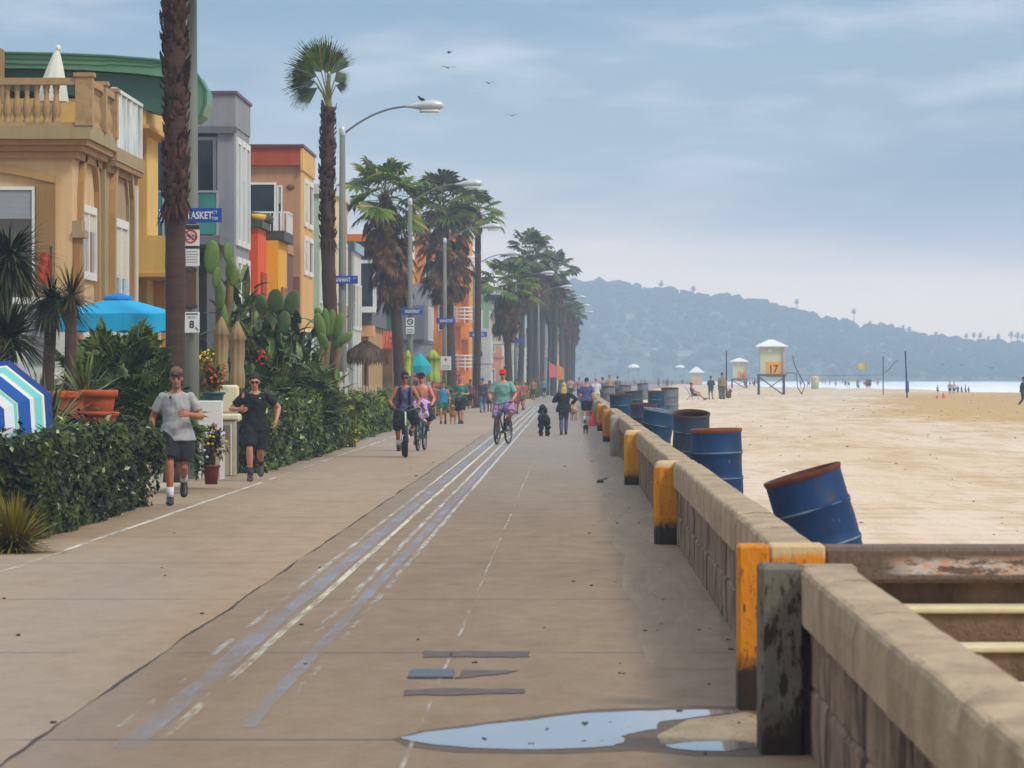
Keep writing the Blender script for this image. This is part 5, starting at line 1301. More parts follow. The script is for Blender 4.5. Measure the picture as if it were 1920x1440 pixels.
box_m = mat('utility_beige', (168, 156, 132), .7, .12, 3, .05, dirt=(120, 108, 88), dirt_amt=.4); root = thing('utility_box', 'beige slatted utility box on the verge between the two joggers', 'utility box', G(422, 893)); g = G(422, 893); s_ = g.y / F
x0, x1 = g.x - 19 * s_, g.x + 19 * s_; zt = HC - (788 - VY) * s_
mb = MB(); mb.bbox(x0, x1, g.y, g.y + .35, 0, zt, .015); mb.build('box_body', box_m, root)
mb = MB()
for i in range(7): mb.box(x0 + .04, x1 - .10, g.y - .012, g.y - .002, zt - .10 - i * .035, zt - .085 - i * .035)
mb.build('louvre', mat('utility_louvre', (124, 110, 90), .7), root); mb = MB(); mb.bbox(x0 - .02, x1 + .02, g.y - .025, g.y + .37, zt + .002, zt + .035, .008); mb.build('lid', box_m, root); mb = MB(); mb.box(x1 - .075, x1 - .055, g.y - .02, g.y - .002, .02, zt - .06); mb.build('door_edge', white_f, root)
root = thing('paddle_board', 'blue striped board leaning behind the red planter', 'board', G(416, 893)); g = G(417, 893)
mb = MB(); mb.loft([((g.x + .1 * u, g.y + .2, .05 + .75 * u), ((.085 * math.sin(math.pi * (.08 + .9 * u)) ** .6), 0, 0), (0, .02, 0)) for u in [i / 10 for i in range(11)]], 10); mb.build('deck', mat('board_blue', (56, 70, 150), .4), root)
mb = MB(); mb.box(g.x + .03, g.x + .06, g.y + .174, g.y + .179, .2, .7); mb.build('stripe', mat('board_yellow', (216, 190, 60), .4), root)
root = thing('patio_chair', 'white patio armchair between the jogger in grey and the utility box', 'chair', P(394, 810, 68)); c = P(394, 810, 68)
mb = MB(); mb.bbox(c.x - .2, c.x + .2, 68, 68.06, c.z - .1, c.z + .5, .015); mb.build('backrest', white_f, root); mb = MB(); mb.bbox(c.x - .2, c.x + .2, 68.07, 68.55, c.z - .06, c.z + .0, .015); mb.build('seat', white_f, root)
for sx_ in (-.19, .15):
    for yy in (68.02, 68.5): mb = MB(); mb.box(c.x + sx_, c.x + sx_ + .04, yy, yy + .04, 0, c.z - .062); mb.build('leg', white_f, root)
root = thing('patio_chair', 'cream cushioned chair under the closed tan parasols', 'chair', P(430, 770, 72)); c = P(430, 775, 72); cu = mat('cream_cushion', (222, 210, 176), .9, .08, 3)
mb = MB(); mb.bbox(c.x - .2, c.x + .16, 72, 72.12, c.z, c.z + .48, .04); mb.build('cushion', cu, root); mb = MB(); mb.bbox(c.x - .22, c.x + .18, 71.9, 72.4, c.z - .14, c.z - .005, .03); mb.build('seat', cu, root)
for sx_ in (-.2, .13): mb = MB(); mb.box(c.x + sx_, c.x + sx_ + .03, 71.95, 71.98, 0, c.z - .142); mb.build('leg', dark_f, root)
# ------------------------------------------------------------ parasols
def parasol_open(label, px, py_edge, py_top, Y, w_, m, valance=.16, pole_z=0, ribs=8, vent=None, name='parasol', squash=1.0):
    s_ = Y / F; x = (px - VX) * s_; ze = HC + (VY - py_edge) * s_; zt = HC + (VY - py_top) * s_; r = w_ * s_ / 2; root = thing(name, label, 'parasol', (x, Y, pole_z))
    a0 = rad(12); vs = []; fs = []; n = ribs; K = 5
    for k in range(K + 1):
        u = k / K; rr = r * u; 
        for i in range(n * 4):
            a = a0 + 2 * math.pi * i / (n * 4); e = 1 - .04 * abs(math.sin(n * (a - a0) / 2)) * u; sg = -.05 * (zt - ze) * abs(math.sin(n * (a - a0) / 2)) * u
            vs.append((x + rr * e * math.cos(a), Y + rr * e * math.sin(a) * squash, zt + (ze - zt) * (u ** 1.15) + sg))
    for i in range(n * 4):
        a = a0 + 2 * math.pi * i / (n * 4); e = 1 - .04 * abs(math.sin(n * (a - a0) / 2)); vs.append((x + r * e * math.cos(a) * 1.005, Y + r * e * math.sin(a) * squash, ze - valance - .03 * abs(math.sin(n * (a - a0)))))
    q = n * 4
    for k in range(K + 1):
        for i in range(q): j = (i + 1) % q; fs.append((k * q + i, k * q + j, k * q + q + j, k * q + q + i))
    mb = MB(); mb.add(vs, fs); mb.build('canopy', m, root, False)
    if vent: mb = MB(); mb.lathe([(r * .26, zt - .0 - (zt - ze) * .16), (r * .24, zt + .03 - (zt - ze) * .10), (.02, zt + .07)], (x, Y, 0), ribs); mb.build('vent', vent, root)
    mb = MB(); mb.tube([(x, Y, pole_z), (x, Y, zt)], .022, 8); mb.build('pole', alu_f, root)
    return root
def parasol_closed(label, px, py_top, py_bot, Y, w_, m, pole_z=0, name='parasol'):
    s_ = Y / F; x = (px - VX) * s_; zt = HC + (VY - py_top) * s_; zb = HC + (VY - py_bot) * s_; r = w_ * s_ / 2; H = zt - zb; root = thing(name, label, 'parasol', (x, Y, pole_z)); vs = []; fs = []; n = 32
    for (u, q) in ((1, .06), (.9, .45), (.72, 1.0), (.70, .80), (.5, .84), (.3, .7), (.28, .78), (.1, .88), (0, .8)):
        for i in range(n):
            a = 2 * math.pi * i / n; f = 1 - .24 * (.5 + .5 * math.cos(8 * a)) * min(1, q * 1.2); vs.append((x + r * q * f * math.cos(a), Y + r * q * f * math.sin(a), zb + H * u))
    for k in range(8):
        for i in range(n): j = (i + 1) % n; fs.append((k * n + i, k * n + n + i, k * n + n + j, k * n + j))
    mb = MB(); mb.add(vs, fs); mb.build('canopy', m, root, True); mb = MB(); mb.tube([(x, Y, pole_z), (x, Y, zt + .08)], .02, 8); mb.build('pole', dark_f, root); return root
def cloth(name, rgb): return mat(name, rgb, .85, .06, 2.0, .05)
parasol_open('open turquoise market parasol above the fan leaved bush', 222, 588, 557, 70, 226, cloth('turquoise_cloth', (40, 166, 206)), .28, 0, 8, cloth('blue_cloth', (28, 120, 190)))
tanc = cloth('tan_cloth', (152, 128, 92))
parasol_closed('folded tan parasol, the one half hidden by the large prickly pear', 415, 592, 716, 78, 34, tanc); parasol_closed('folded tan parasol standing in front of its twin, nearer the black shirted jogger', 445, 600, 728, 75, 36, tanc)
cx_, Yp = (100 - VX) * 78.5 / F, 78.5; root = thing('parasol', 'half folded cream parasol hanging like a tent on the villa roof terrace', 'parasol', (cx_, Yp, 6.07)); mb = MB(); vs = []; fs = []; n = 32; ap = P(107, 94, Yp)
for u in (0, .08, .3, .6, 1.0):
    for i in range(n): a_ = 2 * math.pi * i / n; r_ = (.03 + .30 * u ** .8) * (1 - .2 * (.5 + .5 * math.cos(8 * a_)) * u); vs.append((ap.x - .10 * u + r_ * math.cos(a_), Yp + r_ * math.sin(a_), ap.z - .95 * u))
for k in range(4):
    for i in range(n): j = (i + 1) % n; fs.append((k * n + i, k * n + n + i, k * n + n + j, k * n + j))
mb.add(vs, fs); mb.build('canopy', cloth('cream_cloth', (214, 212, 196)), root, True); mb = MB(); mb.tube([(ap.x - .1, Yp, 6.07), (ap.x + .03, Yp, ap.z + .08)], .02, 8); mb.build('pole', dark_f, root); mb = MB(); mb.ell((ap.x + .02, Yp, ap.z + .04), .05, .05, .06, 8, 6); mb.build('finial', white_f, root)
parasol_closed('folded lime green parasol beside the second palm trunk', 765, 655, 705, 140, 14, cloth('lime_cloth', (176, 190, 60))); parasol_closed('folded olive green parasol, wide folds, behind the bare shouldered cyclist', 812, 655, 716, 176, 34, cloth('olive_cloth', (160, 172, 84)))
parasol_open('small teal parasol beyond the cyclists', 786, 685, 660, 172, 46, cloth('teal_cloth', (44, 160, 168)), .3, 0, 8)
thatch = leaf_mat('thatch', (70, 54, 44), (126, 104, 84), .95); Y = 128; s_ = Y / F; x = (686 - VX) * s_; zt = HC + (VY - 638) * s_; root = thing('palapa', 'thatched brown palm leaf sunshade behind the white picket fence', 'sunshade', (x, Y, 0)); mb = MB()
for i in range(1500):
    a = R.random() * 6.283; u = R.random() ** .45; p = V((x + math.cos(a) * .56 * u, Y + math.sin(a) * .56 * u, zt - .34 * u ** 1.2 + ry(-.03, .03))); mb.blade(p, (math.cos(a) * .6, math.sin(a) * .6, -.9), ry(.25, .55), .03, .6, 2)
mb.build('thatch', thatch, root); mb = MB(); mb.tube([(x, Y, 0), (x, Y, zt - .1)], .05, 8); mb.build('post', brn, root)
# striped beach umbrella, tipped towards the walker
def striped():
    c = P(-26, 800, 47); root = thing('beach_umbrella', 'tipped blue, white and lime striped beach umbrella standing behind the clipped hedge', 'beach umbrella', c)
    cols = [cloth('u_blue', (22, 78, 150)), cloth('u_white', (222, 222, 220)), cloth('u_teal', (120, 196, 196)), cloth('u_lime', (196, 206, 120)), cloth('u_navy', (24, 54, 120))]
    M = Matrix.Rotation(rad(-6), 3, 'Y') @ Matrix.Rotation(rad(72), 3, 'X'); mb = MB(); n = 8; Rr = .80; dome = .28
    rings = [(0, 0), (.10, 0), (.13, 3), (.33, 0), (.47, 1), (.51, 2), (.53, 3), (.70, 0), (.75, 1), (.765, 3), (.80, 2), (.86, 2), (.875, 3), (.90, 1), (1.0, 4)]
    for k in range(len(rings) - 1):
        u0, u1 = rings[k][0], rings[k + 1][0]; mb.cur = rings[k + 1][1]
        for i in range(n):
            a0, a1 = 2 * math.pi * (i + .5) / n, 2 * math.pi * (i + 1.5) / n
            def q(u, a): return c + M @ V((Rr * u * math.cos(a), Rr * u * math.sin(a), dome * (1 - u * u)))
            mb.add([q(u0, a0), q(u1, a0), q(u1, a1), q(u0, a1)], [(0, 1, 2, 3)])
    mb.build('canopy', cols, root); mb = MB(); mb.tube([c + M @ V((0, 0, dome + .05)), c + M @ V((0, 0, -.9))], .015, 8); mb.build('pole', white_f, root); return root
striped()
# picket fence and small front garden things
root = thing('picket_fence', 'pale picket fence in front of the thatched sunshade', 'fence', (-6.55, 124, 0), 0); mb = MB()
for i in range(18): xx = -7.1 + i * .085; mb.box(xx, xx + .05, 124, 124.03, 0.05, 1.35 + .03 * (i % 2))
mb.build('pickets', mat('picket_tan', (206, 188, 160), .9, .12), root); mb = MB(); mb.box(-7.12, -5.6, 124.031, 124.07, .4, .48); mb.box(-7.12, -5.6, 124.031, 124.07, 1.05, 1.13); mb.build('fence_rails', _M['picket_tan'], root)
root = thing('picket_fence', 'short white slatted fence below the cactus pads', 'fence', (-6.6, 93, 0)); mb = MB()
for i in range(20): xx = -7.5 + i * .12; mb.box(xx, xx + .07, 99, 99.03, .05, 1.75)
mb.build('pickets', white_f, root); mb = MB(); mb.box(-7.55, -5.1 - .0, 99.031, 99.06, .5, .58); mb.box(-7.55, -5.1, 99.031, 99.06, 1.4, 1.48); mb.build('fence_rails', white_f, root)
root = thing('hanging_cloth', 'orange cloth hanging behind the dragon tree blades', 'cloth', P(90, 505, 63)); mb = MB(); vs = []; fs = []
for i in range(9):
    for j in range(6): p = P(82 + (12 + 14 * math.sin(math.pi * (.15 + .75 * i / 8))) * (j / 5 - .4) - 3 * i / 8, 474 + 66 * i / 8, 63); vs.append((p.x, 63 + .05 * math.sin(j * 1.7 + i * .6), p.z))
for i in range(8):
    for j in range(5): fs.append((i * 6 + j, i * 6 + j + 1, (i + 1) * 6 + j + 1, (i + 1) * 6 + j))
mb.add(vs, fs); mb.build('cloth', cloth('orange_cloth', (196, 84, 36)), root, True); mb = MB(); p = P(92, 468, 63); mb.tube([(p.x + .02, 63.05, 0), (p.x + .02, 63.05, p.z + .05)], .02, 6); mb.build('pole', dark_f, root)
# ================================================================= lamps and signs
lamp_m = mat('lamp_concrete_grey', (112, 114, 102), .7, .15, 2, .1, stretch=(1, 1, .3), dirt=(80, 84, 70), dirt_amt=.5); lamp_h = mat('lamp_head', (196, 200, 200), .4, .06, 3, 0, .3); lens_m = mat('lamp_lens', (214, 216, 208), .25, .05); arm_m = mat('lamp_arm', (112, 116, 120), .5, .1, 3, 0, .4)
def lamp(label, Y, x):
    root = thing('street_lamp', label, 'street lamp', (x, Y, 0), 0, 'street lamps along the promenade')
    mb = MB(); mb.tube([(x, Y, 0), (x, Y, 2), (x, Y, 8.25)], [.125, .115, .075], 14); mb.build('pole', lamp_m, root, True)
    mb = MB(); mb.lathe([(.17, 0), (.17, .25), (.135, .4)], (x, Y, 0), 14); mb.build('pole_base', lamp_m, root, True)
    mb = MB(); mb.lathe([(.0, 8.40), (.06, 8.39), (.09, 8.3), (.095, 8.2), (.08, 8.14)], (x, Y, 0), 12); mb.build('pole_cap', lamp_h, root, True)
    mb = MB(); pts = [V((x + .05, Y, 8.18)).lerp(V((x, Y, 0)), 0)] ; pts = []
    for i in range(13): u = i / 12; pts.append(V((x + .06 + 1.75 * (1 - (1 - u) ** 1.0 * 1.0) * 1.0, Y, 8.2 + .72 * (1 - (1 - u) ** 2.0))))
    mb.tube(pts, .028, 8); mb.build('arm', arm_m, root, True)
    e = pts[-1]
    mb = MB(); mb.loft([(e + V((dx, 0, dz)), (0, w_, 0), (0, 0, h_)) for dx, dz, w_, h_ in ((-.1, 0, .04, .035), (.08, .01, .075, .06), (.3, .03, .14, .12), (.6, .05, .16, .14), (.85, .04, .13, .11), (.93, .02, .06, .05))], 12); mb.build('lamp_head', lamp_h, root, True)
    mb = MB(); mb.loft([(e + V((dx, 0, -.12)), (0, w_, 0), (0, 0, .05)) for dx, w_ in ((.28, .05), (.34, .12), (.75, .12), (.82, .05))], 12); mb.build('lens', lens_m, root, True)
    return root
LY = [68.5 + 46.6 * i for i in range(10)]
lamp_labels = ['nearest lamp post carrying the long blue street sign and the white cycling signs', 'first lamp with its arm in view, tall beside the slender palm, bird on its head', 'second arm lamp in view, between the bushy palm and the widest skirted palm', 'third arm lamp in view, carrying a white notice plate low on its pole', 'fourth arm lamp, just behind the thin straight palm', 'fifth arm lamp in view, above the short palm with the pear shaped skirt', 'sixth arm lamp, over the far palm clump', 'seventh arm lamp, standing clear past the palm clump', 'eighth arm lamp, faint in the haze', 'last lamp, faintest of the row near the hill']
L0 = None; lamps = []
lx = [-6.02, -6.13, -6.05, -6.1, -5.72, -4.25, -2.65, -1.25, .1, 1.6]
lx = [(360 - VX) * LY[0] / F, (642 - VX) * LY[1] / F, (769 - VX) * LY[2] / F, (834 - VX) * LY[3] / F, (889 - VX) * LY[4] / F, (967 - VX) * LY[5] / F, (1010 - VX) * LY[6] / F, (1042 - VX) * LY[7] / F, (1056 - VX) * LY[8] / F, (1068 - VX) * LY[9] / F]
for i, (Y, x) in enumerate(zip(LY, lx)):
    if L0 is None: L0 = lamp(lamp_labels[0], Y, x); o = L0
    else: o = copy_tree(L0); o.location = (x, Y, 0); o['label'] = lamp_labels[i]
sign_b = mat('sign_blue', (10, 66, 150), .45, .05, 3); sign_w = mat('sign_white', (222, 222, 218), .5, .04, 3); ink = mat('sign_black', (28, 28, 32), .6, .05); red_s = mat('sign_red', (186, 40, 48), .5, .05); brown_s = mat('sign_brown_back', (86, 62, 50), .7, .15); grey_t = mat('sign_grey_text', (120, 120, 124), .6)
def plate(root, name, x0, x1, z0, z1, y, m, d=.012): return MB().bbox(x0, x1, y, y + d, z0, z1, .004).build(name, m, root)
def street_sign(label, words_, small, px0, px1, py0, py1, Y, x, flip=False):
    a, b = P(px0, py1, Y), P(px1, py0, Y); root = thing('street_sign', label, 'street sign', ((a.x + b.x) / 2, Y, a.z), 0, 'blue street name signs on the lamp posts')
    plate(root, 'panel', a.x, b.x, a.z, b.z, Y, sign_b); W = b.x - a.x; H = b.z - a.z; zc = (a.z + b.z) / 2
    if words_:
        text(words_, H * .52, sign_w, (a.x + W * (.52 if len(words_) > 6 else .46), Y - .004, zc), root, 'lettering', W * (.66 if len(words_) > 6 else .56), bold=.02)
    for k, s_ in enumerate(small): text(s_, H * .22, sign_w, (b.x - W * .11, Y - .004, zc + H * (.2 - .42 * k)), root, 'small_lettering')
    mb = MB(); mb.tube([(x, Y + .013, zc), (x, Y + .1, zc)], .02, 6); mb.build('bracket', alu_f, root); return root
yy = LY[0] - .2; xl = lx[0]
s1 = street_sign('long blue street sign reading NANTASKET half hidden by the nearest palm trunk', 'NANTASKET', ['CT', '700'], 297, 416, 390, 417, yy, xl)
a = P(303, 403, yy); MB().bbox(P(298, 0, yy).x, P(308, 0, yy).x, yy - .006, yy - .001, P(0, 415, yy).z, P(0, 392, yy).z, .002).build('badge', sign_w, s1); mb = MB(); mb.disc((P(305, 0, yy).x, yy - .009, P(0, 403, yy).z), (0, -1, 0), .034, 12); mb.build('badge_emblem', mat('emblem_brown', (130, 60, 40), .6), s1)
# no cycling, rules plate
root = thing('rules_sign', 'white no cycling sign with red ring under the long blue street sign', 'sign', P(357, 500, yy)); a, b = P(341, 499, yy), P(374, 421, yy); plate(root, 'panel', a.x, b.x, a.z, b.z, yy, sign_w)
c = V(((a.x + b.x) / 2, yy - .004, P(0, 443, yy).z)); mb = MB(); mb.torus(c, .098, .013, 'Y', 26, 6); k = .07; mb.tube([c + V((-k, -.003, k)), c + V((k, -.003, -k))], .011, 6); mb.build('ring', red_s, root)
mb = MB()
for sx_ in (-.045, .045): mb.torus(c + V((sx_, .001, -.02)), .032, .006, 'Y', 16, 5)
mb.tube([c + V((-.045, .001, -.02)), c + V((-.01, .001, .04)), c + V((.03, .001, .035)), c + V((.045, .001, -.02))], .005, 5); mb.build('bicycle_emblem', ink, root)
mb = MB(); mb.box(a.x, b.x, yy - .006, yy - .001, P(0, 430, yy).z, b.z - .004); mb.box(a.x, b.x, yy - .006, yy - .001, P(0, 466, yy).z, P(0, 461, yy).z); mb.build('bars', ink, root)
mb = MB()
for i in range(5):
    z = P(0, 471 + i * 5, yy).z; xx = a.x + .025
    while xx < b.x - .05: L = ry(.02, .05); mb.box(xx, min(xx + L, b.x - .02), yy - .005, yy - .001, z - .012, z); xx += L + .012
mb.build('rule_lines', grey_t, root)
root = thing('sign_back', 'dark brown blank sign back strapped to the nearest lamp post', 'sign', P(357, 579, yy)); a, b = P(347, 579, yy), P(368, 501, yy); plate(root, 'panel', a.x, b.x, a.z, b.z, yy, brown_s, .03)
mb = MB(); mb.box(a.x - .02, b.x + .02, yy - .012, yy - .002, b.z - .06, b.z - .02); mb.box(a.x - .02, b.x + .02, yy - .012, yy - .002, a.z + .02, a.z + .06); mb.build('strap', dark_f, root)
root = thing('speed_sign', 'white speed sign with a bold 8 on the nearest lamp post', 'sign', P(359, 625, yy)); a, b = P(345, 624, yy), P(374, 585, yy); plate(root, 'panel', a.x, b.x, a.z, b.z, yy, sign_w)
text('8', .125, ink, ((a.x + b.x) / 2, yy - .004, P(0, 608, yy).z), root, 'numeral', .078, bold=.025); text('SPEED', .035, mat('sign_teal', (60, 150, 150), .5), ((a.x + b.x) / 2, yy - .004, P(0, 595, yy).z), root, 'small_lettering')
mb = MB(); mb.tube([(b.x - .06, yy - .004, a.z + .09), (b.x - .02, yy - .004, a.z + .04)], .008, 5); mb.box(a.x + .03, b.x - .03, yy - .005, yy - .001, b.z - .04, b.z - .022); mb.build('marks', ink, root)
Y2 = LY[1] - .2; street_sign('blue street sign reading NAHANT peeping out beside the slender palm', 'NAHANT', ['CT'], 618, 671, 517, 532, Y2, lx[1])
Y3 = LY[2] - .2; street_sign('blue street sign on the second arm lamp, above a round symbol sign', 'MONTEREY', ['CT'], 752, 793, 578, 590, Y3, lx[2])
root = thing('rules_sign', 'small white symbol sign with a dark ring on the second arm lamp', 'sign', P(769, 625, Y3)); a, b = P(761, 626, Y3), P(777, 596, Y3); plate(root, 'panel', a.x, b.x, a.z, b.z, Y3, sign_w)
mb = MB(); c = V(((a.x + b.x) / 2, Y3 - .004, P(0, 603, Y3).z)); mb.torus(c, .1, .018, 'Y', 20, 6); mb.tube([c + V((-.07, 0, .07)), c + V((.07, 0, -.07))], .012, 5); mb.build('ring', ink, root); mb = MB(); mb.box(a.x, b.x, Y3 - .005, Y3 - .001, P(0, 613, Y3).z, P(0, 611, Y3).z)
for i in range(3): mb.box(a.x + .04, b.x - .04, Y3 - .005, Y3 - .001, P(0, 618 + i * 3, Y3).z, P(0, 616.8 + i * 3, Y3).z)
mb.build('rule_lines', grey_t, root)
Y4 = LY[3] - .2; street_sign('blue street sign on the third arm lamp with the white notice', 'MANHATTAN', ['CT'], 818, 853, 596, 607, Y4, lx[3])
root = thing('notice_plate', 'white notice plate low on the third arm lamp, above the walkers', 'sign', P(836, 694, Y4)); a, b = P(826, 694, Y4), P(846, 668, Y4); plate(root, 'panel', a.x, b.x, a.z, b.z, Y4, sign_w); mb = MB(); mb.ell(((a.x + b.x) / 2, Y4 - .006, b.z - .16), .06, .01, .08, 10, 8)
for i in range(3): mb.box(a.x + .08, b.x - .08, Y4 - .006, Y4 - .001, a.z + .08 + i * .07, a.z + .1 + i * .07)
mb.build('marks', grey_t, root)
Y5 = LY[4] - .2; street_sign('small blue street sign on the fourth arm lamp near the thin palm', 'LIVERPOOL', [], 880, 913, 622, 632, Y5, lx[4])
Y6 = LY[5] - .2; street_sign('tiny blue street sign on the fifth arm lamp in the haze', '', [], 955, 981, 634, 643, Y6, lx[5])
# ------------------------------------------------------------ traffic cones, flags
cone_m = mat('cone_red', (226, 46, 28), .6, .08, 4); cone_w = mat('cone_white_band', (226, 220, 214), .6)
def cone(label, px, py, hpx, band=False):
    g = G(px, py); s_ = g.y / F; H = hpx * s_; root = thing('traffic_cone', label, 'traffic cone', g); mb = MB(); mb.lathe([(H * .30, .05), (H * .06, H), (0, H)], g, 16); mb.build('cone_body', cone_m, root, True); mb = MB(); mb.bbox(g.x - H * .36, g.x + H * .36, g.y - H * .36, g.y + H * .36, 0, .05, .01); mb.build('cone_base', cone_m, root)
    if band: mb = MB(); mb.lathe([(H * .185, H * .5), (H * .135, H * .7)], g + V((0, 0, 0)), 16); o = mb.build('band', cone_w, root, True); o.scale = (1.03, 1.03, 1)
    return root
cone('red traffic cone standing against the seawall near the little dog', 1112, 798, 26)
cone('red cone on the damp sand, the shorter of two by the surf', 1757, 752, 12); cone('orange red cone on the damp sand, the taller of two by the surf', 1769, 752, 15)
root = thing('banner_flag', 'pink feather flag beside the far hedge', 'flag', G(1030, 742)); g = G(1030, 742); s_ = g.y / F; flg = lambda n_, c_: mat(n_, c_, .8, .1, 1)
mb = MB(); mb.tube([(g.x, g.y, 0), (g.x, g.y, 2.9)], .03, 6); mb.build('pole', alu_f, root); mb = MB(); mb.prism_y([(g.x + .03, 1.5), (g.x + .75, 1.6), (g.x + .7, 2.4), (g.x + .03, 2.8)], g.y - .01, g.y + .01); mb.build('cloth', flg('flag_pink', (236, 110, 110)), root)
root = thing('banner_flag', 'orange feather flag next to the pink one', 'flag', G(1044, 743)); g = G(1044, 743); mb = MB(); mb.tube([(g.x, g.y, 0), (g.x, g.y, 2.7)], .03, 6); mb.build('pole', alu_f, root); mb = MB(); mb.prism_y([(g.x + .03, 1.3), (g.x + .6, 1.4), (g.x + .55, 2.3), (g.x + .03, 2.6)], g.y - .01, g.y + .01); mb.build('cloth', flg('flag_orange', (220, 140, 70)), root)

# ================================================================= things on the beach
tw_m = mat('tower_cream', (204, 206, 178), .7, .06, 1, .05); tw_w = mat('tower_white', (232, 232, 226), .6, .04); tw_y = mat('tower_yellow', (238, 166, 20), .5, .05); tw_leg = mat('tower_leg', (78, 78, 80), .6, .1)
def tower(label, px, py_foot, k, number, name='lifeguard_tower', full=True):
    Y = F * HC / (py_foot - VY) if not isinstance(k[1], tuple) else k[0]; kk = k if not isinstance(k[1], tuple) else k[1]
    s_ = Y / F; x = (px - VX) * s_; root = thing(name, label, 'lifeguard tower', (x, Y, 0)); zd = kk[0]; zc = kk[1]; zr = kk[2]; w_ = kk[3] / 2
    mb = MB(); mb.box(x - w_ * .86, x + w_ * .86, Y - w_ * .86, Y + w_ * .86, zd + .09, zc); mb.build('cabin', tw_m, root)
    mb = MB(); mb.box(x - w_ * 1.05, x + w_ * 1.1, Y - w_ * 1.1, Y + w_ * 1.1, zd - .1, zd + .087); mb.build('deck', tw_leg, root)
    e = w_ * 1.22; mb = MB(); mb.add([(x - e, Y - e, zc + .003), (x + e, Y - e, zc + .003), (x + e, Y + e, zc + .003), (x - e, Y + e, zc + .003), (x - e, Y - e, zc + .1), (x + e, Y - e, zc + .1), (x + e, Y + e, zc + .1), (x - e, Y + e, zc + .1), (x - e * .15, Y, zr), (x + e * .15, Y, zr)], [(0, 3, 2, 1), (0, 1, 5, 4), (1, 2, 6, 5), (2, 3, 7, 6), (3, 0, 4, 7), (4, 5, 9, 8), (5, 6, 9), (6, 7, 8, 9), (7, 4, 8)]); mb.build('roof', tw_w, root)
    if full:
        for sx_ in (-1, 1):
            for sy_ in (-1, 1): mb = MB(); mb.box(x + sx_ * w_ * .95 - .06, x + sx_ * w_ * .95 + .06, Y + sy_ * w_ * .9 - .06, Y + sy_ * w_ * .9 + .06, -.3, zd - .103); mb.build('leg', tw_leg, root)
        mb = MB(); mb.tube([(x - w_ * .9, Y - w_ * .97, zd - .2), (x + w_ * .9, Y - w_ * .97, .1)], .05, 6); mb.tube([(x + w_ * .9, Y - w_ * 1.02, zd - .2), (x - w_ * .2, Y - w_ * 1.02, .7)], .035, 6); mb.build('brace', tw_leg, root)
    ys = Y - w_ * .86 - .035
    if number:
        c0, c1, z0, z1 = number[1]; mb = MB(); mb.bbox(x + w_ * c0, x + w_ * c1, ys, ys + .03, z0, z1, .005); sg = mb.build('number_board', tw_y, root); text(number[0], (z1 - z0) * .52, ink, (x + w_ * (c0 + c1) / 2, ys - .01, (z0 + z1) / 2 + .05), sg, 'lettering', w_ * (c1 - c0) * .5, bold=.02)
        mb = MB(); mb.box(x + w_ * .87, x + w_ * .95, Y - w_ * 1.05, Y - w_ * .88, zd + .09, zc - .003); mb.build('corner_post', mat('tower_salmon', (206, 160, 138), .7), root)
        mb = MB(); mb.bbox(x - w_ * .28, x - w_ * .02, ys - .05, ys + .03, zc - .42, zc - .12, .01); mb.build('speaker', tw_w, root)
    return root
t1 = tower('cream lifeguard tower with white roof and yellow board numbered 17', 1446, 743, (1.72, 4.0, 4.62, 2.15), ('17', (-.42, .80, 1.55, 2.80)))
Yt = F * HC / 38; xt = (1446 - VX) * Yt / F
mb = MB(); mb.tube([(xt + 1.1, Yt - .9, .02), (xt + 2.4, Yt - .9, .1), (xt + 2.7, Yt - .9, .9), (xt + 1.9, Yt - .9, 2.4), (xt + 1.7, Yt - .9, 3.3)], .045, 8); mb.tube([(xt + 1.15, Yt - .9, 1.9), (xt + 2.0, Yt - .9, 1.9), (xt + 2.1, Yt - .9, .7), (xt + 2.5, Yt - .9, .1)], .04, 6); mb.build('hoop_rail', tw_leg, t1, True)
t2 = tower('smaller second lifeguard tower in the haze with a yellow board numbered 16', 1386, 0, (520, (1.25, 3.35, 3.85, 1.85)), ('16', (-.2, .95, 1.0, 2.25)))
t3 = tower('tiny white roofed beach tower with an orange base far down the sand', 1306, 0, (760, (-.1, 2.2, 3.3, 2.3)), None, 'lifeguard_tower', False)
mb = MB(); mb.box(t3.location.x - .85, t3.location.x + .85, 758.7, 758.98, .2, 1.3); mb.build('base_panel', mat('pale_orange', (226, 168, 128), .8), t3)
for k, (px, py, w_, Y, lb) in enumerate(((1188, 689, 24, 520, 'white open tent top in the hazy crowd behind the drums'), (1275, 689, 20, 700, 'flat white tent top farther down beside the tiny white roofed tower'))):
    s_ = Y / F; x = (px - VX) * s_; z = HC + (VY - py) * s_; r = w_ * s_ / 2; root = thing('beach_tent', lb, 'tent', (x, Y, 0)); mb = MB(); mb.lathe([(r, z), (r * .7, z + .28), (.02, z + .42)], (x, Y, 0), 10); mb.build('canopy', tw_w, root)
    for sx_ in (-.8, .8): mb = MB(); mb.tube([(x + sx_ * r, Y, -.2), (x + sx_ * r, Y, z)], .03, 6); mb.build('leg', alu_f, root)
navy = mat('navy_pole', (26, 32, 58), .5, .1)
def vpole(label, px, py0, py1, r=.055, pad=False, lean=0):
    g = G(px, py1); z = HC + (VY - py0) * g.y / F; root = thing('volleyball_post', label, 'volleyball post', g); mb = MB(); mb.tube([(g.x, g.y, -.2), (g.x + lean, g.y, z)], r, 10); mb.build('pole', navy, root, True)
    if pad: mb = MB(); mb.lathe([(.05, .45), (.13, .5), (.13, 1.25), (.05, 1.3)], g, 12); mb.build('pad', mat('pad_blue', (36, 60, 130), .6), root, True)
    return root, g, z
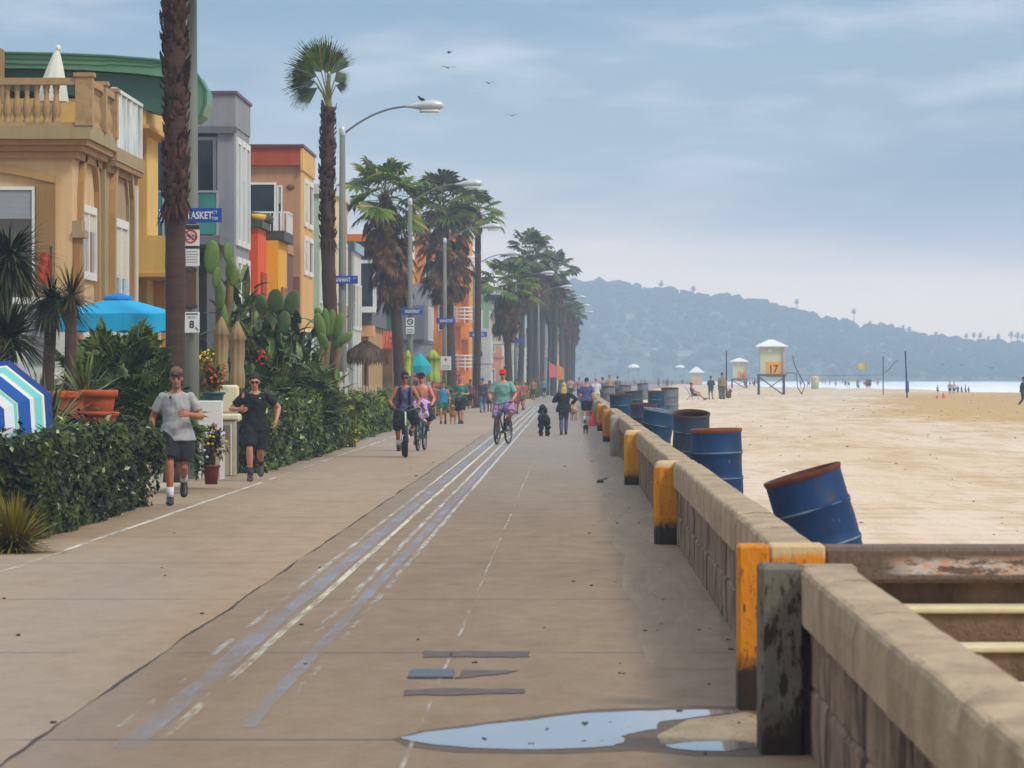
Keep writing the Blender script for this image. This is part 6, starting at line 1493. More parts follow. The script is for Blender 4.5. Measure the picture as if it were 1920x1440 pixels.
vpole('dark navy volleyball post next to the standing beachgoers', 1362, 658, 746); vp1, g1, z1 = vpole('thin dark volleyball post holding the long net rope', 1656, 668, 741, .045); vpole('slightly leaning volleyball post with a blue pad, set apart by the damp sand', 1701, 658, 748, .06, True, -.13)
mb = MB(); mb.tube([(g1.x + .1, g1.y, 1.9), (g1.x + .5, g1.y, 2.2), (g1.x + 1.05, g1.y, 2.9), (g1.x + 1.3, g1.y, 2.95)], .03, 6); mb.build('crank', navy, vp1)
a = V((g1.x, g1.y, HC + (VY - 703) * g1.y / F + .0)); b_ = V((xt + 2.0, Yt + 4, 1.75)); root = thing('volleyball_net', 'long slack volleyball net rope stretched between the lifeguard tower and the thin post', 'net', b_.lerp(a, .5)); mb = MB(); mb.tube([b_, b_.lerp(a, .5) + V((0, 0, -.06)), a], .018, 5); mb.tube([b_ + V((0, 0, -.35)), b_.lerp(a, .5) + V((0, 0, -.42)), a + V((0, 0, -.35))], .008, 5); mb.build('rope', dark_f, root)
g = G(1624, 729.5); root = thing('beach_flag', 'yellow and red beach flag on a thin pole near the surf', 'flag', g); z = HC + (VY - 680) * g.y / F; mb = MB(); mb.tube([(g.x, g.y, 0), (g.x, g.y, z)], .03, 6); mb.build('pole', alu_f, root); mb = MB(); vs = []; fs = []
for i in range(7): u = i / 6; vs += [(g.x - .03 - 1.15 * u, g.y + .12 * math.sin(u * 6), z - .02 - .12 * u), (g.x - .03 - 1.15 * u, g.y + .12 * math.sin(u * 6 + .4), z - .85 + .1 * u)]
for i in range(6): fs.append((2 * i, 2 * i + 1, 2 * i + 3, 2 * i + 2))
mb.add(vs, fs); mb.build('cloth', mat('flag_yellow', (214, 176, 30), .8, .3, 2), root)
g = G(1528, 731); root = thing('beach_bin', 'pale green barrel bin with a peach lid far out on the sand', 'bin', g); mb = MB(); mb.lathe([(.0, 0), (.42, 0), (.5, 1.2), (.5, 1.3)], g, 14); mb.build('bin_body', mat('pale_green_plastic', (190, 204, 178), .6), root, True); mb = MB(); mb.lathe([(.5, 1.31), (.52, 1.5), (0, 1.7)], g, 14); mb.build('lid', mat('peach_plastic', (224, 178, 150), .6), root, True)
# ------------------------------------------------------------ birds
bird_m = mat('bird_grey', (64, 66, 72), .8, .3, 8); bird_l = mat('bird_pale', (120, 124, 134), .8, .2, 8)
def bird(label, px, py, Y, span, m, flap=.25, yaw=0.6, name='bird', group='birds flying over the lamps'):
    c = P(px, py, Y); root = thing(name, label, 'bird', c, 0, group); mb = MB(); M = Matrix.Rotation(yaw, 3, 'Z'); S = span
    def q(x, y, z): return c + M @ V((x * S, y * S, z * S))
    mb.loft([(q(0, y, z), M @ V((r * S, 0, 0)), V((0, 0, r * S))) for y, z, r in ((-.30, .015, .006), (-.2, .012, .018), (-.13, .01, .03), (-.03, 0, .05), (.1, 0, .045), (.2, .0, .02), (.27, 0, .01))], 8)
    mb.build('body', m, root, True)
    for sg in (-1, 1):
        w_ = MB(); top = [q(sg * .03, -.06, .02), q(sg * .22, -.10, .02 + flap * .45), q(sg * .5, .02, .02 + flap * .25), q(sg * .24, .05, .01 + flap * .42), q(sg * .03, .08, .02)]; low = [p - V((0, 0, .012 * S)) for p in top]
        w_.add(top + low, [(0, 1, 3, 4), (1, 2, 3), (9, 8, 6, 5), (8, 7, 6), (0, 5, 6, 1), (1, 6, 7, 2), (2, 7, 8, 3), (3, 8, 9, 4), (4, 9, 5, 0)]); w_.build('wing', m, root)
    return root
bird('topmost dark bird flying above the lamps, wings raised', 842, 99, 160, .42, bird_m, .35, 1.1); bird('dark bird with wings spread wide, just under the topmost one', 840, 127, 160, .62, bird_m, .12, .3); bird('grey bird gliding lower over the beach side of the lamps', 917, 156, 170, .55, bird_l, .18, .5); bird('palest bird, lowest of the flying four', 960, 217, 180, .62, bird_l, .14, -.3)
for px, py, lb in ((1768, 683, 'dark bird low over the surf, first of three'), (1803, 684, 'dark bird low over the surf in the middle of three'), (1860, 690, 'dark bird skimming lowest over the surf')): bird(lb, px, py, 380, .75, bird_m, .05, .5, 'bird', 'birds low over the surf')
def perch(label, px, py, Y, s_):
    c = P(px, py, Y); root = thing('bird', label, 'bird', c, 0, 'birds sitting on lamps'); mb = MB(); mb.ell(c + V((0, 0, .06 * s_)), .13 * s_, .06 * s_, .06 * s_, 10, 7, Matrix.Rotation(.35, 3, 'Y')); mb.ell(c + V((-.11 * s_, 0, .15 * s_)), .045 * s_, .04 * s_, .042 * s_, 8, 6); mb.tube([c + V((-.14 * s_, 0, .15 * s_)), c + V((-.19 * s_, 0, .14 * s_))], [.012 * s_, .003], 5); mb.tube([c + V((.0, 0, .03)), c + V((0, 0, -.07 * s_))], .008, 4); mb.build('body', mat('crow_black', (26, 26, 28), .7), root, True); return root
perch('black bird sitting on the head of the first arm lamp', 791, 189, LY[1], .72); perch('black bird sitting on the head of the second arm lamp', 874, 340, LY[2], .75); perch('little dark bird sitting on the sixth arm lamp', 1070, 553, LY[7], 1.1)
# ================================================================= people, bicycles, dogs
def skin_mat(name, rgb): return mat(name, rgb, .55, .08, 6, .05)
sk_a = skin_mat('skin_tan', (176, 112, 82)); sk_b = skin_mat('skin_light_tan', (196, 134, 108)); sk_c = skin_mat('skin_warm', (186, 120, 92)); sk_d = skin_mat('skin_brown', (134, 88, 66))
def wear(name, rgb, var=.1): return mat(name, rgb, .9, var, 9, .25)
def ik(a, t, l1, l2, pole):
    a, t, pole = V(a), V(t), V(pole); d = t - a; L = min(d.length, (l1 + l2) * .998); u = d.normalized(); x = (l1 * l1 - l2 * l2 + L * L) / (2 * L); h = math.sqrt(max(0, l1 * l1 - x * x)); p = (pole - u * pole.dot(u))
    p = p.normalized() if p.length > 1e-4 else u.orthogonal().normalized()
    return a + u * x + p * h, a + u * L
def hand(mb, wrist, d, palm_n, side, curl=.5, s=1.0):
    """palm, four bent fingers of different lengths and a thumb from the side of the palm. side=+1/-1 picks the thumb's side"""
    d = V(d).normalized(); n = V(palm_n); n = (n - d * n.dot(d)).normalized(); w = d.cross(n) * side
    mb.loft([(wrist - d * .012 * s, w * .024 * s, n * .019 * s), (wrist + d * .02 * s, w * .034 * s, n * .017 * s), (wrist + d * .06 * s, w * .042 * s, n * .015 * s), (wrist + d * .092 * s, w * .040 * s, n * .012 * s)], 10)
    for i, (o, L) in enumerate(((.031, .072), (.0105, .081), (-.0105, .075), (-.031, .058))):
        p = wrist + d * (.088 - abs(o) * .12) * s + w * o * s; dd = d.copy(); pts = [p]
        for k, f in enumerate((.42, .32, .26)):
            ang = curl * (.5, .95, .8)[k] * (1 + .1 * i); dd = (dd * math.cos(ang) + n * math.sin(ang)).normalized(); nn = n; pts.append(pts[-1] + dd * L * f * s)
            n2 = (n - dd * n.dot(dd)); 
        mb.tube(pts, [.0095 * s, .009 * s, .008 * s, .006 * s], 7)
    p = wrist + d * .025 * s + w * .030 * s; q = p + (w * .8 + d * .7 + n * .35).normalized() * .038 * s; r = q + (d * .9 + w * .15 + n * (.3 + curl * .5)).normalized() * .03 * s
    mb.tube([p, q, r], [.0125 * s, .011 * s, .008 * s], 7)
def person(label, loc, rz=0, h=1.75, pose=None, look=None, vox=.014, group=None, build_=1.0):
    """local axes: the person faces -Y; x<0 is the arm on the picture's left when seen from the front"""
    q = dict(hip=(0, 0, .93), lean=.05, twist=0, ankL=(-.09, 0, .08), ankR=(.09, 0, .08), pitL=0, pitR=0, hanL=(-.25, -.03, .80), hanR=(.25, -.03, .80), poleL=(-.5, 1, 0), poleR=(.5, 1, 0), curl=.55, nod=0.08, kneeL=(0, -1, 0), kneeR=(0, -1, 0), turn=0)
    q.update(pose or {}); k = dict(skin=sk_a, shirt=None, legs=None, leglen=.5, sleeve=.45, shirtlen=0.0, hair=None, hairlen=0, shoe=None, sock=None, hat=None, beard=None, glasses=None, band=None, hatstyle='cap', shoeH=0, baggy=0.0, legbag=0.0)
    k.update(look or {}); S = h / 1.75
    root = thing('person', label, 'person', loc, rz, group); root.scale = (S, S, S)
    Hp = V(q['hip']); M = Matrix.Rotation(q['twist'], 3, 'Z') @ Matrix.Rotation(q['lean'], 3, 'X')
    def T(x, y, z): return Hp + M @ V((x, y, z))
    bx, by = V((1, 0, 0)), V((0, 1, 0)); mx, my = M @ bx, M @ by; B = build_
    HM = M @ Matrix.Rotation(-q['lean'] * .75 + q['nod'], 3, 'X') @ Matrix.Rotation(q['turn'], 3, 'Z'); neck = T(0, .005, .52); hc = neck + HM @ V((0, -.03, .145))
    def HP(x, y, z): return hc + HM @ V((x, y, z))
    body = MB(); tors = [(-.10, .135, .095), (-.04, .158, .112), (.03, .160, .112), (.11, .146, .102), (.19, .142, .098), (.28, .158, .108), (.36, .172, .112), (.43, .168, .100), (.475, .125, .078), (.505, .075, .060)]
    body.loft([(T(0, .0, z), mx * a * B, my * b * B) for z, a, b in tors], 16)
    body.tube([T(0, .01, .47), neck, neck + (hc - neck) * .55], [.062, .054, .052], 12)
    # head: skull, jaw, nose, ears
    body.ell(HP(0, .012, .025), .078, .096, .094, 16, 12, HM); body.ell(HP(0, -.028, -.045), .052, .060, .062, 12, 9, HM); body.ell(HP(0, -.05, -.088), .030, .030, .022, 10, 7, HM)
    body.tube([HP(0, -.082, .018), HP(0, -.098, -.012), HP(0, -.103, -.026), HP(0, -.085, -.034)], [.009, .012, .015, .010], 8)
    for sg in (-1, 1): body.ell(HP(sg * .076, .012, -.008), .012, .022, .032, 8, 6, HM); body.ell(HP(sg * .017, -.088, -.03), .010, .010, .008, 6, 5, HM)
    body.ell(HP(0, -.083, -.056), .024, .012, .008, 8, 5, HM); body.ell(HP(0, -.08, .034), .06, .016, .010, 8, 5, HM)
    l1, l2 = .425, .425; hands = MB(); shoes = {}; armpts = {}; legpts = {}
    for sd, sg in (('L', -1), ('R', 1)):
        hip = Hp + M @ V((sg * .088, 0, -.02)); kn, an = ik(hip, q['ank' + sd], l1, l2, q['knee' + sd]); legpts[sd] = (hip, kn, an)
        body.tube([hip + V((0, 0, .03)), hip.lerp(kn, .3), hip.lerp(kn, .65), kn, kn.lerp(an, .28), kn.lerp(an, .6), an], [.090 * B, .084 * B, .066 * B, .053, .056, .044, .036], 12, round_ends=True)
        sh = T(sg * .172 * B, .005, .435); el, wr = ik(sh, q['han' + sd], .295, .255, q['pole' + sd]); armpts[sd] = (sh, el, wr)
        body.tube([sh, sh.lerp(el, .35), sh.lerp(el, .75), el, el.lerp(wr, .3), wr], [.057 * B, .052 * B, .042, .038, .040, .026], 12, round_ends=True)
        hd = (wr - el).normalized(); pn = V((-sg, 0, 0)) if abs(hd.x) < .8 else V((0, 0, -1)); hand(hands, wr, hd, pn, -sg * 1.0 if True else 1, q['curl'])
        # foot
        pit = q['pit' + sd]; FM = Matrix.Rotation(pit, 3, 'X'); f = MB(); fp = lambda x, y, z, an=an, FM=FM: an + FM @ V((x, y, z))
        ring = [(.075, .028, .045, -.035), (.045, .038, .060, -.020), (.0, .041, .058, -.020), (-.06, .044, .042, -.038), (-.12, .049, .031, -.050), (-.165, .042, .024, -.056), (-.19, .024, .016, -.062)]
        f.loft([(fp(0, y, z), V((a, 0, 0)), FM @ V((0, 0, b))) for y, a, b, z in ring], 12); f.tube([an + V((0, 0, .03)), fp(0, 0, -.02)], [.042, .045], 10); shoes[sd] = f
        if not k['shoe']: body.add(f.v, f.f)
    o = voxel(body, vox); o.add(hands.v, hands.f); o.build('body', k['skin'], root, True, world=False)
    def cloth_(name, mb, m, v=None, sm=3):
        o = voxel(mb, v or vox, sm); out = []
        for p in o.v:                                  # folds that pull across the cloth
            a = noise.noise((p[0] * 9 + p[2] * 6, p[1] * 7, p[2] * 13 - p[0] * 8)); b = noise.noise((p[0] * 24, p[1] * 20, p[2] * 11 + 5)); k_ = 1 + .045 * a + .02 * b
            c_ = V(p) - Hp; out.append((Hp.x + c_.x * k_ if abs(c_.x) < .22 else p[0] + .006 * a, Hp.y + c_.y * (1 + .11 * a + .05 * b), p[2] + .006 * a))
        o.v = out; o.build(name, m, root, True, world=False)
    if k['shirt']:
        s = MB(); g_ = .012 + k['baggy']; lo = -.06 - k['shirtlen']
        s.loft([(T(0, 0, lo), mx * (.196 * B + g_ * 1.7 + k['legbag'] * .6), my * (.128 * B + g_ * 1.6 + k['legbag'] * .6)), (T(0, 0, 0), mx * (.180 * B + g_ * 1.5), my * (.122 * B + g_ * 1.4))] + [(T(0, 0, z), mx * (a * B + g_ * (1.2 if z < .3 else .35)), my * (b * B + g_ * (1.1 if z < .3 else .6))) for z, a, b in tors[3:8]] + [(T(0, 0, .47), mx * (.128 * B + g_ * .8), my * .085), (T(0, .008, .492), mx * .082, my * .068)], 20)
        if k['sleeve'] > 0:
            for sd in 'LR':
                sh, el, wr = armpts[sd]; u = k['sleeve']; e = sh.lerp(el, min(1, u * 2)) if u <= .5 else el.lerp(wr, (u - .5) * 2)
                pts = [sh, sh.lerp(el, min(u * 2, 1) * .5)] + ([el] if u > .5 else []) + [e]; r = [.057 * B + .004, .055 * B + g_ * .5, .054 + g_ * .55] if u <= .5 else [.057 * B + .004, .053 + g_ * .6, .046 + g_ * .6, .034 + g_ * .6]
                s.tube(pts, r, 12, round_ends=False); s.ell(sh, .059 * B, .058 * B, .056 * B, 10, 8)
        cloth_(k.get('shirtname', 'shirt'), s, k['shirt'])
    if k['legs']:
        s = MB(); g_ = .010 + k['legbag']; s.loft([(T(0, 0, z), mx * (a * B + g_ * 1.0), my * (b * B + g_ * 1.0)) for z, a, b in (tors[:3] if k['shirt'] else tors[:4])], 18)
        for sd in 'LR':
            hip, kn, an = legpts[sd]; u = k['leglen']; e = hip.lerp(kn, min(1, u * 2)) if u <= .5 else kn.lerp(an, (u - .5) * 2); f_ = g_ * 1.6 if u <= .6 else g_
            pts = [hip + V((0, 0, .02)), hip.lerp(kn, min(1, u * 2) * .5)] + ([kn, kn.lerp(e, .5)] if u > .5 else []) + [e]; r = [.094 * B + g_, .088 * B + f_, (.074 * B if u < .45 else .060) + f_] if u <= .5 else [.094 * B + g_, .082 * B + f_, .058 + f_, .056 + f_, .042 + f_]
            s.tube(pts, r, 14)
        cloth_('shorts' if k['leglen'] <= .6 else 'trousers', s, k['legs'])
    for sd in 'LR':
        hip, kn, an = legpts[sd]
        if k['shoe']:
            f = voxel(shoes[sd], vox * .75, 2); c = an; f.v = [tuple(c + (V(p) - c) * 1.10) for p in f.v]; f.build('shoe', k['shoe'], root, True, world=False)
        if k['sock']: s = MB(); s.tube([kn.lerp(an, .66), kn.lerp(an, .85), an], [.050, .045, .046], 12); s.build('sock', k['sock'], root, True, world=False)
    if k['hair']:
        s = MB(); s.ell(HP(0, .020, .050), .086, .101, .092, 16, 12, HM)
        s.v = [p for p in s.v]; hl = k['hairlen']
        # keep the face free: pull the front of the cap back and up
        out = []
        for p in s.v:
            l = HM.transposed() @ (V(p) - hc)
            if l.y < -.02 and l.z < .065: l.y = max(l.y, -.02 + (l.z + .03) * -.35 if l.z > -.03 else -.01)
            if l.z < -.02: l.z = -.02 + (l.z + .02) * .8
            out.append(tuple(hc + HM @ l))
        s.v = out
        if hl:
            s.loft([(HP(0, .05, .02), HM @ V((.086, 0, 0)), HM @ V((0, .06, 0))), (HP(0, .075, -.08), HM @ V((.092, 0, 0)), HM @ V((0, .05, 0))), (HP(0, .085, -.08 - hl * .6), HM @ V((.098, 0, 0)), HM @ V((0, .042, 0))), (HP(0, .075, -.08 - hl), HM @ V((.06, 0, 0)), HM @ V((0, .025, 0)))], 14)
        s = voxel(s, min(vox, .011), 1); s.v = [(x + ry(-.004, .004), y + ry(-.004, .004), z + ry(-.010, .014)) for x, y, z in s.v]; s.build('hair', k['hair'], root, True, world=False)
    if k['beard']: s = MB(); s.ell(HP(0, -.058, -.085), .048, .045, .048, 12, 9, HM); s.ell(HP(0, -.04, -.055), .058, .05, .035, 12, 9, HM); voxel(s, .009, 1).build('beard', k['beard'], root, True, world=False)
    if k['hat']:
        s = MB(); s.ell(HP(0, .012, .058), .088, .103, .075, 18, 12, HM)
        if k['hatstyle'] == 'cap': s.loft([(HP(0, -.05, .052), HM @ V((.07, 0, 0)), HM @ V((0, 0, .012))), (HP(0, -.12, .046), HM @ V((.066, 0, 0)), HM @ V((0, 0, .010))), (HP(0, -.165, .036), HM @ V((.045, 0, 0)), HM @ V((0, 0, .007)))], 14)
        elif k['hatstyle'] == 'brim': s.loft([(HP(0, .01, .045), HM @ V((.16, 0, 0)), HM @ V((0, .17, 0))), (HP(0, .01, .060), HM @ V((.15, 0, 0)), HM @ V((0, .16, 0)))], 18)
        s.build('hat', k['hat'], root, True, world=False)
    if k['band']: s = MB(); s.lathe([(.084, -.016), (.088, 0), (.085, .016)], HP(0, .008, .050), 20, HM); s.v = [tuple(hc + (V(p) - hc)) for p in s.v]; out = []
    if k['band']:
        for p in s.v:
            l = HM.transposed() @ (V(p) - hc); l.y = .008 + (l.y - .008) * 1.26; out.append(tuple(hc + HM @ l))
        s.v = out; s.build('headband', k['band'], root, True, world=False)
    if k['glasses']:
        s = MB()
        for sg in (-1, 1): s.ell(HP(sg * .034, -.089, .010), .027, .010, .019, 10, 7, HM); s.tube([HP(sg * .058, -.08, .014), HP(sg * .078, .01, .012)], .005, 5)
        s.tube([HP(-.012, -.096, .014), HP(.012, -.096, .014)], .005, 5); s.build('sunglasses', k['glasses'], root, True, world=False)
    else:
        for sg in (-1, 1):
            s = MB(); s.ell(HP(sg * .033, -.078, .008), .013, .010, .009, 8, 6, HM); s.build('eye', ink, root, True, world=False)
    if vox <= .015:
        for sg in (-1, 1):
            s = MB(); s.tube([HP(sg * .014, -.092, .030), HP(sg * .034, -.090, .036), HP(sg * .054, -.076, .030)], [.006, .008, .005], 6); s.build('eyebrow', darkhair, root, True, world=False)
        s = MB(); s.ell(HP(0, -.094, -.056), .022, .007, .007, 8, 5, HM); s.build('mouth', mat('lips', (132, 66, 60), .6), root, True, world=False)
    root['_h'] = 1; del root['_h']
    return root
def put(px, py): return G(px, py)
def height(py_feet, hpx): return hpx * (F * HC / (py_feet - VY)) / F
black = wear('black_cloth', (14, 14, 17)); grey_sh = wear('heather_grey', (166, 164, 162), .22); dk_short = wear('dark_shorts', (26, 26, 30)); navy_c = wear('navy_cloth', (36, 40, 64)); black_shoe = mat('black_shoe', (26, 26, 28), .5, .3, 20); white_sock = wear('white_sock', (222, 222, 222)); brownhair = mat('brown_hair', (112, 84, 60), .8, .3, 40); darkhair = mat('dark_hair', (34, 26, 22), .7, .3, 40); blond = mat('blond_hair', (206, 172, 108), .7, .3, 40); greyb = mat('grey_beard', (120, 104, 92), .9, .3, 40); sung = mat('sunglass_dark', (14, 14, 16), .15)
# 1 jogger in grey
g = put(331, 947)
p1 = person('jogger in heather grey tee, dark shorts and white socks running towards the viewer', g, rad(4), 1.80, dict(hip=(0, 0, .915), lean=.06, ankL=(-.075, -.16, .085), ankR=(.085, .34, .30), pitL=-.05, pitR=.95, hanL=(-.31, -.02, .86), hanR=(.15, -.27, 1.13), poleL=(-.7, 1, -.2), poleR=(.9, .9, -.3), curl=1.0, nod=.12),
    dict(skin=sk_a, shirt=grey_sh, legs=dk_short, leglen=.42, legbag=.018, sleeve=.36, shirtlen=.05, baggy=.014, hair=brownhair, shoe=black_shoe, sock=white_sock, beard=greyb, band=navy_c), .011, None, .98)
mb = MB(); mb.prism_y([(-.085, 1.32), (-.06, 1.32), (-.06, 1.36), (-.085, 1.36)], -.168, -.150); mb.build('shirt_mark', ink, p1, world=False)
g = put(478, 902)
p2 = person('jogger in black tee and black shorts with sunglasses running by the hedge', g, rad(3), 1.76, dict(hip=(0, 0, .90), lean=.16, ankL=(-.07, -.10, .085), ankR=(.085, .36, .27), pitL=.0, pitR=.9, hanL=(-.23, -.24, 1.12), hanR=(.33, -.06, .93), poleL=(-.9, .8, -.4), poleR=(1.0, .9, 0), curl=1.1, nod=.2),
    dict(skin=sk_b, shirt=black, legs=black, leglen=.46, legbag=.018, sleeve=.34, shirtlen=.04, baggy=.014, hair=darkhair, shoe=mat('brown_shoe', (66, 48, 42), .6, .3, 20), sock=wear('purple_sock', (70, 50, 70)), glasses=sung), .011, None, 1.0)
mb = MB(); mb.box(.07, .10, -.262, -.245, 1.29, 1.305); mb.build('shirt_mark', white_sock, p2, world=False)
# ------------------------------------------------------------ bicycles and their riders
tyre = mat('tyre_black', (26, 26, 28), .8, .2, 10); rimm = mat('rim_metal', (150, 152, 156), .3, .1, 3, 0, .7); wht_p = mat('bike_white', (214, 214, 212), .35, .05); teal_p = mat('bike_teal', (40, 122, 128), .35, .1); blk_p = mat('bike_black', (34, 34, 38), .4, .1); chain = mat('bike_metal', (90, 92, 96), .4, .1, 3, 0, .6); saddle_m = mat('saddle', (40, 34, 32), .6)
def bicycle(label, loc, rz, paint_, fat=.026, forkm=None, s=1.0, steer=0.0):
    root = thing('bicycle', label, 'bicycle', loc, rz); root.scale = (s, s, s); W = .34; yf, yr = -.58, .50
    HMx = Matrix.Rotation(steer, 3, 'Z')
    for nm, y, st in (('front_wheel', yf, steer), ('rear_wheel', yr, 0)):
        Mz = Matrix.Rotation(st, 3, 'Z'); hub = V((0, y, W))
        sp = MB(); sp.tube([hub + Mz @ V((-.05, 0, 0)), hub + Mz @ V((.05, 0, 0))], .02, 8)
        for i in range(14): a = 2 * math.pi * i / 14; sp.tube([hub + Mz @ V((.02 * (-1) ** i, 0, 0)), hub + Mz @ V((0, (W - .04) * math.cos(a), (W - .04) * math.sin(a)))], .0025, 3, False)
        w_ = sp.build(nm, chain, root, world=False)
        t_ = MB(); t_.torus((0, 0, 0), W - fat, fat, 'X', 40, 10); t_.v = [tuple(hub + Mz @ V(p)) for p in t_.v]; t_.build('tyre', tyre, w_, True, world=False)
        t_ = MB(); t_.torus((0, 0, 0), W - fat * 1.9, fat * .45, 'X', 40, 8); t_.v = [tuple(hub + Mz @ V(p)) for p in t_.v]; t_.build('rim', rimm, w_, True, world=False)
    hd = V((0, -.42, .80)); bb = V((0, .04, .30)); st_ = V((0, .17, .78)); f = MB(); f.tube([hd + V((0, 0, -.02)), bb], .02, 8); f.tube([hd + V((0, .02, .06)), st_], .018, 8); f.tube([st_ + V((0, .02, .08)), bb], .018, 8)
    for sx_ in (-.055, .055): f.tube([bb + V((sx_ * .5, 0, 0)), V((sx_, yr, W))], .011, 6); f.tube([st_ + V((sx_ * .3, 0, 0)), V((sx_, yr, W))], .010, 6)
    f.build('frame', paint_, root, True, world=False)
    f = MB(); crown = V((0, -.50, W + .09 + fat * .5))
    for sx_ in (-.05 - fat * .5, .05 + fat * .5): f.tube([crown + V((sx_, 0, 0)), V((sx_, -.55, W + .12)), V((sx_, yf, W))], [.016, .016, .012], 8)
    f.tube([crown + V((-.055 - fat * .5, 0, .01)), crown + V((.055 + fat * .5, 0, .01))], .018, 8); f.tube([crown, hd + V((0, -.02, .02)), V((0, -.39, .96))], .019, 8); f.build('fork', forkm or paint_, root, True, world=False)
    f = MB(); f.tube([(-.31, -.28, 1.03), (-.22, -.35, 1.03), (-.06, -.40, .98), (.06, -.40, .98), (.22, -.35, 1.03), (.31, -.28, 1.03)], .013, 8); f.build('handlebar', chain, root, True, world=False)
    f = MB(); f.tube([(-.31, -.28, 1.03), (-.24, -.34, 1.03)], .018, 8); f.build('grip', tyre, root, True, world=False); f = MB(); f.tube([(.31, -.28, 1.03), (.24, -.34, 1.03)], .018, 8); f.build('grip', tyre, root, True, world=False)
    f = MB(); f.loft([((0, -.0 + .20, .92), (.10, 0, 0), (0, 0, .03)), ((0, .10, .93), (.075, 0, 0), (0, 0, .03)), ((0, .28 - .30, .93), (.03, 0, 0), (0, 0, .022))], 10); f.tube([(0, .17, .78), (0, .16, .90)], .014, 8); f.build('saddle', saddle_m, root, True, world=False)
    f = MB(); f.tube([(-.06, .04, .30), (.06, .04, .30)], .03, 8); f.tube([(-.07, .04, .30), (-.07, .0, .14)], .012, 6); f.tube([(.07, .04, .30), (.07, .08, .46)], .012, 6); f.build('crank', chain, root, True, world=False)
    f = MB(); f.bbox(-.18, -.08, -.05, .04, .125, .15, .006); f.build('pedal', tyre, root, world=False); f = MB(); f.bbox(.08, .18, .04, .13, .45, .475, .006); f.build('pedal', tyre, root, world=False)
    return root
ride = dict(hip=(0, .10, 1.02), lean=.22, ankL=(-.13, .06, .235), ankR=(.13, .14, .56), pitL=-.05, pitR=.2, hanL=(-.27, -.23, 1.07), hanR=(.27, -.23, 1.07), poleL=(-.7, .5, -.8), poleR=(.7, .5, -.8), kneeL=(-.25, -1, .2), kneeR=(.3, -1, .2), curl=1.1)
def P2h(py, hpx): return height(py, hpx)
g = put(759, 857); hh = height(857, 166) / 1.87
bicycle('bicycle with fat black tyre and white fork under the man in the headband', g, rad(4), blk_p, .044, wht_p, hh)
c1 = person('cyclist in a slate violet tank top, black shorts, violet headband and backpack straps', g, rad(4), 1.75 * hh, ride, dict(skin=sk_a, shirt=wear('slate_violet', (92, 92, 124)), sleeve=.0, legs=black, leglen=.56, legbag=.02, baggy=.012, hair=darkhair, band=wear('violet_band', (110, 84, 150)), glasses=sung, shoe=mat('dark_red_shoe', (60, 26, 36), .5, .3, 20), sock=white_sock), .013)
for sg in (-1, 1):
    mb = MB(); M_ = Matrix.Rotation(.22, 3, 'X'); hp = V(ride['hip']); mb.loft([(hp + M_ @ V((sg * .10, y, z)), (.026, 0, 0), (0, .012, 0)) for y, z in ((-.135, .12), (-.145, .25), (-.14, .38), (-.07, .475), (.03, .48))], 8); mb.build('backpack_strap', black, c1, True, world=False)
g = put(790, 845); hh = height(845, 152) / 1.87
bicycle('teal bicycle with a pale bundle on its handlebar, behind the fat tyred one', g, rad(-6), teal_p, .024, teal_p, hh)
c2 = person('bare shouldered cyclist in a black cap on the teal bicycle', g, rad(-4), 1.75 * hh, dict(ride, lean=.12), dict(skin=skin_mat('skin_pink', (204, 132, 112)), legs=wear('black_white_shorts', (30, 30, 34), .3), leglen=.52, legbag=.02, hat=black, hatstyle='cap', shoe=black_shoe, glasses=sung), .014)
Yb = g.y; s_ = Yb / F; root = thing('handlebar_bag', 'violet and white bundle hung on the handlebar of the teal bicycle', 'bag', (g.x, g.y - .42 * hh, .86)); mb = MB()
for (x, z, r, m_) in ((-.07, .98, .13, 0), (.07, 1.0, .13, 1), (0, .84, .14, 0), (.10, .80, .10, 1), (-.09, .80, .09, 0)): mb.cur = m_; mb.ell((g.x + x, g.y - .47 * hh + ry(-.02, .02), z), r, .11, r * 1.1, 10, 8)
mb = voxel(mb, .02, 1); mb.v = [tuple(V(p) + noise.noise_vector(V(p) * 9) * .045) for p in mb.v]; c0_ = len(mb.f); mb.m = [1 if noise.noise(V(mb.v[f_[0]]) * 6) > .05 else 0 for f_ in mb.f]; mb.build('bag', [wear('pale_lilac', (196, 180, 200), .3), wear('violet', (92, 52, 140))], root, True)
g = put(793, 843); kid = person('small blond child in violet seated in front of the bare shouldered cyclist', V((put(790, 845).x + .02, Yb - .36 * hh, .56)), 0, .95, dict(hip=(0, .05, .62), ankL=(-.12, -.15, .28), ankR=(.12, -.15, .28), hanL=(-.2, -.25, .95), hanR=(.2, -.25, .95), lean=.05), dict(skin=sk_b, shirt=wear('pink_violet', (150, 70, 140)), sleeve=.3, legs=wear('child_purple', (70, 50, 110)), leglen=.9, hair=mat('sandy_hair', (170, 140, 92), .8, .3, 40), hairlen=.04, shoe=white_sock), .016)
g = put(943, 833); hh = height(833, 144) / 1.87
bicycle('dark bicycle ridden along the centre lines by the man in the red cap', g, rad(-14), blk_p, .026, chain, hh, .08)
person('cyclist in a red cap, teal green tee and lilac shorts on the centre lines', g, rad(-6), 1.78 * hh, dict(ride, lean=.16), dict(skin=sk_b, shirt=wear('teal_green_tee', (124, 168, 156)), sleeve=.4, baggy=.022, shirtlen=.05, legs=wear('lilac_shorts', (158, 128, 164), .2), leglen=.5, legbag=.02, hat=wear('red_cap', (214, 26, 44)), hatstyle='cap', shoe=black_shoe, glasses=sung), .014, None, 1.06)
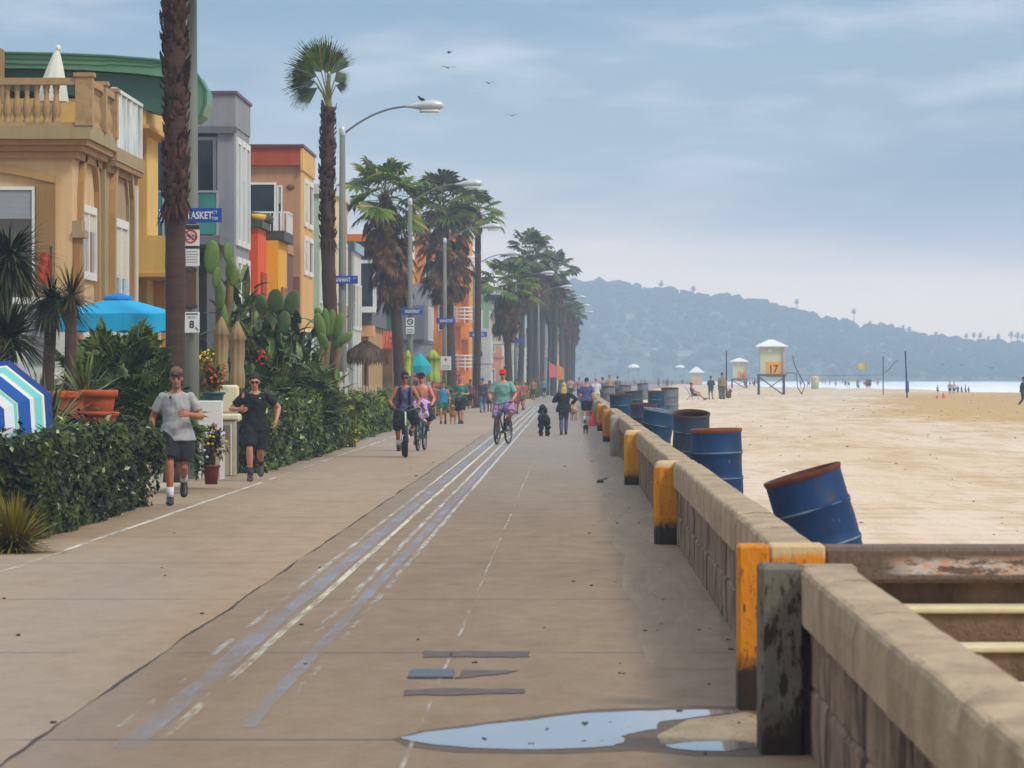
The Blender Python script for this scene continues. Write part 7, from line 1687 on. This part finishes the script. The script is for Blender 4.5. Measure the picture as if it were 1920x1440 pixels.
# ------------------------------------------------------------ walkers
walkF = dict(hip=(0, 0, .905), lean=.03, ankL=(-.08, -.20, .085), ankR=(.08, .26, .14), pitL=-.15, pitR=.5, hanL=(-.27, .12, .84), hanR=(.27, -.16, .86))
walkB = dict(walkF, ankL=(-.08, .24, .13), ankR=(.08, -.2, .085), pitL=.5, pitR=-.15, hanL=(-.28, -.14, .86), hanR=(.28, .12, .84))
def walker(label, px, py, hpx, rz, look, pose=None, vox=.017, group=None, B=1.0): return person(label, put(px, py), rad(rz), height(py, hpx), dict(walkF if pose is None else pose), look, vox, group, B)
pal = lambda n, c: wear(n, c)
walker('walker in a turquoise top with orange straps and green shorts', 831, 795, 82, 0, dict(skin=sk_c, shirt=pal('turquoise_top', (30, 140, 176)), sleeve=0, legs=pal('green_shorts', (40, 110, 90)), leglen=.36, hair=darkhair, shoe=black_shoe))
o = walker('walker in a green tee and dark shorts leading the tan dog', 864, 795, 92, -8, dict(skin=sk_b, shirt=pal('green_tee', (54, 124, 110)), sleeve=.4, legs=dk_short, leglen=.5, legbag=.02, hat=pal('pink_cap', (200, 90, 120)), shoe=black_shoe), dict(walkB, hanL=(-.16, -.2, 1.08), hanR=(.16, -.22, 1.08)), B=1.05)
walker('walker in charcoal tee, jeans and a blue hood, beyond the tan dog', 905, 774, 68, 180, dict(skin=sk_a, shirt=pal('charcoal_tee', (62, 68, 74)), sleeve=.4, legs=pal('jeans', (92, 118, 140)), leglen=1.0, hair=pal('blue_hood', (50, 130, 190)), shoe=pal('tan_shoe', (150, 110, 90))))
walker('brown clad walker half hidden beside the red capped cyclist', 918, 772, 60, 0, dict(skin=sk_d, shirt=pal('brown_top', (122, 96, 76)), sleeve=.5, legs=pal('purple_shorts', (96, 66, 96)), leglen=.5, hair=darkhair, shoe=black_shoe), walkB)
walker('bare chested reddish walker just behind the red capped cyclist', 968, 776, 66, 8, dict(skin=skin_mat('skin_red', (176, 104, 90)), legs=pal('red_brown_shorts', (130, 70, 66)), leglen=.45, legbag=.02, hair=darkhair, shoe=black_shoe))
walker('second reddish walker close behind the bare chested one', 981, 769, 58, -10, dict(skin=skin_mat('skin_red', 0) if False else sk_c, shirt=pal('dusty_rose_top', (170, 100, 92)), sleeve=0, legs=pal('olive_shorts', (96, 92, 66)), leglen=.45, hair=brownhair, shoe=black_shoe), walkB)
walker('walker with dark hair glimpsed behind the man in the green tee', 882, 766, 56, 10, dict(skin=sk_a, shirt=pal('dim_red_top', (120, 70, 74)), sleeve=.4, legs=dk_short, leglen=.5, hair=darkhair, shoe=black_shoe), walkB, .02)
walker('walker in a dusky red top partly hidden by the bare shouldered cyclist', 812, 786, 72, 5, dict(skin=sk_c, shirt=pal('dusky_red', (150, 80, 84)), sleeve=0, legs=pal('blue_shorts', (52, 70, 120)), leglen=.42, hair=darkhair, shoe=black_shoe), walkB)
w1 = walker('blond woman in a black jacket walking away', 1057, 815, 100, 180, dict(skin=sk_b, shirt=pal('black_jacket', (30, 30, 34)), sleeve=.95, shirtlen=.10, baggy=.03, shirtname='jacket', legs=pal('patterned_leggings', (84, 84, 120)), leglen=1.0, hair=blond, hairlen=.28, shoe=black_shoe), dict(walkF, hanL=(-.27, -.1, 1.02), hanR=(.16, -.18, 1.12), poleL=(-1, .6, 0), poleR=(.8, .9, 0), ankL=(-.07, -.12, .085), ankR=(.08, .16, .1), pitR=.3), .014)
w1['label'] = 'blond woman in black jacket and patterned leggings walking away'
walker('man in a violet blue tee and dark shorts walking away beside the seawall', 1100, 792, 86, 180, dict(skin=sk_b, shirt=pal('violet_blue_tee', (78, 80, 124)), sleeve=.38, baggy=.02, shirtlen=.04, legs=dk_short, leglen=.5, legbag=.02, hair=darkhair, shoe=pal('white_trainer', (190, 188, 184)), sock=white_sock), dict(walkF, ankL=(-.07, -.08, .085), ankR=(.08, .1, .09), pitR=.15), .015, None, 1.05)
walker('person in a white top at the wall beside the man in violet blue', 1118, 770, 64, 180, dict(skin=sk_b, shirt=pal('white_top', (204, 202, 204)), sleeve=.5, legs=pal('pale_shorts', (170, 160, 160)), leglen=.5, hair=pal('pink_hat', (206, 150, 160)), shoe=black_shoe), walkB, .02)
gp = 'people crowding the walk in the distance'
for k, (px, py, hp_, cl, hr, lb) in enumerate(((1130, 760, 54, (92, 96, 100), darkhair, 'distant walker in dark grey, just past the white topped person'), (1143, 752, 50, (170, 140, 112), brownhair, 'distant walker in tan between two grey clad ones'), (1158, 750, 46, (96, 100, 104), darkhair, 'distant walker in grey nearest the pale tent top'), (1086, 752, 46, (170, 120, 124), brownhair, 'distant walker in rose between the blond woman and the wall'), (1070, 748, 42, (190, 150, 150), darkhair, 'distant walker in pale pink beside the blond woman'), (1000, 750, 42, (150, 120, 96), darkhair, 'distant walker in brown beside the far hedge'), (1020, 746, 38, (96, 130, 160), brownhair, 'distant walker in pale blue by the pink flag'))):
    walker(lb, px, py, hp_, 0 if k % 2 else 180, dict(skin=sk_c, shirt=pal('far_shirt_%d' % k, cl), sleeve=.4, legs=dk_short, leglen=.55, hair=hr, shoe=black_shoe), walkB if k % 2 else walkF, .024, gp)
# ------------------------------------------------------------ people on the sand
def sandpt(px, py): return G(px, py, .05)
g = sandpt(1333, 749); person('beachgoer in a navy top and olive shorts standing on the sand', g, rad(200), 1.62, dict(hanL=(-.16, -.2, 1.1), hanR=(.16, -.2, 1.1), ankL=(-.15, 0, .08), ankR=(.15, .04, .08)), dict(skin=sk_d, shirt=navy_c, sleeve=.6, baggy=.03, legs=pal('olive_short_b', (92, 96, 66)), leglen=.5, hair=darkhair, shoe=black_shoe), .02)
g = sandpt(1354, 750); person('beachgoer in a tan shirt and grey trousers standing with bags by the navy post', g, rad(190), 1.85, dict(ankL=(-.1, .06, .08), ankR=(.1, 0, .08)), dict(skin=sk_d, shirt=pal('tan_shirt', (140, 112, 84)), sleeve=.8, baggy=.03, legs=pal('grey_trousers', (90, 92, 94)), leglen=1.0, legbag=.05, hair=darkhair, shoe=black_shoe), .02)
g = sandpt(1366, 748); root = thing('beach_bag', 'dark violet bag and brown pack at the foot of the navy volleyball post', 'bag', g); mb = MB(); mb.ell(g + V((.0, -.1, .28)), .20, .18, .3, 10, 8); mb.ell(g + V((.12, -.1, .55)), .12, .1, .16, 8, 6); mb.build('bag', pal('bag_brown', (92, 60, 50)), root, True); mb = MB(); mb.torus(g + V((0, -.1, .62)), .09, .015, 'Y', 14, 5); mb.build('bag_handle', navy_c, root, True)
g = sandpt(1300, 751); person('beachgoer in a violet top sitting with bare legs stretched out in a low chair', g, rad(80), 1.72, dict(hip=(0, .0, .42), lean=-.35, ankL=(-.1, -.78, .12), ankR=(.1, -.72, .10), pitL=-.6, pitR=-.5, hanL=(-.26, -.3, .55), hanR=(.26, -.3, .55), poleL=(-1, .3, -.6), poleR=(1, .3, -.6), nod=.3), dict(skin=sk_c, shirt=pal('mauve_top', (100, 78, 100)), sleeve=.4, legs=pal('brown_shorts', (84, 60, 50)), leglen=.3, hair=darkhair, shoe=black_shoe), .02)
root = thing('beach_chair', 'low framed beach chair under the sitting person in violet', 'chair', g); cx = g.x; mb = MB()
for yy_ in (-.28, .28): mb.tube([(cx - .42, g.y + yy_, 0.05), (cx - .25, g.y + yy_, .32), (cx + .35, g.y + yy_, .32), (cx + .3, g.y + yy_, .05)], .02, 6); mb.tube([(cx - .55, g.y + yy_, .95), (cx - .12, g.y + yy_, .30), (cx + .05, g.y + yy_, .05)], .02, 6)
mb.build('chair_frame', alu_f, root); mb = MB(); mb.add([(cx - .12, g.y - .28, .31), (cx + .35, g.y - .28, .33), (cx + .35, g.y + .28, .33), (cx - .12, g.y + .28, .31), (cx - .53, g.y + .28, .93), (cx - .53, g.y - .28, .93)], [(0, 1, 2, 3), (0, 3, 4, 5)]); mb.build('sling', mat('sling_green', (150, 176, 150), .8), root)
g = G(1918, 764); person('dark clad walker cut off by the picture rim near the damp sand', g, rad(60), 1.22 * 1.35, dict(walkB), dict(skin=sk_d, shirt=black, sleeve=.9, baggy=.03, legs=dk_short, leglen=1.0, hair=darkhair, shoe=black_shoe), .024)
gb = 'people by the surf'
proto = {}
def far_person(label, px, py, hpx, cl, rz, key, group=gb, walk=True, z=.0):
    """one small figure for each colour, then copies"""
    s_h = None; Y = F * (HC - z) / (py - VY); loc = V(((px - VX) * Y / F, Y, z)); h = hpx * Y / F
    if key not in proto:
        o = person(label, loc, rad(rz), h, walkB if walk else dict(ankL=(-.12, 0, .08), ankR=(.12, 0, .08)), dict(skin=sk_c, shirt=pal('surf_' + key, cl), sleeve=.4, legs=dk_short if key != 'teal' else pal('surf_teal_short', (80, 130, 130)), leglen=.5, hair=darkhair), .03, group); proto[key] = o
    else:
        o = copy_tree(proto[key]); o.location = loc; o.rotation_euler = (0, 0, rad(rz)); o.scale = (h / 1.75,) * 3; o['label'] = label; o['group'] = group
    return o
far_person('pair member in rose by the wet sand behind the cones, taller one', 1781, 741, 26, (170, 130, 150), 10, 'rose'); far_person('pair member in pale pink right behind the taller rose one', 1789, 741, 26, (190, 160, 176), 190, 'pink'); far_person('grey clad figure at the surf left of the rose pair', 1758, 739, 18, (176, 176, 180), 20, 'grey') ['label']
list(proto.values())[-1]['label'] = 'grey clad figure standing in shallow water just behind the red cone'
for k, (px, hp_) in enumerate(((1796, 18), (1803, 17), (1810, 19), (1816, 16))): far_person('one of four dark figures crouched close together at the surf edge', px, 740, hp_, (70, 72, 78), 40 * k, 'dark', 'four dark figures at the surf edge')
far_person('figure in teal standing by the beach flag', 1609, 732, 20, (120, 160, 160), 90, 'teal'); far_person('dark figure, first of the pair beside the beach flag pole', 1626, 730, 22, (70, 72, 78), 0, 'dark'); far_person('dark figure, second of the pair beside the beach flag pole', 1631, 730, 23, (70, 72, 78), 0, 'dark')
gc = 'tiny figures along the hazy shore'
cl_ = [('dark', 0), ('grey', 0), ('rose', 0), ('pink', 0), ('teal', 0)]
R.seed(99)
for k in range(56):
    px = R.choice([R.uniform(1165, 1285), R.uniform(1165, 1285), R.uniform(1395, 1420), R.uniform(1480, 1650), R.uniform(1480, 1650)]); py = R.uniform(718, 728); far_person('tiny hazy figure standing in the crowd along the far shore', px, py, R.uniform(11, 17) * (py - 705) / 18, (0, 0, 0), R.uniform(0, 360), R.choice(cl_)[0], gc)
# ------------------------------------------------------------ dogs
def dog(label, loc, rz, s, m, fluffy=0.0, ears='drop', front=True, tail=.25, dark=None):
    """head towards -Y; shoulder height .5 at s=1"""
    root = thing('dog', label, 'dog', loc, rz); root.scale = (s, s, s); b = MB()
    b.loft([((0, .30, .48), (.08, 0, 0), (0, 0, .09)), ((0, .20, .49), (.11, 0, 0), (0, 0, .12)), ((0, .02, .46), (.10, 0, 0), (0, 0, .12)), ((0, -.14, .45), (.12, 0, 0), (0, 0, .17)), ((0, -.25, .47), (.10, 0, 0), (0, 0, .14)), ((0, -.32, .50), (.06, 0, 0), (0, 0, .08))], 14)
    b.tube([(0, -.24, .53), (0, -.33, .64), (0, -.38, .72)], [.085, .07, .06], 10, round_ends=True); b.ell((0, -.42, .76), .075, .095, .075, 12, 9); b.tube([(0, -.46, .74), (0, -.58, .72)], [.045, .03], 10, round_ends=True)
    for sg in (-1, 1):
        b.tube([(sg * .09, -.20, .46), (sg * .085, -.19, .30), (sg * .085, -.20, .20), (sg * .085, -.20, .04)], [.06, .042, .032, .026], 9, round_ends=True); b.ell((sg * .085, -.225, .03), .034, .05, .03, 8, 6)
        b.tube([(sg * .085, .24, .46), (sg * .09, .18, .30), (sg * .09, .30, .19), (sg * .09, .27, .04)], [.085, .055, .03, .025], 9, round_ends=True); b.ell((sg * .09, .245, .03), .034, .05, .03, 8, 6)
        if ears == 'drop': b.loft([((sg * .07, -.40, .80), (.012, 0, 0), (0, .035, 0)), ((sg * .095, -.40, .74), (.016, 0, 0), (0, .045, 0)), ((sg * .10, -.40, .65), (.012, 0, 0), (0, .03, 0))], 8)
        else: b.loft([((sg * .045, -.40, .81), (.03, 0, 0), (0, .015, 0)), ((sg * .055, -.39, .86), (.022, 0, 0), (0, .01, 0)), ((sg * .06, -.385, .91), (.004, 0, 0), (0, .004, 0))], 8)
    b.tube([(0, .30, .52), (0, .40, .58), (0, .42, .58 + tail)], [.035, .03, .015], 8, round_ends=True)
    if fluffy:
        for (c, r) in (((0, -.42, .80), .11), ((0, -.2, .5), .17), ((0, .1, .5), .15), ((0, .26, .5), .14), ((-.1, -.2, .3), .07), ((.1, -.2, .3), .07), ((-.1, .26, .26), .075), ((.1, .26, .26), .075), ((-.1, -.2, .12), .055), ((.1, -.2, .12), .055), ((-.1, .27, .1), .055), ((.1, .27, .1), .055), ((0, .42, .58 + tail), .06), ((-.09, -.40, .70), .055), ((.09, -.40, .70), .055)): b.ell(c, r * fluffy, r * fluffy, r * fluffy, 10, 8)
    v = voxel(b, .018 / max(.6, s), 2)
    if fluffy: v.v = [tuple(V(p) + noise.noise_vector(V(p) * 22) * .022) for p in v.v]
    v.build('body', m, root, True, world=False)
    f = MB(); f.ell((0, -.615, .735), .02, .015, .016, 8, 6); f.build('nose', ink, root, True, world=False)
    for sg in (-1, 1): f = MB(); f.ell((sg * .035, -.495, .785), .011, .008, .011, 6, 5); f.build('eye', ink, root, True, world=False)
    if dark: f = MB(); f.loft([((0, .18, .50), (.118, 0, 0), (0, 0, .10)), ((0, -.05, .49), (.112, 0, 0), (0, 0, .115)), ((0, -.15, .49), (.125, 0, 0), (0, 0, .14))], 14); f.build('saddle_patch', dark, root, True, world=False)
    return root
g = put(1020, 818); dog('big black curly poodle sitting up tall beside the blond woman', g, rad(186), height(818, 61) / .93, mat('poodle_black', (34, 35, 38), .95, .3, 20, .6), 1.0, 'drop', tail=.18)
g = put(1076, 789); dog('tan dog walking between the blond woman and the man in violet blue', g, rad(172), height(789, 36) / .86, mat('dog_tan', (176, 142, 112), .9, .2, 12), 0, 'drop')
g = put(1098, 814); dog('little dark brown dog with a white collar patch by the red cone', g, rad(184), height(814, 27) / .86, mat('dog_dark', (50, 36, 32), .9, .3, 14), 0, 'prick', dark=mat('dog_white_patch', (188, 176, 164), .9, .1, 12))
g = put(849, 795); dog('tan and white dog trotting at the feet of the man in the green tee', g, rad(0), height(795, 38) / .86, mat('dog_gold', (176, 126, 84), .9, .3, 12), .0, 'drop')
